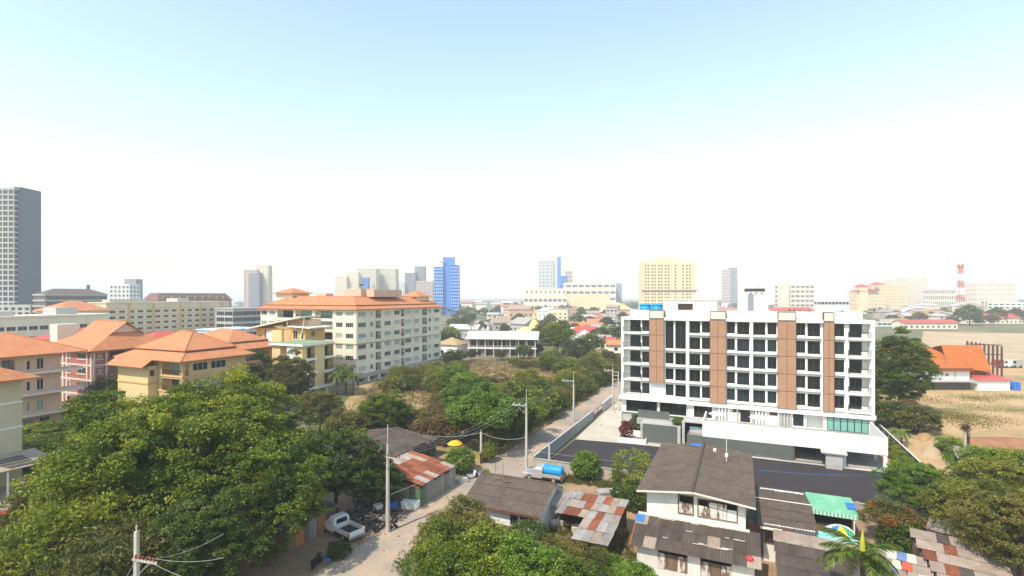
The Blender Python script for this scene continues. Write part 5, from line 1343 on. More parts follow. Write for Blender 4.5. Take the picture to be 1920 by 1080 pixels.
# beach umbrella
def umbrella(name, label, loc, r, h, cols, cat='umbrella', rz=0.0):
    t = thing(name, label, cat, loc, rz)
    n = 8
    for k in range(n):
        a0, a1 = 2 * math.pi * k / n, 2 * math.pi * (k + 1) / n
        pts = []
        for (rr, zz) in ((r, h - 0.42 * r), (r * 0.7, h - 0.18 * r), (r * 0.35, h - 0.04 * r)):
            pts.append([(rr * math.cos(a0), rr * math.sin(a0), zz), (rr * math.cos(a1), rr * math.sin(a1), zz)])
        b = MB()
        vs = [p for q in pts for p in q] + [(0, 0, h)]
        b.add(vs, [(0, 1, 3, 2), (2, 3, 5, 4), (4, 5, 6)])
        b.build('gore', cols[k % len(cols)], t)
    MB().tube([(0, 0, 0), (0, 0, h + 0.08)], 0.025, 6).build('pole', M_chrome, t)
    return t
umbrella('beach_umbrella', 'blue, yellow, green and white beach umbrella by the mint awnings', W(53.9, 8.1), 1.15, 2.5, [M_bluetarp, mat('umbrella_yellow', (0.72, 0.48, 0.06)), mat('umbrella_green', (0.05, 0.28, 0.12)), M_white])
umbrella('yellow_umbrella', 'plain yellow umbrella over the scrap yard beside the lane', W(63.6, -37.4), 1.15, 2.4, [mat('umbrella_yolk', (0.74, 0.42, 0.02))])
# ---------------------------------------------------------------- pinkish sheet roof and mixed roof at the right
hF = thing('pale_sheet_house', 'house under a pale pinkish sheet roof with dark missing patches, lower right', 'house', W(46.2, 13.0))
MB().box(0.3, 0.3, 0, 4.6, 8.0, 2.2).build('wall', M_wood, hF)
def pickF(i, j, r):
    q = r.random()
    return M_rust if q < 0.10 else (M_asb if q < 0.14 else M_asbpale)
lay(hF, (0, 0, 2.3), (5.0, -1.0, 2.3), (0, 8.4, 2.9), 6, 5, pickF, 0.2, 0.014, random.Random(21))
wp = tag(link('sign_sheet', MB().hexa([(0, 0, 0), (1.3, -0.3, 0), (1.35, -0.2, 0), (0.05, 0.1, 0)], [(0.2, 0.9, 2.2), (1.4, 0.6, 2.2), (1.45, 0.7, 2.2), (0.25, 1.0, 2.2)]).mesh('sign_sheet', M_white), None, W(46.0, 18.4, 1.6), -GA), 'white panel with red frame leaning at the lower right corner roofs', 'panel')
hG = thing('mixed_sheet_shed', 'shed under a jumble of blue, red and zinc sheets behind the palm', 'shed', W(45.2, 9.3))
MB().box(0.2, 0.2, 0, 3.4, 5.4, 1.9).build('wall', M_wood, hG)
M_blsheet = mat('blue_grey_sheet', (0.13, 0.22, 0.42), (0.20, 0.28, 0.45), sc=1.5, rnd=0.2); M_rdsheet = mat('faded_red_sheet', (0.42, 0.09, 0.05), rnd=0.2)
def pickG(i, j, r): return r.choice([M_blsheet, M_blsheet, M_asbpale, M_zinc, M_rdsheet, M_cream, M_asbpale])
lay(hG, (0, 0, 2.0), (3.7, -0.8, 2.0), (0, 5.8, 2.3), 6, 4, pickG, 0.18, 0.014, random.Random(4), jit=0.06)
gz = thing('zinc_lean_to', 'small grey zinc lean-to at the foot of the wall behind the orange-flowered shrub', 'shed', W(59.0, 15.6), -0.9)
lay(gz, (0, 0, 1.5), (2.6, 0, 1.5), (0, 1.8, 2.3), 3, 1, lambda i, j, r: M_zinc, 0.16, 0.015)
MB().box(0.1, 0.1, 0, 2.5, 1.7, 1.45).build('wall', M_wood, gz)

# ---------------------------------------------------------------- shacks left of the lane
s1 = thing('rust_roof_shack', 'lane-side shack with a rust red corrugated roof and zinc sheet walls', 'shack', W(46.8, -38.2))
lay(s1, (6.5, 7.2, 2.45), (6.5, 0.0, 2.45), (0.0, 7.2, 3.55), 8, 4, lambda i, j, r: (M_rust if r.random() < 0.80 else r.choice([M_zinc, M_asbpale])), 0.18, 0.02, random.Random(17), jit=0.04)
MB().box(0.2, 0.3, 0, 6.0, 7.0, 2.3).build('wall', M_wood, s1)
rg = random.Random(8)
for q in range(11):
    ws = link('wall_sheet', sheet_mesh(0.72, rg.uniform(1.9, 2.5), 0.12, 0.012, M_greenwall if q < 2 else M_zinc2, 'wall_sheet'), s1, (6.25 + rg.uniform(-.03, .03), 0.0 + q * 0.7, 0.02))
    ws.rotation_euler = (R(90), 0, R(90) + rg.uniform(-0.04, 0.04))
for q in range(4):
    ws = link('wall_sheet', sheet_mesh(1.4, 1.9, 0.14, 0.012, M_greenwall if q != 2 else M_asbpale, 'wall_sheet'), s1, (0.6 + q * 1.42, 0.1, 0.02)); ws.rotation_euler = (R(90), 0, rg.uniform(-0.03, 0.03))
s2 = thing('grey_roof_shack', 'open-sided shack with a broad dark grey corrugated roof behind the rusty one', 'shack', W(49.2, -49.0))
lay(s2, (10.8, 10.2, 3.7), (10.8, 0, 3.7), (4.8, 10.2, 4.6), 10, 4, lambda i, j, r: M_asb, 0.25, 0.025, random.Random(31))
lay(s2, (0, 0, 3.7), (0, 10.2, 3.7), (4.8, 0, 4.6), 10, 3, lambda i, j, r: M_asb, 0.25, 0.025, random.Random(32))
MB().box(0.6, 0.6, 0, 8.0, 9.4, 3.6).build('wall', M_zinc2, s2)
for y in (0.4, 3.5, 6.7, 9.8): MB().box(10.4, y - 0.06, 0, 10.52, y + 0.06, 3.62).build('post', M_wood, s2)
s3 = thing('scrap_lean_to', 'low lean-to with hanging laundry at the back of the scrap yard', 'shack', W(60.6, -47.5))
lay(s3, (7.5, 0, 2.4), (7.5, 3.0, 2.4), (0, 0, 2.7), 3, 5, lambda i, j, r: M_asb, 0.22, 0.02, random.Random(41))
MB().box(0.2, 2.4, 0, 7.2, 2.6, 2.4).build('back_wall', M_zinc2, s3)
for x in (0.2, 2.6, 5.0, 7.2): MB().box(x, 0.1, 0, x + 0.1, 0.2, 2.4).build('post', M_wood, s3)
for x, m_ in ((1.4, M_white), (4.0, M_rust), (4.8, M_zinc2), (6.0, M_asbpale)): MB().box(x, 0.25, 0.6, x + 1.0, 0.29, 2.1).build('hung_sheet', m_, s3)
yf = thing('scrap_fence', 'ragged rusty sheet fence at the lane corner of the scrap yard', 'fence', W(62.2, -32.6), -GA + R(90))
for q in range(7):
    ws = link('sheet', sheet_mesh(0.8, rg.uniform(1.2, 1.9), 0.14, 0.014, rg.choice([M_rust, M_zinc2, M_asbpale]), 'sheet'), yf, (q * 0.78, 0, 0.02)); ws.rotation_euler = (R(90), rg.uniform(-0.06, 0.06), rg.uniform(-0.15, 0.15))
hut = thing('green_hut', 'green-walled hut with a dark sheet roof under the big tree at the bottom edge', 'hut', W(32.6, -43.4))
MB().box(0.3, 0.3, 0, 3.2, 6.6, 2.3).build('wall', mat('emerald_paint', (0.01, 0.17, 0.075)), hut)
MB().box(3.2, 1.3, 0, 6.2, 7.2, 2.0).build('annex', M_wood, hut)
lay(hut, (3.6, 7.0, 2.2), (3.6, 0.0, 2.2), (0, 7.0, 2.8), 7, 2, lambda i, j, r: M_asb, 0.2, 0.02, random.Random(2))
lay(hut, (6.5, 7.6, 1.9), (6.5, 1.0, 1.9), (3.3, 7.6, 2.15), 6, 1, lambda i, j, r: M_zinc, 0.2, 0.02, random.Random(2))
HS = Side(hut, 0.3, 0.3, 3.2, 6.6, 'R'); HS.window(0.2, 1.1, 0.7, 0.9, 1, -0.05, M_frame, M_glass)
for y, m_ in ((2.0, mat('orange_door', (0.42, 0.17, 0.06))), (3.6, M_zinc2), (4.8, mat('orange_door', (0.42, 0.17, 0.06)))): MB().box(6.21, y, 0.02, 6.26, y + 1.0, 1.85).build('door', m_, hut)

# ---------------------------------------------------------------- orange-roofed warehouse across the field
t_ = 127.0
wh = thing('warehouse', 'old warehouse with vivid orange sheet roofs across the sandy field', 'warehouse', AT(1719, t_), 0.0)
X_ = lambda px, tt=t_: (px - 960) / FPX * tt - wh.location.x
M_orsheet = mat('orange_sheet', (0.46, 0.13, 0.022), (0.38, 0.10, 0.022), sc=0.5, rough=0.8, detail=8, col3=(0.30, 0.065, 0.02), band=('X', 1.2, 0.3))
x1, x2 = X_(1818), X_(1862)
MB().box(0.3, 0, 0, x1, 12, 5.5).build('wall', M_white, wh)
MB().box(0.2, -2.2, 2.1, x1, -0.01, 2.3).box(0.2, -0.08, 0, x1, -0.003, 1.9, 1).build('shop_front', [M_lightgrey, M_concdark], wh)
MB().slab4((-0.6, -0.8, 5.4), (x1 + 0.2, -0.8, 5.4), (x1 + 0.2, 12.5, 9.2), (-0.6, 12.5, 9.2), 0.15).build('roof', M_orsheet, wh)
MB().box(-0.6, -0.86, 4.6, x1 + 0.2, -0.81, 5.35).build('fascia', M_rust, wh)
MB().box(x1 * 0.55, 1.5, 0, x2 - 0.3, 13, 4.3).build('wall', M_rust, wh)
xa, xb = X_(1765, 138), X_(1840, 138)
MB().slab4((x1 * 0.62, 0.6, 5.8), (x2, 0.4, 4.2), (xb, 11, 9.9), (xa, 11, 9.9), 0.15).build('roof', M_orsheet, wh)
MB().slab4((xa, 11, 9.9), (xb, 11, 9.9), (x2, 20, 4.4), (x1 * 0.62, 20, 5.8), 0.15).build('roof', M_orsheet, wh)
MB().box(x1 + 0.3, -2.0, 0, X_(1879), 6, 2.8).build('annex_wall', M_white, wh)
MB().slab4((x1 + 0.0, -2.5, 2.7), (X_(1881), -2.5, 2.7), (X_(1874), 5, 4.0), (x1 + 0.0, 5, 4.0), 0.12).build('annex_roof', M_redmetal, wh)
for px in (1764, 1790): MB().box(X_(px), -0.05, 2.4, X_(px) + 0.2, -0.004, 5.4).build('pilaster', M_concrete, wh)
MB().lathe([(0.36, 0), (0.36, 0.03)], 10, 0).build('red_emblem', M_carred, wh, (X_(1775.5), -0.03, 3.6)).rotation_euler = (R(90), 0, 0)
bf = thing('hoarding_frame', 'row of tall rusty posts and boards behind the orange warehouse', 'hoarding', AT(1812, 143), R(-28))
for q in range(9):
    h_ = 10.6 - 0.15 * q
    MB().box(q * 0.9, 0, 0, q * 0.9 + 0.45, 0.15, h_).build('post', M_brownframe, bf)
for z in (4.5, 7.0, 9.6): MB().box(0, 0.16, z, 7.6, 0.26, z + 0.25).build('rail', M_brownframe, bf)
bk = tag(link('blue_tank', MB().box(-0.85, -0.85, 0, 0.85, 0.85, 1.9).box(-0.6, -0.6, 1.9, 0.6, 0.6, 2.05).mesh('blue_tank', M_bluetarp), None, AT(1901, 126)), 'blue box tank standing in the field right of the orange warehouse', 'tank')
for i, (px, py, m_, lb, w_) in enumerate(((1879, 690, M_carred, 'red lorry parked far behind the orange warehouse', 3.2), (1893, 690, M_carwhite, 'white van behind the warehouse, right of the red lorry', 3.4), (1909, 690, M_carsilver, 'grey van at the right edge behind the warehouse', 3.4))):
    o = thing('lorry' if i == 0 else 'van', lb, 'lorry' if i == 0 else 'van', GW(px, py), 0.05)
    MB().box(-w_ / 2, 0, 0.5, w_ / 2, 2, 2.6).build('body', m_, o)
    MB().box(-w_ / 2 + 0.1, -0.03, 1.5, -w_ / 2 + 1.0, -0.003, 2.3).build('window', M_glass, o)
    for x in (-w_ / 2 + 0.7, w_ / 2 - 0.7):
        wl = MB().lathe([(0.42, -0.12), (0.42, 0.12)], 12).build('wheel', M_rubber, o, (x, 0.1, 0.42)); wl.rotation_euler = (R(90), 0, 0)
# ================================================================== poles and cables
def pole(name, label, loc, h, ext, arm, arm_z, side, rz=-GA, n_ins=6, brace=True, group='utility poles'):
    t = thing(name, label, 'utility pole', loc, rz, group)
    MB().hexa([(-0.17, -0.14, -0.3), (0.17, -0.14, -0.3), (0.17, 0.14, -0.3), (-0.17, 0.14, -0.3)], [(-0.10, -0.09, h), (0.10, -0.09, h), (0.10, 0.09, h), (-0.10, 0.09, h)]).build('shaft', M_pole, t)
    if ext: MB().tube([(0, 0, h - 0.4), (0, 0, h + ext)], 0.045, 6).build('top_rod', M_pole, t)
    if arm:
        x0, x1 = (0.0, arm) if side > 0 else (-arm, 0.0)
        a = MB().box(x0 - 0.12, -0.17, arm_z, x1 + 0.12, -0.095, arm_z + 0.13).build('crossarm', M_pole, t)
        for i in range(n_ins):
            x = x0 + 0.1 + (x1 - x0 - 0.2) * i / max(1, n_ins - 1)
            MB().lathe([(0.03, 0), (0.075, 0.05), (0.05, 0.1), (0.075, 0.15), (0.04, 0.22)], 7).build('insulator', M_rust if n_ins > 3 else M_trim, a, (x, -0.13, arm_z + 0.13))
        if brace:
            e = x1 * 0.7 if side > 0 else x0 * 0.7
            MB().tube([(0.0, -0.15, arm_z - 1.1), (e, -0.14, arm_z)], 0.03, 5).build('brace', M_chrome, t)
    return t
P1 = GW(727, 998); P2 = GW(987, 880); P3 = GW(1075.5, 791); P4 = GW(1149, 769); P4b = GW(1158, 765)
pole('utility_pole', 'tall concrete pole with an insulator arm beside the scrap heap', P1, 8.6, 1.9, 1.55, 7.3, 1)
pole('utility_pole', 'concrete pole at the end of the grey fence with a left-pointing arm', P2, 8.7, 2.0, 1.9, 8.4, -1, n_ins=3)
pole('utility_pole', 'slim concrete pole halfway along the lane in front of the scrub', P3, 7.6, 1.8, 2.1, 7.4, -1, n_ins=3)
hp = pole('utility_pole', 'paired concrete poles with ladder-like crossbars beside the white block', P4, 8.1, 1.2, 1.7, 7.9, -1, n_ins=3)
MB().hexa([(1.0, -0.1, 0), (1.3, -0.1, 0), (1.3, 0.14, 0), (1.0, 0.14, 0)], [(1.05, -0.08, 7.9), (1.22, -0.08, 7.9), (1.22, 0.1, 7.9), (1.05, 0.1, 7.9)]).build('shaft', M_pole, hp)
for z in (2.6, 4.2, 5.2, 6.2, 7.0, 7.7): MB().box(0.11, -0.05, z, 1.04, 0.03, z + 0.1).build('crossbar', M_pole, hp)
P0 = AT(256, 29.0)
pole('utility_pole', 'near concrete pole cut by the bottom edge in front of the big tree', P0, 9.7, 0.35, 1.5, 8.1, 1, rz=-R(15))
P5 = GW(582, 748)
pole('utility_pole', 'short concrete pole with a loaded crossarm before the yellow building', P5, 6.6, 0.4, 1.6, 6.2, 1, rz=0.1)
P7 = GW(902, 868)
pole('utility_pole', 'thin post at the scrap yard corner holding a sagging cable', P7, 4.3, 0.3, 0, 0, 1)
P8 = GW(1030, 872)
pole('utility_pole', 'thin steel post with a lamp arm at the concrete wall', P8, 3.0, 0.3, 0, 0, 1)
rp = thing('vine_post', 'rusty post with a shaggy brown vine top at the field edge', 'post', GW(1810, 872), 0)
MB().tube([(0, 0, -0.2), (0, 0, 5.2)], [0.2, 0.16], 7).build('shaft', M_pole, rp)
rngn = np.random.default_rng(4)
Pv = np.concatenate([rngn.normal(size=(1100, 3)) * [0.10, 0.16, 1.2] + [0.28, 0, 3.1], rngn.normal(size=(700, 3)) * [0.28, 0.28, 0.22] + [0.0, 0, 5.1]])
Pv[:, 2] = np.maximum(Pv[:, 2], 0.3)
link('vine', leaf_mesh('vine', Pv, 0.18 * rngn.uniform(0.6, 1.3, len(Pv)), rngn.uniform(0, 0.5, len(Pv)), leaf_mat('red_brown_vine', (0.10, 0.03, 0.012), (0.20, 0.07, 0.03), (0.28, 0.12, 0.05)), rngn), rp)
def cable(label, a, b, sag, r=0.018, m=None, name='cable', group='overhead cables'):
    a, b = Vector(a), Vector(b)
    pts = [a.lerp(b, i / 12) - Vector((0, 0, 4 * sag * (i / 12) * (1 - i / 12))) for i in range(13)]
    return tag(link(name, MB().tube(pts, r, 4, cap=False).mesh(name, m or M_wire)), label, 'cable', group)
def armpt(P, arm, z, f, rz=-GA): return Vector((P.x + arm * f * math.cos(rz), P.y + arm * f * math.sin(rz), z))
for i, f in enumerate((0.1, 0.5, 0.95)):
    cable('thin cable from the scrap-heap pole to the fence-end pole', armpt(P1, 1.55, 7.6, f), armpt(P2, -1.9, 8.65, 1 - f), 0.8, 0.012, M_wirelt)
    cable('thin cable between the fence-end pole and the slim lane pole', armpt(P2, -1.9, 8.65, 1 - f), armpt(P3, -2.1, 7.65, 1 - f), 0.7, 0.012, M_wirelt)
    cable('cable from the near bottom-left pole running right into the tree', armpt(P0, 1.5, 8.35, f, -R(15)), AT(420, 26 + 3 * i, 8.2), 0.25, 0.014, M_wirelt)
    cable('cable from the near bottom-left pole running down left', armpt(P0, 1.5, 8.35, f, -R(15)), AT(60, 19 + 2 * i, 7.4), 0.3, 0.014, M_wirelt)
cable('sagging cable from the thin scrap yard post to the fence-end pole', P7 + Vector((0, 0, 4.2)), P2 + Vector((0, 0, 4.3)), 0.6, 0.03, M_wirelt)
cable('sagging cable from the shack roof to the thin scrap yard post', W(59.5, -40, 3.9), P7 + Vector((0, 0, 4.2)), 0.4, 0.03, M_wirelt)
cable('cable from the tall pole sagging across the rusty roof', P1 + Vector((0, 0, 3.6)), W(58, -31.8, 2.8), 0.4, 0.025, M_wirelt)
cable('long pale cable crossing the asphalt to the vine post', W(60, 1.5, 6.2), GW(1810, 872) + Vector((0, 0, 0.6)), 1.2, 0.02, M_wirelt)
cable('long blue cable crossing the asphalt below the pale one', W(57, 1.5, 5.6), GW(1810, 872) + Vector((0, 0, 0.2)), 1.0, 0.02, M_bluetarp)
cable('cable from the car park corner to the long low house roof', GW(1185, 868, 1.8), P2 + Vector((0, 0, 2.6)), 0.1, 0.02, M_wirelt)

# ================================================================== vehicles
def wheel(root, x, y, r=0.36, w=0.24):
    o = MB().lathe([(r * 0.6, -w / 2), (r, -w / 2 + 0.03), (r, w / 2 - 0.03), (r * 0.6, w / 2)], 14).build('wheel', M_rubber, root, (x, y, r)); o.rotation_euler = (R(90), 0, 0)
    MB().lathe([(r * 0.58, -w / 2 - 0.01), (r * 0.58, w / 2 + 0.01)], 10).build('rim', M_chrome, o)
def pickup(name, label, loc, rz, m, tank=False):
    t = thing(name, label, 'pickup truck', loc, rz)      # front towards +x
    hw = 0.88
    def loft(sections, nm, mt):                           # (x, half width low, z0, half width top, z1)
        b = MB(); n = len(sections)
        vs = []
        for x, w0, z0, w1, z1 in sections: vs += [(x, -w0, z0), (x, w0, z0), (x, w0, z0 + (z1 - z0) * 0.6), (x, w1, z1), (x, -w1, z1), (x, -w0, z0 + (z1 - z0) * 0.6)]
        fs = []
        for i in range(n - 1):
            for k in range(6): fs.append((i * 6 + k, i * 6 + (k + 1) % 6, (i + 1) * 6 + (k + 1) % 6, (i + 1) * 6 + k))
        fs += [(5, 4, 3, 2, 1, 0), tuple((n - 1) * 6 + k for k in range(6))]
        return b.add(vs, fs).build(nm, mt, t)
    loft([(-0.02, hw, 0.42, hw * 0.97, 1.02), (0.9, hw, 0.40, hw * 0.97, 1.05), (1.25, hw, 0.4, hw * 0.95, 1.04), (2.35, hw * 0.97, 0.42, hw * 0.86, 0.95), (2.6, hw * 0.85, 0.45, hw * 0.76, 0.78)], 'body', m)
    loft([(-0.05, hw * 0.95, 1.0, hw * 0.80, 1.68), (0.15, hw * 0.95, 1.02, hw * 0.80, 1.73), (0.85, hw * 0.95, 1.04, hw * 0.79, 1.72), (1.55, hw * 0.93, 1.02, hw * 0.76, 1.08)], 'cab', m)
    # bed: floor, sides, tailgate
    MB().box(-2.45, -hw, 0.42, -0.03, hw, 0.62).build('bed_floor', M_dark, t)
    for s in (-1, 1): MB().box(-2.45, s * hw - 0.05 * (s > 0), 0.62, -0.04, s * hw + 0.05 * (s < 0), 1.04).build('bed_side', m, t)
    tg = MB().box(-2.52, -hw, 0.55, -2.455, hw, 1.04).build('tailgate', m, t)
    MB().box(-2.545, -0.22, 0.62, -2.522, 0.22, 0.76).build('number_plate', M_frame, tg)
    MB().box(-2.62, -hw, 0.38, -2.53, hw, 0.52).build('bumper', M_chrome, t)
    for s in (-1, 1): MB().box(-2.53, s * hw - 0.06, 0.66, -2.44, s * hw + 0.06, 0.96).build('tail_lamp', M_lampred, t)
    for s in (-1, 1): MB().box(2.42, s * 0.62 - 0.15, 0.68, 2.58, s * 0.62 + 0.15, 0.82).build('headlight', M_frame, t)
    MB().quad((-0.075, -0.62, 1.12), (-0.075, 0.62, 1.12), (-0.068, 0.56, 1.58), (-0.068, -0.56, 1.58)).build('rear_window', M_glass, t)
    MB().quad((1.50, -0.70, 1.12), (1.50, 0.70, 1.12), (0.92, 0.62, 1.70), (0.92, -0.62, 1.70)).build('windscreen', M_glass, t)
    for s in (-1, 1):
        MB().quad((0.1, s * 0.835, 1.12), (1.2, s * 0.835, 1.12), (0.85, s * 0.725, 1.62), (0.12, s * 0.725, 1.62)).build('side_window', M_glass, t)
    for x in (-1.55, 1.65):
        for y in (-hw + 0.1, hw - 0.1): wheel(t, x, y)
    return t
pk = GW(668, 1014)
hd_ = math.atan2(0.62, -0.79)
pickup('pickup_truck', 'white double-cab pickup parked under the big tree beside the lane', pk + Vector((math.cos(hd_), math.sin(hd_), 0)) * 2.4, hd_, M_carwhite)
tp = W(60.4, -22.6)
pickup('pickup_truck', 'silver pickup parked at the concrete wall carrying a blue tank', tp, math.pi - GA, M_carsilver)
bt = thing('blue_drum_tank', 'horizontal bright blue tank lying in the silver pickup bed', 'tank', tp + Vector((0, 0, 0.62)), math.pi - GA)
b = MB().lathe([(0.3, -1.28), (0.62, -1.15), (0.66, -1.0), (0.66, 1.0), (0.62, 1.15), (0.3, 1.28)], 18)
o = b.build('drum', M_bluetank, bt, (-1.25, 0, 0.70), smooth=True); o.rotation_euler = (0, R(90), 0)
for x in (-2.0, -1.25, -0.5):
    q = MB().lathe([(0.675, -0.03), (0.675, 0.03)], 18).build('hoop', M_bluetank, bt, (x, 0, 0.70)); q.rotation_euler = (0, R(90), 0)
MB().box(-2.2, -0.5, 0.0, -0.3, 0.5, 0.12).build('cradle', M_wood, bt)
def car(name, label, loc, rz, m):
    t = thing(name, label, 'car', loc, rz)
    b = MB().prism_x([(-2.1, 0.3), (2.1, 0.3), (2.15, 0.62), (1.4, 0.85), (-1.7, 0.9), (-2.15, 0.75)], -0.82, 0.82); b.build('body', m, t)
    MB().prism_x([(-1.6, 0.89), (1.05, 0.88), (0.5, 1.38), (-1.0, 1.42)], -0.72, 0.72).build('cabin', M_glass, t)
    MB().box(-0.68, -1.0, 1.42, 0.68, 0.45, 1.47).build('roof', m, t)
    for x in (-0.75, 0.75):
        for y in (-1.3, 1.3):
            o = MB().lathe([(0.31, -0.1), (0.31, 0.1)], 12).build('wheel', M_rubber, t, (x, y, 0.31)); o.rotation_euler = (0, R(90), 0)
    return t
car('car', 'blue and white car by the cream block canopy', GW(118, 886), 0.9, M_carwhite)
car('car', 'red car half hidden by foliage at the left edge', GW(16, 985), 1.2, M_carred)
car('car', 'white car below the red one at the left edge', GW(8, 1016), 1.2, M_carwhite)
# motor scooter
def scooter(name, label, loc, rz, m):
    t = thing(name, label, 'motorbike', loc, rz)
    for x in (-0.6, 0.6):
        o = MB().lathe([(0.18, -0.05), (0.27, -0.04), (0.27, 0.04), (0.18, 0.05)], 12).build('wheel', M_rubber, t, (x, 0, 0.27)); o.rotation_euler = (R(90), 0, 0)
    MB().hexa([(-0.65, -0.12, 0.3), (0.1, -0.12, 0.25), (0.1, 0.12, 0.25), (-0.65, 0.12, 0.3)], [(-0.75, -0.14, 0.7), (0.05, -0.12, 0.62), (0.05, 0.12, 0.62), (-0.75, 0.14, 0.7)]).build('body', m, t)
    MB().box(-0.72, -0.13, 0.70, 0.05, 0.13, 0.80).build('seat', M_rubber, t)
    MB().hexa([(0.15, -0.2, 0.3), (0.35, -0.16, 0.3), (0.35, 0.16, 0.3), (0.15, 0.2, 0.3)], [(0.38, -0.2, 0.95), (0.52, -0.12, 0.95), (0.52, 0.12, 0.95), (0.38, 0.2, 0.95)]).build('leg_shield', m, t)
    MB().tube([(0.6, 0, 0.27), (0.42, 0, 1.0)], 0.03, 5).build('fork', M_chrome, t)
    MB().tube([(0.32, -0.33, 1.05), (0.44, 0, 1.02), (0.32, 0.33, 1.05)], 0.02, 5).build('handlebar', M_dark, t)
    return t
scooter('motor_scooter', 'black and white scooter parked on the lane by the shack wall', GW(886, 897), R(40), M_carwhite)
scooter('motor_scooter', 'dark scooter standing beside the green hut annex', GW(594, 1062), R(80), M_dark)

# ================================================================== scrap and clutter
rg = random.Random(77)
def tyre(label, loc, rot):
    pts = []
    b = MB(); n, k = 16, 6
    vs, fs = [], []
    for i in range(n):
        a = 2 * math.pi * i / n
        for j in range(k):
            c = 2 * math.pi * j / k
            r_ = 0.25 + 0.09 * math.cos(c)
            vs.append((r_ * math.cos(a), r_ * math.sin(a), 0.09 * math.sin(c)))
    for i in range(n):
        for j in range(k): fs.append((i * k + j, ((i + 1) % n) * k + j, ((i + 1) % n) * k + (j + 1) % k, i * k + (j + 1) % k))
    o = b.add(vs, fs).build('tyre', M_rubber, None, loc); o.rotation_euler = rot
    return tag(o, label, 'tyre', 'old tyres in the scrap heap')
for (px, py) in ((712, 992), (720, 985), (731, 990), (742, 988), (738, 980), (706, 996), (716, 975)):
    p = GW(px, py); tyre('old black tyre lying in the scrap heap by the tall pole', (p.x, p.y, 0.1 + rg.uniform(0, .15)), (rg.uniform(-.6, .6), rg.uniform(-.6, .6), rg.uniform(0, 3)))
def clutter(name, label, loc, cat, m, w, d, h, rz):
    b = MB().hexa([(-w / 2, -d / 2, 0), (w / 2, -d / 2, 0), (w / 2, d / 2, 0), (-w / 2, d / 2, 0)], [(-w / 2 * 1.06, -d / 2 * 1.06, h), (w / 2 * 1.06, -d / 2 * 1.06, h), (w / 2 * 1.06, d / 2 * 1.06, h), (-w / 2 * 1.06, d / 2 * 1.06, h)])
    b.box(-w / 2 * 1.10, -d / 2 * 1.10, h, w / 2 * 1.10, -d / 2 * 0.9, h + 0.05); b.box(-w / 2 * 1.10, d / 2 * 0.9, h, w / 2 * 1.10, d / 2 * 1.10, h + 0.05)
    return tag(link(name, b.mesh(name, m), None, loc, rz), label, cat)
clutter('plastic_tub', 'white rectangular tub on the verge in front of the green sheet wall', GW(769, 953), 'tub', M_white, 1.7, 0.8, 0.75, -0.2)
clutter('plastic_tub', 'smaller white tub right of the long white tub', GW(782, 950), 'tub', M_white, 0.8, 0.7, 0.75, -0.2)
clutter('blue_crate', 'royal blue crate behind the tall pole in the scrap heap', GW(736, 957), 'crate', M_bluetarp, 0.9, 0.7, 0.9, 0.4)
clutter('blue_barrel', 'blue barrel at the corner of the rusty shack', GW(783, 925), 'barrel', M_bluetarp, 0.6, 0.6, 0.9, 0.1)
clutter('teal_bin', 'teal tub beside the scrap heap near the green wall', GW(757, 938), 'tub', M_mint2, 0.7, 0.7, 0.6, 0.1)
clutter('white_carton', 'white carton on top of the scrap heap', GW(709, 955, 0.5), 'carton', M_white, 0.8, 0.6, 0.5, 0.6)
clutter('grey_trough', 'pale grey trough beside the parked scooter', GW(868, 905), 'trough', M_lightgrey, 1.2, 0.6, 0.5, 0.5)
clutter('dark_crate', 'dark crate by the shrub at the foot of the big tree', GW(628, 1040), 'crate', M_dark, 1.0, 0.8, 0.9, 0.3)
clutter('green_basin', 'small green basin on the earth by the dark crate', GW(642, 1044), 'basin', M_greenwall, 0.6, 0.5, 0.35, 0.3)
clutter('blue_basin', 'small blue basin on the earth at the bottom', GW(615, 1050), 'basin', M_bluetarp, 0.5, 0.4, 0.2, 0.3)
clutter('white_chest', 'white chest in the little yard between cottage and patchwork shed', GW(1044, 988), 'chest', M_white, 1.0, 0.7, 0.6, 0.5)
clutter('white_chest', 'battered white chest under the near corner of the patchwork shed', GW(1086, 1002), 'chest', M_trim, 1.3, 0.8, 0.8, 0.2)
clutter('stone_basin', 'round stone basin on the ochre yard near the concrete wall', GW(1133, 926), 'basin', M_concrete, 1.5, 1.3, 0.35, 0.2)
clutter('white_frame_box', 'white box frame beside the stone basin', GW(1154, 925), 'box', M_white, 1.1, 0.6, 0.5, 0.4)
# heap of scrap, too fine to count
b = MB()
for i in range(420):
    px, py = rg.gauss(702, 22), rg.gauss(962, 15)
    if 640 < px < 758 and 925 < py < 998:
        p = GW(px, py); s = rg.uniform(0.06, 0.32); h = rg.uniform(0.05, 0.75) * max(0.2, 1 - abs(px - 705) / 55)
        b.hexa([(p.x - s, p.y - s * .4, h), (p.x + s, p.y - s * .3, h + rg.uniform(-.15, .2)), (p.x + s * .8, p.y + s * .5, h), (p.x - s, p.y + s * .4, h)],
               [(p.x - s, p.y - s * .4, h + .1), (p.x + s, p.y - s * .3, h + .12), (p.x + s * .8, p.y + s * .5, h + .22), (p.x - s, p.y + s * .4, h + .1)], rg.choice([0, 0, 0, 1, 2, 3, 4, 4]))
sh_ = stuff(b.build('scrap_heap', [M_concdark, M_lightgrey, M_rust, M_wood, M_dark])); tag(sh_, 'low heap of dark scrap and rubble beside the tall pole', 'scrap heap')
b = MB()
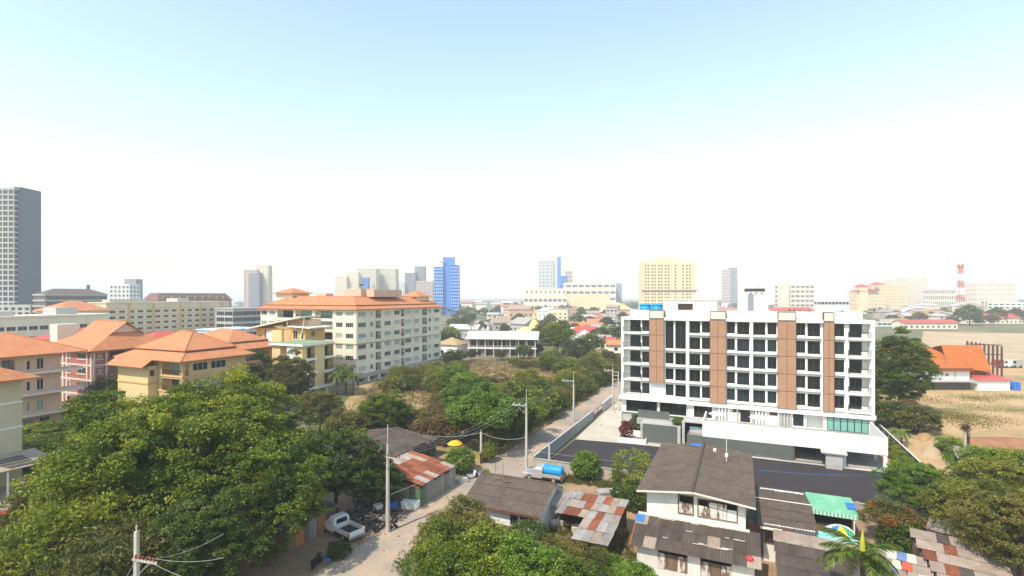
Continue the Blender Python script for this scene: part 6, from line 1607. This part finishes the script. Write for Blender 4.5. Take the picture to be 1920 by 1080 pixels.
for i in range(500):
    zone = rg.choice([(838, 925, 835, 905), (760, 830, 1000, 1070), (660, 790, 985, 1040), (1000, 1180, 905, 935), (1690, 1880, 770, 860), (905, 1000, 850, 880), (1090, 1190, 770, 800), (1000, 1110, 985, 1010)])
    p = GW(rg.uniform(zone[0], zone[1]), rg.uniform(zone[2], zone[3])); s = rg.uniform(0.02, 0.10)
    b.box(p.x - s, p.y - s * rg.uniform(.3, 1), 0.01, p.x + s, p.y + s * rg.uniform(.3, 1), 0.02 + s * rg.uniform(.3, 1.1), rg.choice([0, 2, 3, 3, 4, 4]))
lt = stuff(b.build('litter', [M_trim, M_white, M_rust, M_wood, M_concrete])); tag(lt, 'scattered litter and rubble on yards and verges', 'litter')
lg = tag(link('fallen_log', MB().tube([(0, 0, 0.25), (1.3, 0.6, 0.3), (2.6, 1.6, 0.45)], [0.26, 0.22, 0.16], 8).tube([(1.5, 0.7, 0.3), (1.3, 1.5, 0.6)], [0.12, 0.05], 6).mesh('fallen_log', M_bark, True), None, GW(788, 1056)), 'weathered log lying on the right verge of the lane at the bottom', 'log')
for i, (px, py, r_, lb) in enumerate(((1797, 868, 1.2, 'grey satellite dish leaning at the foot of the vine post'), (1816, 894, 1.0, 'pale satellite dish tilted upward among the bushes'))):
    t = thing('satellite_dish', lb, 'satellite dish', GW(px, py), 0.4 + i)
    o = MB().lathe([(0.05, 0), (0.6 * r_, 0.1), (1.0 * r_, 0.32), (0.98 * r_, 0.36), (0.58 * r_, 0.15), (0.03, 0.05)], 16).build('reflector', M_lightgrey, t, (0, 0, 1.1)); o.rotation_euler = (R(60 if i == 0 else 40), 0, 0)
    MB().tube([(0, 0.1, 0), (0, 0.1, 1.2)], 0.05, 6).build('mount', M_dark, t)
# ================================================================== trees and scrub
proto('broad', 1, 11.6, 11.0, 6.6, 8.3, 78, 17, 170, 0.26, 0.70, 0.55, L_bright, lobe=0.29, core=0.76, low=-0.5)
proto('round', 2, 5.0, 5.0, 4.2, 5.2, 36, 14, 120, 0.20, 0.42, 0.25, L_bright, lobe=0.40, core=0.66, low=-0.55)
proto('tall', 3, 5.4, 5.4, 7.6, 8.2, 64, 18, 100, 0.25, 0.55, 0.35, L_gold, lobe=0.34, core=0.74, low=-0.9)
proto('feather', 4, 3.4, 3.4, 2.9, 3.0, 30, 34, 34, 0.24, 0.34, 0.12, L_olive, lobe=0.42, core=0.72, low=-0.7, asp=0.30, up=0.25)
proto('layered', 5, 5.2, 5.2, 2.2, 4.6, 26, 40, 28, 0.30, 0.42, 0.20, L_lime, lobe=0.36, core=0.8, low=-0.1)
proto('bush', 6, 2.4, 2.4, 1.9, 1.7, 18, 28, 24, 0.24, 0.26, 0.10, L_olive, lobe=0.45, core=0.66, low=-0.6)
proto('bush_b', 7, 2.6, 2.2, 1.6, 1.5, 14, 30, 22, 0.22, 0.30, 0.10, L_olive, lobe=0.48, core=0.72, low=-0.5)
proto('sparse', 8, 2.8, 2.8, 2.6, 3.0, 16, 20, 16, 0.22, 0.34, 0.12, L_dry, lobe=0.40, core=0.76, low=-0.6)
proto('far', 9, 5.0, 5.0, 3.8, 4.4, 18, 16, 9, 0.85, 0.55, 0.25, L_deep, lobe=0.42, core=0.66, low=-0.6)
proto('far_b', 10, 6.0, 5.0, 3.0, 3.6, 16, 16, 9, 0.85, 0.6, 0.25, L_grey, lobe=0.42, core=0.72, low=-0.5)
proto('ivy', 12, 3.6, 3.6, 2.7, 2.6, 30, 34, 44, 0.20, 0.28, 0.12, L_lime, lobe=0.36, core=0.72, low=-0.6)
proto('cypress', 11, 2.2, 2.2, 5.2, 5.2, 30, 26, 22, 0.26, 0.26, 0.16, L_deep, lobe=0.30, core=0.75, low=-0.95)

tree('broad', 'broad_tree', 'huge broad leafy tree filling the lower left of the view', AT(345, 49.5), s=1.0, rz=0.4, sz=0.93)
tree('round', 'leafy_tree', 'leafy tree with drooping boughs above the green hut roof', AT(505, 44.0), s=0.98, rz=1.0, sz=1.1)
tree('round', 'leafy_tree', 'dark leafy tree between the white pickup and the grey shack roof', AT(630, 54.0), s=0.95, rz=2.1, m=L_deep)
tree('round', 'leafy_tree', 'dark green tree overhanging the left edge of the rusty shack', AT(700, 54.5), s=0.60, rz=4.1, m=L_deep)
tree('round', 'leafy_tree', 'deep green tree in shade left of the green hut', AT(395, 38.5), s=0.86, rz=3.0, m=L_deep)
tree('round', 'leafy_tree', 'lower leafy tree on the left flank of the huge tree', AT(205, 44.5), s=0.98, rz=5.0)
tree('feather', 'thin_tree', 'thin brownish tree spreading at the far lower left', AT(150, 39.0), s=1.35, rz=0.5, m=L_bright)
tree('feather', 'thin_tree', 'sparse olive tree between the red car and the big tree', AT(85, 46.0), s=0.95, rz=2.5, m=L_olive)
tree('feather', 'thin_tree', 'brown-tinged thin tree in the bottom left corner', AT(40, 36.0), s=0.9, rz=1.5, m=L_dry)
tree('feather', 'thin_tree', 'low olive growth under the near pole at the bottom left', AT(215, 34.5), s=1.15, rz=3.5, m=L_olive)
tree('bush', 'shrub', 'yellowish shrub beside the cream block canopy', AT(75, 57.0), 'shrub', s=0.7, rz=3.5, m=L_olive)
tree('bush', 'shrub', 'low shrub on the earth beside the dark crate', AT(634, 45.0), 'shrub', s=0.36, rz=0.5, m=L_deep)
# bottom centre growth
for i, (px, t, key, s, m, lb) in enumerate((
    (866, 41.5, 'feather', 0.98, L_olive, 'feathery bamboo clump at the lane edge below the cottage'),
    (925, 40.0, 'feather', 0.74, L_olive, 'feathery bamboo clump in front of the cottage window'),
    (985, 41.0, 'feather', 0.72, L_deep, 'dark green bush at the near corner of the cottage'),
    (1040, 39.5, 'feather', 0.66, L_olive, 'olive feathery bush below the small yard of white chests'),
    (1095, 37.5, 'feather', 0.68, L_olive, 'yellow-green bush at the foot of the patchwork shed'),
    (1145, 37.5, 'feather', 0.6, L_lime, 'bright bush between the patchwork shed and the white house'),
    (1185, 37.5, 'bush', 0.9, L_lime, 'low bright bush in front of the white house lean-to'),
    (960, 36.5, 'ivy', 1.0, L_lime, 'mound of bright ivy-like leaves at the bottom centre'),
    (1020, 35.5, 'ivy', 0.88, L_lime, 'low lime green mound right of the ivy-like mound'),
    (900, 36.5, 'ivy', 1.05, L_bright, 'green mound left of the ivy-like mound at the bottom'),
    (845, 37.5, 'feather', 0.95, L_bright, 'green bush by the fallen log at the bottom'),
    (1080, 35.5, 'ivy', 0.8, L_bright, 'green bush low at the bottom edge centre right'),
    (1230, 36.0, 'bush', 0.75, L_lime, 'small bright bush under the white house front wall'))):
    tree(key, 'bush' if key in ('bush', 'ivy') else 'bamboo_clump', lb, AT(px, t), 'bush', s=s, rz=i * 1.3, m=m)
# yard bushes by the wall and planters
tree('bush', 'round_bush', 'round bright bush against the concrete wall', GW(1101, 899), 'bush', s=0.72, rz=1, m=L_lime, sz=0.95)
tree('sparse', 'garden_tree', 'slender green tree at the rear left corner of the white house', GW(1190, 935), s=0.95, rz=1, m=L_bright)
tree('bush', 'garden_bush', 'dark bush below the slender tree left of the white house', GW(1187, 952), 'bush', s=0.75, rz=3, m=L_deep)
tree('bush_b', 'dry_bush', 'small dry bush at the concrete wall beside the white house', GW(1162, 905), 'bush', s=0.5, rz=2, m=L_olive)
tree('bush', 'yard_bush', 'yellow-green bush at the lane edge of the scrap yard', W(58.6, -33.6), 'bush', s=0.78, rz=2, m=L_lime, sz=0.85)
tree('bush', 'yard_bush', 'narrow green bush beside the ragged rusty fence', GW(915, 866), 'bush', s=0.45, rz=2, m=L_bright, sz=0.75)
tree('bush_b', 'yard_bush', 'tiny green bush on the lane verge beside the cottage roof', GW(910, 906), 'bush', s=0.3, rz=2, m=L_bright, sz=0.5)
def planter(label, u, v, w, d):
    t = thing('planter', label, 'planter', W(u, v))
    MB().box(0, 0, 0, w, 0.15, 0.75).box(0, d - 0.15, 0, w, d, 0.75).box(0, 0.15, 0, 0.15, d - 0.15, 0.75).box(w - 0.15, 0.15, 0, w, d - 0.15, 0.75).build('box_wall', M_white, t)
    MB().box(0.15, 0.15, 0, w - 0.15, d - 0.15, 0.65).build('soil', M_redearth, t)
planter('long white planter in front of the red-leaved shrub', 80.9, -17.9, 4.4, 1.8)
planter('white planter holding the dark green shrub beside the ramp', 86.0, -17.2, 3.0, 2.2)
tree('bush', 'red_shrub', 'dark red leaved shrub in the long white planter', W(81.8, -16.6, 0.6), 'shrub', s=0.42, rz=1, m=L_red, sz=0.72)
tree('bush', 'green_shrub', 'dark green rounded shrub in the planter by the ramp', W(87.1, -15.9, 0.6), 'shrub', s=0.46, rz=1, m=L_deep, sz=0.72)
tree('bush', 'ramp_plant', 'yellow-green plant on the ramp ledge', W(83.6, -8.9, 2.95), 'plant', s=0.38, rz=1, m=L_lime, sz=0.35)
for q in range(5): tree('bush_b', 'hedge_bush', 'green hedge bush along the dark grey fence right of the podium', W(83.5 + q * 2.6, 19.9), 'bush', s=0.5, rz=q, m=L_bright, group='bushes along the right-hand fence')
# right-hand trees
tree('tall', 'dense_tree', 'tall dense olive green tree against the right end of the white block', AT(1686, 101), s=0.90, rz=0.5, m=L_bright, sz=1.0)
tree('bush', 'field_shrub', 'large green shrub at the foot of the tall olive tree', GW(1722, 812), 'shrub', s=1.25, rz=0.5, m=L_olive)
tree('bush', 'field_shrub', 'dark shrub between the tall olive tree and the white block', GW(1672, 800), 'shrub', s=1.2, rz=1.5, m=L_deep)
tree('bush', 'field_shrub', 'brown-green shrub left of the sandy track', GW(1700, 790), 'shrub', s=1.1, rz=2.5, m=L_dry)
tree('bush_b', 'field_shrub', 'bright low shrub beside the vine post', GW(1785, 852), 'shrub', s=0.75, rz=2.5, m=L_lime)
tree('bush_b', 'field_shrub', 'bright low shrub right of the vine post', GW(1840, 884), 'shrub', s=0.95, rz=0.5, m=L_lime)
tree('bush_b', 'field_shrub', 'green shrub under the red earth bank at the right', GW(1890, 890), 'shrub', s=0.95, rz=1.5, m=L_bright)
tree('round', 'garden_tree', 'round yellowish green tree hiding the near corner of the asphalt', AT(1724, 51.5), s=0.66, rz=0.5, m=L_lime)
tree('layered', 'flame_tree', 'spreading shrub dotted with orange flowers behind the palm', AT(1668, 47.5), s=0.40, rz=0.5, m=L_flame, sz=0.52)
tree('round', 'garden_tree', 'dense olive tree at the right edge in front of the field', AT(1885, 48.0), s=0.80, rz=0.5, m=L_gold)
tree('round', 'garden_tree', 'dark olive tree in the lower right corner', AT(1912, 40.0), s=0.80, rz=2.5, m=L_olive)
tree('feather', 'garden_tree', 'feathery tree between the right-hand trees and the pinkish roof', AT(1835, 46.5), s=1.0, rz=4.5, m=L_gold)
tree('bush', 'garden_bush', 'green bush between the pinkish roof and the jumbled roof', AT(1690, 46.0), 'bush', s=0.8, rz=4.5, m=L_bright)
# in front of the yellow building and hotel
tree('cypress', 'dark_tree', 'narrow dark tree between the ochre block and the yellow building', AT(492, 109), s=1.15, rz=0.2, m=L_deep)
tree('tall', 'pale_tree', 'pale olive tree in front of the yellow building wall', AT(540, 104), s=0.72, rz=0.2, m=L_olive)
tree('round', 'lot_tree', 'green tree top before the ochre block windows', AT(436, 88), s=1.05, rz=0.2, m=L_bright)
tree('round', 'lot_tree', 'green tree rising right of the big tree before the yellow building', AT(600, 84), s=0.8, rz=1.2, m=L_olive)
tree('round', 'garden_tree', 'dark tree at the corner of the dull red block', AT(212, 99), s=0.8, rz=1.2, m=L_deep)
for i, (px, py) in enumerate(((60, 830), (95, 822), (130, 818), (165, 812), (70, 852), (110, 846), (150, 838), (180, 830), (90, 868))):
    tree('bush_b', 'lot_bush', 'low green bush in the grass lot below the peach block', GW(px, py), 'bush', s=1.5, rz=i, m=L_deep if i % 2 else L_bright, group='bushes of the grass lot', sz=0.8)
car_sh = thing('site_hut', 'pale roofed hut at the foot of the dull red block', 'hut', W(56.2, -117.5))
MB().box(0, 0, 0, 7, 4, 2.3).build('wall', M_bluetarp, car_sh); MB().slab4((-0.5, -0.8, 2.4), (7.5, -0.8, 2.4), (7.5, 4.4, 3.0), (-0.5, 4.4, 3.0), 0.08).build('roof', M_asbpale, car_sh)
# named trees in the middle of the lot
tree('round', 'round_tree', 'large bright round tree standing alone beyond the vacant lot', GW(1045, 668), s=1.35, rz=0.3, m=L_bright)
tree('round', 'round_tree', 'grey-green bushy tree right of the large round tree', GW(1083, 686), s=1.0, rz=1.3, m=L_grey)
tree('round', 'round_tree', 'darker bright tree behind the grey-green bushy tree', GW(1110, 668), s=0.95, rz=2.3, m=L_bright)
tree('layered', 'layered_tree', 'flat layered light green tree at the lane side', AT(915, 78), s=1.1, rz=0.3, m=L_lime)
tree('layered', 'layered_tree', 'smaller layered tree right behind the flat lane-side tree', AT(965, 82), s=0.85, rz=2.3, m=L_bright)
tree('round', 'pale_leaf_tree', 'tall pale green tree with a leaning trunk in the scrub', AT(878, 93), s=0.95, rz=0.3, m=L_lime)
tree('round', 'pale_leaf_tree', 'bright creeper-covered tree left of the pale green tree', AT(852, 118), s=0.78, rz=3.3, m=L_lime)
tree('round', 'dark_bush_tree', 'dark green bushy tree before the open ground floor of the hotel', AT(722, 83), s=0.80, rz=3.3, m=L_bright)
for i, (px, py, s, m_, lb) in enumerate(((884, 676, 0.42, L_deep, 'small dark tree before the left end of the long house'), (938, 676, 0.40, L_grey, 'small grey-green tree before the middle of the long house'), (982, 674, 0.58, L_bright, 'green tree hiding the right end of the long house'), (1008, 668, 0.5, L_deep, 'dark tree just right of the long house'), (846, 690, 0.62, L_deep, 'dark tree at the far corner of the hotel'), (862, 682, 0.5, L_olive, 'olive tree right of the tan-roofed white house'), (1140, 690, 0.6, L_olive, 'olive tree left of the white block corner'), (1120, 700, 0.5, L_gold, 'yellow-green tree beyond the paired poles'))):
    tree('round', 'lot_edge_tree', lb, GW(px, py), s=s, rz=i * 1.1, m=m_)
# scrub: scattered over the lot with clearings
rg = random.Random(21)
clear = [(755, 768, 90, 32), (960, 716, 100, 24), (905, 690, 60, 12), (1015, 676, 110, 12), (860, 668, 70, 10), (660, 735, 50, 12)]
sc_l = {'L_olive': 'olive scrub bush in the overgrown lot between hotel and lane', 'L_dry': 'dry brown scrub bush in the overgrown lot', 'L_bright': 'fresh green scrub bush in the overgrown lot', 'L_gold': 'yellow-green scrub bush in the overgrown lot'}
n_s = 0
for u in np.arange(63, 168, 4.7):
    for v in np.arange(-82, -31.5, 4.5):
        uu, vv_ = u + rg.uniform(-1.8, 1.8), v + rg.uniform(-1.7, 1.7)
        if vv_ > -34.0 and uu < 130: continue
        if vv_ < -58 - (uu - 63) * 0.32 + 0 and uu < 100: continue
        if vv_ < -80 and uu > 95: continue
        if uu < 67 and vv_ > -50: continue
        p = W(uu, vv_)
        px = 960 + p.x / p.y * FPX; py = HOR + CAMZ / p.y * FPX
        if any(((px - c[0]) / c[2]) ** 2 + ((py - c[1]) / c[3]) ** 2 < 1 for c in clear): continue
        q = math.sin(uu * 0.11 + 1.0) + math.sin(vv_ * 0.19 + uu * 0.05) + rg.uniform(-0.9, 0.9)
        nm = 'L_dry' if q > 1.2 else ('L_olive' if q > 0.1 else ('L_gold' if q > -1.0 else 'L_bright'))
        key = 'sparse' if (nm == 'L_dry' and rg.random() < 0.35) else rg.choice(['bush', 'bush_b', 'feather', 'bush'])
        s = rg.uniform(0.75, 1.3) * (1.1 if uu < 100 else 0.9)
        if key == 'feather': s *= 0.75
        tree(key, 'scrub_bush', sc_l[nm], p, 'bush', s=s, rz=rg.uniform(0, 6), m=globals()[nm], group='scrub of the overgrown lot', sz=s * rg.uniform(0.85, 1.25))
        n_s += 1
# bank of shrubs along the lane's left side, beyond the scrap yard
for i in range(20):
    u = 68 + i * 3.1
    tree('bush', 'lane_bush', 'green bush spilling over the left edge of the lane', W(u, -34.2 + rg.uniform(-0.7, 0.5)), 'bush', s=rg.uniform(0.7, 1.15), rz=i, m=rg.choice([L_olive, L_bright, L_deep, L_olive]), group='bushes along the lane')
# trees of the town
zones = [(840, 1000, 592, 660, 40), (1000, 1170, 585, 650, 34), (860, 1170, 574, 592, 26), (1480, 1920, 566, 584, 44), (1640, 1700, 580, 600, 5), (1700, 1800, 590, 606, 8), (1800, 1920, 592, 606, 10), (560, 640, 562, 568, 3), (100, 420, 600, 632, 12), (1650, 1920, 578, 612, 26)]
for zi, (xa, xb, ya, yb_, nn) in enumerate(zones):
    for i in range(nn):
        px, py = rg.uniform(xa, xb), rg.uniform(ya, yb_)
        if 870 < px < 1012 and 626 < py < 672: continue
        if 984 < px < 1020 and 590 < py < 640: continue
        s = rg.uniform(0.65, 1.2) * (1.35 if py < 585 else 1.0)
        mm_ = rg.choice([L_deep, L_deep, L_grey, L_olive, L_bright])
        tree(rg.choice(['far', 'far_b', 'far']), 'town_tree', '%s tree %s' % ({L_deep: 'dark green', L_grey: 'grey-green', L_olive: 'olive', L_bright: 'fresh green'}[mm_], 'among the far houses left of the hotel' if xb < 700 else ('on the right-hand town skyline' if xa > 1400 else 'in the middle town beyond the vacant lot')), GW(px, py), s=s, rz=rg.uniform(0, 6), m=mm_, group='trees of the distant town')
for px, py, s, lb in ((1818, 610, 1.9, 'large dark tree left of the mast foot shops'), (1870, 606, 1.6, 'dark tree beside the long red roofed shops'), (1905, 606, 1.5, 'dark tree at the right edge of the town'), (590, 566, 2.4, 'large hazy tree crown just above the hotel roof'), (606, 566, 1.5, 'smaller hazy tree crown right of the large one above the hotel')):
    tree('far', 'town_tree', lb, GW(px, py), s=s, rz=1, m=L_deep)
# far woods that read as one mass
rngn = np.random.default_rng(5)
PP, TT = [], []
for i in range(520):
    px = rngn.uniform(-100, 2020); t = rngn.uniform(520, 1700) if px > 830 else rngn.uniform(700, 1500)
    if px < 830 and rngn.random() < 0.6: continue
    c = AT(px, t); r = rngn.uniform(5, 11)
    n = 70
    d = rngn.normal(size=(n, 3)); d /= np.linalg.norm(d, axis=1)[:, None]
    d[:, 2] = np.abs(d[:, 2])
    q = d * r * np.array([1.5, 1.2, 0.9]) * rngn.uniform(0.7, 1.05, size=(n, 1)) + np.array([c.x, c.y, 1.5])
    PP.append(q); TT.append(rngn.uniform(0, 0.5, n) + rngn.uniform(0, 0.4))
PP = np.concatenate(PP); TT = np.concatenate(TT)
fw = stuff(link('far_woods', leaf_mesh('far_woods', PP, rngn.uniform(2.2, 4.6, len(PP)), TT, L_deep, rngn, 0.3, 0.8)))
tag(fw, 'hazy belt of woods between the distant buildings', 'woods')

# grasses
def grass(name, label, pts, h, m, seed, lean=0.35, w=0.05):
    rng = np.random.default_rng(seed)
    n = len(pts)
    P = np.array(pts, dtype=float)
    H = h * rng.uniform(0.4, 1.25, n)
    a = rng.uniform(0, 6.28, n)
    dx = np.stack([np.cos(a), np.sin(a), np.zeros(n)], 1) * (w * rng.uniform(0.6, 1.5, n))[:, None]
    ln = rng.normal(size=(n, 3)) * lean; ln[:, 2] = 1
    tip = P + ln * H[:, None]
    V = np.stack([P - dx, P + dx, tip], 1).reshape(-1, 3)
    me = bpy.data.meshes.new(name)
    me.vertices.add(3 * n); me.loops.add(3 * n); me.polygons.add(n)
    me.vertices.foreach_set('co', V.astype(np.float32).ravel())
    me.loops.foreach_set('vertex_index', np.arange(3 * n, dtype=np.int32))
    me.polygons.foreach_set('loop_start', np.arange(0, 3 * n, 3, dtype=np.int32))
    at = me.attributes.new('tint', 'FLOAT', 'FACE'); at.data.foreach_set('value', rng.uniform(0, 1, n).astype(np.float32))
    me.materials.append(m); me.update(calc_edges=True)
    return tag(stuff(link(name, me)), label, 'grass')
def scatter(n, poly_px, seed, clump=0.0, kk=8):
    """random ground points inside a pixel-bounded patch of ground"""
    r = np.random.default_rng(seed); out = []
    us = [G(*p) for p in poly_px]
    u0, u1 = min(a[0] for a in us), max(a[0] for a in us); v0, v1 = min(a[1] for a in us), max(a[1] for a in us)
    def inside(u, v):
        c = False; j = len(us) - 1
        for i in range(len(us)):
            if (us[i][1] > v) != (us[j][1] > v) and u < (us[j][0] - us[i][0]) * (v - us[i][1]) / (us[j][1] - us[i][1]) + us[i][0]: c = not c
            j = i
        return c
    while len(out) < n:
        u, v = r.uniform(u0, u1), r.uniform(v0, v1)
        if not inside(u, v): continue
        k = kk if clump else 1
        for _ in range(k):
            p = W(u + r.normal() * clump, v + r.normal() * clump, 0.0); out.append((p.x, p.y, 0.0))
    return out[:n]
grass('straw_grass', 'tall dry straw grass in the clearings of the overgrown lot', scatter(26000, [(640, 790), (700, 720), (860, 680), (1080, 665), (1120, 700), (1020, 760), (860, 790)], 1, 0.35), 0.8, L_straw, 1, w=0.10)
grass('lot_grass', 'rank green grass in the lot below the peach block', scatter(14000, [(38, 800), (170, 785), (230, 810), (130, 885), (45, 880)], 2, 0.3), 0.6, L_bright, 2, w=0.09)
grass('field_grass', 'patchy low green grass on the sandy field', scatter(9000, [(1700, 745), (1920, 740), (1920, 805), (1740, 795)], 3, 2.4, 450), 0.14, L_olive, 3, w=0.10)
grass('yard_grass', 'weeds and grass round the cottage and the concrete wall', scatter(9000, [(985, 985), (1060, 960), (1110, 1000), (1180, 1000), (1200, 1075), (830, 1075), (830, 1000)], 4, 0.3), 0.5, L_olive, 4, w=0.05)
grass('wall_weeds', 'weeds along the foot of the concrete wall', scatter(5000, [(1030, 888), (1200, 912), (1200, 925), (1030, 900)], 5, 0.2), 0.4, L_olive, 5, w=0.04)
grass('bank_weeds', 'green weeds over the bank in the right foreground', scatter(16000, [(1770, 850), (1920, 850), (1920, 930), (1800, 900)], 6, 0.35), 0.7, L_lime, 6, w=0.06)

# red earth bank and sandy heaps right
def mound(name, label, px, py, rx, ry, h, m, rz=0.0, seed=0):
    r = random.Random(seed); b = MB(); n, k = 18, 6
    vs, fs = [], []
    for j in range(k):
        q = j / (k - 1)
        for i in range(n):
            a = 2 * math.pi * i / n; f = (1 - q) * (1 + 0.16 * math.sin(3 * a + seed) + r.uniform(-.07, .07))
            vs.append((rx * f * math.cos(a), ry * f * math.sin(a), h * (1 - (1 - q) ** 2) * (1 + r.uniform(-.12, .12)) - 0.05 * (j == 0)))
    for j in range(k - 1):
        for i in range(n): fs.append((j * n + i, j * n + (i + 1) % n, (j + 1) * n + (i + 1) % n, (j + 1) * n + i))
    o = b.add(vs, fs).build(name, m, None, GW(px, py), rz, True)
    return structure(o)
mound('earth_bank', '', 1895, 838, 11, 3.2, 1.3, M_redearth, -0.1, 1)
mound('sand_bank', '', 1752, 842, 7.0, 1.2, 0.9, M_sand2, 0.75, 2)
mound('sand_bank', '', 1735, 818, 5.0, 1.0, 0.7, M_orearth, 0.75, 3)

# ================================================================== palms
def frond_mesh(L, n, w, m, seed, droop=0.5, stiff=1.0):
    rng = np.random.default_rng(seed); V, T = [], []
    fs = []
    def rach(q): return np.array([L * q * (1 - 0.15 * q), 0, L * (0.32 * stiff * q - droop * q * q)])
    for i in range(n):
        q = 0.10 + 0.9 * i / n
        p = rach(q); d = rach(min(1, q + 0.02)) - rach(q - 0.02); d /= np.linalg.norm(d)
        ll = w * math.sin(math.pi * (0.12 + 0.83 * q)) * rng.uniform(0.85, 1.1)
        for s in (-1, 1):
            o = np.array([0, s, 0]) * 0.82 + d * 0.55 + np.array([0, 0, -0.30 + rng.uniform(-.12, .12)])
            o /= np.linalg.norm(o)
            bw = d * 0.045
            mid = p + o * ll * 0.5 + np.array([0, 0, 0.04]); tip = p + o * ll + np.array([0, 0, -0.12 * ll])
            k = len(V)
            V += [p - bw, p + bw, mid + bw, mid - bw, tip]; fs += [(k, k + 1, k + 2, k + 3), (k + 3, k + 2, k + 4)]
            tv = rng.uniform(0, 1); T += [tv, tv]
    k = len(V)
    for i in range(9):
        q = i / 8; p = rach(q); V += [p + [0, -0.035 * (1.1 - q), 0], p + [0, 0.035 * (1.1 - q), 0], p + [0, 0, 0.04 * (1.1 - q)]]
    for i in range(8):
        for j in range(3): fs.append((k + i * 3 + j, k + i * 3 + (j + 1) % 3, k + (i + 1) * 3 + (j + 1) % 3, k + (i + 1) * 3 + j)); T.append(0.8)
    me = bpy.data.meshes.new('frond'); me.from_pydata([tuple(v) for v in V], [], fs)
    at = me.attributes.new('tint', 'FLOAT', 'FACE'); at.data.foreach_set('value', np.array(T, dtype=np.float32))
    me.materials.append(m); me.update()
    return me
def palm(name, label, loc, h, L, nf, seed, m=None, spear=None, r=0.16):
    t = thing(name, label, 'palm', loc, 0.0)
    MB().tube([(0, 0, -0.1), (0.05, 0, h * 0.5), (0, 0, h)], [r * 1.3, r, r * 0.85], 8).build('trunk', M_bark, t, smooth=True)
    rr = random.Random(seed)
    fm = [frond_mesh(L, 34, L * 0.26, m or L_palm, seed + k, 0.45 + 0.25 * k, 1.7 - 0.6 * k) for k in range(3)]
    for i in range(nf):
        o = link('frond', fm[i % 3], t, (0, 0, h - 0.05)); o.rotation_euler = (0, rr.uniform(-0.2, 0.15), i * 2.39996 + rr.uniform(-.2, .2)); o.scale = (rr.uniform(0.85, 1.1),) * 3
    if spear: MB().tube([(0, 0, h - 0.3), (0, 0, h + spear * 0.5), (0.02, 0, h + spear)], [0.20, 0.13, 0.02], 7).build('spear_leaf', mat('young_palm_spear', (0.42, 0.40, 0.05)), t)
    return t
palm('areca_palm', 'large palm with a yellow upright spear leaf at the bottom right', AT(1617, 33.0), 6.5, 3.1, 17, 5, m=L_deep, spear=1.5)
for px, t_, h, lb in ((648, 121, 6.0, 'palm at the near corner of the cream hotel'), (662, 119, 4.6, 'smaller palm beside the hotel corner palm'), (632, 118, 5.2, 'palm between the yellow building and the hotel')):
    palm('garden_palm', lb, AT(px, t_), h, 3.2, 13, int(px), L_deep)
for i, (px, py) in enumerate(((850, 648), (858, 660), (843, 656), (905, 664), (884, 640))):
    palm('garden_palm', ('tall palm', 'leaning palm', 'short palm', 'lone palm', 'thin palm')[i] + (' beside the tan-roofed white house', ' in front of the tan-roofed white house', ' at the far corner of the cream hotel', ' below the long two-storey house veranda', ' against the white barn')[i], GW(px, py), 7.5 + i % 3, 3.6, 11, 100 + i, L_palm)
palm('garden_palm', 'small palm at the right end of the podium', GW(1690, 835), 2.2, 2.0, 10, 9, L_palm, r=0.1)
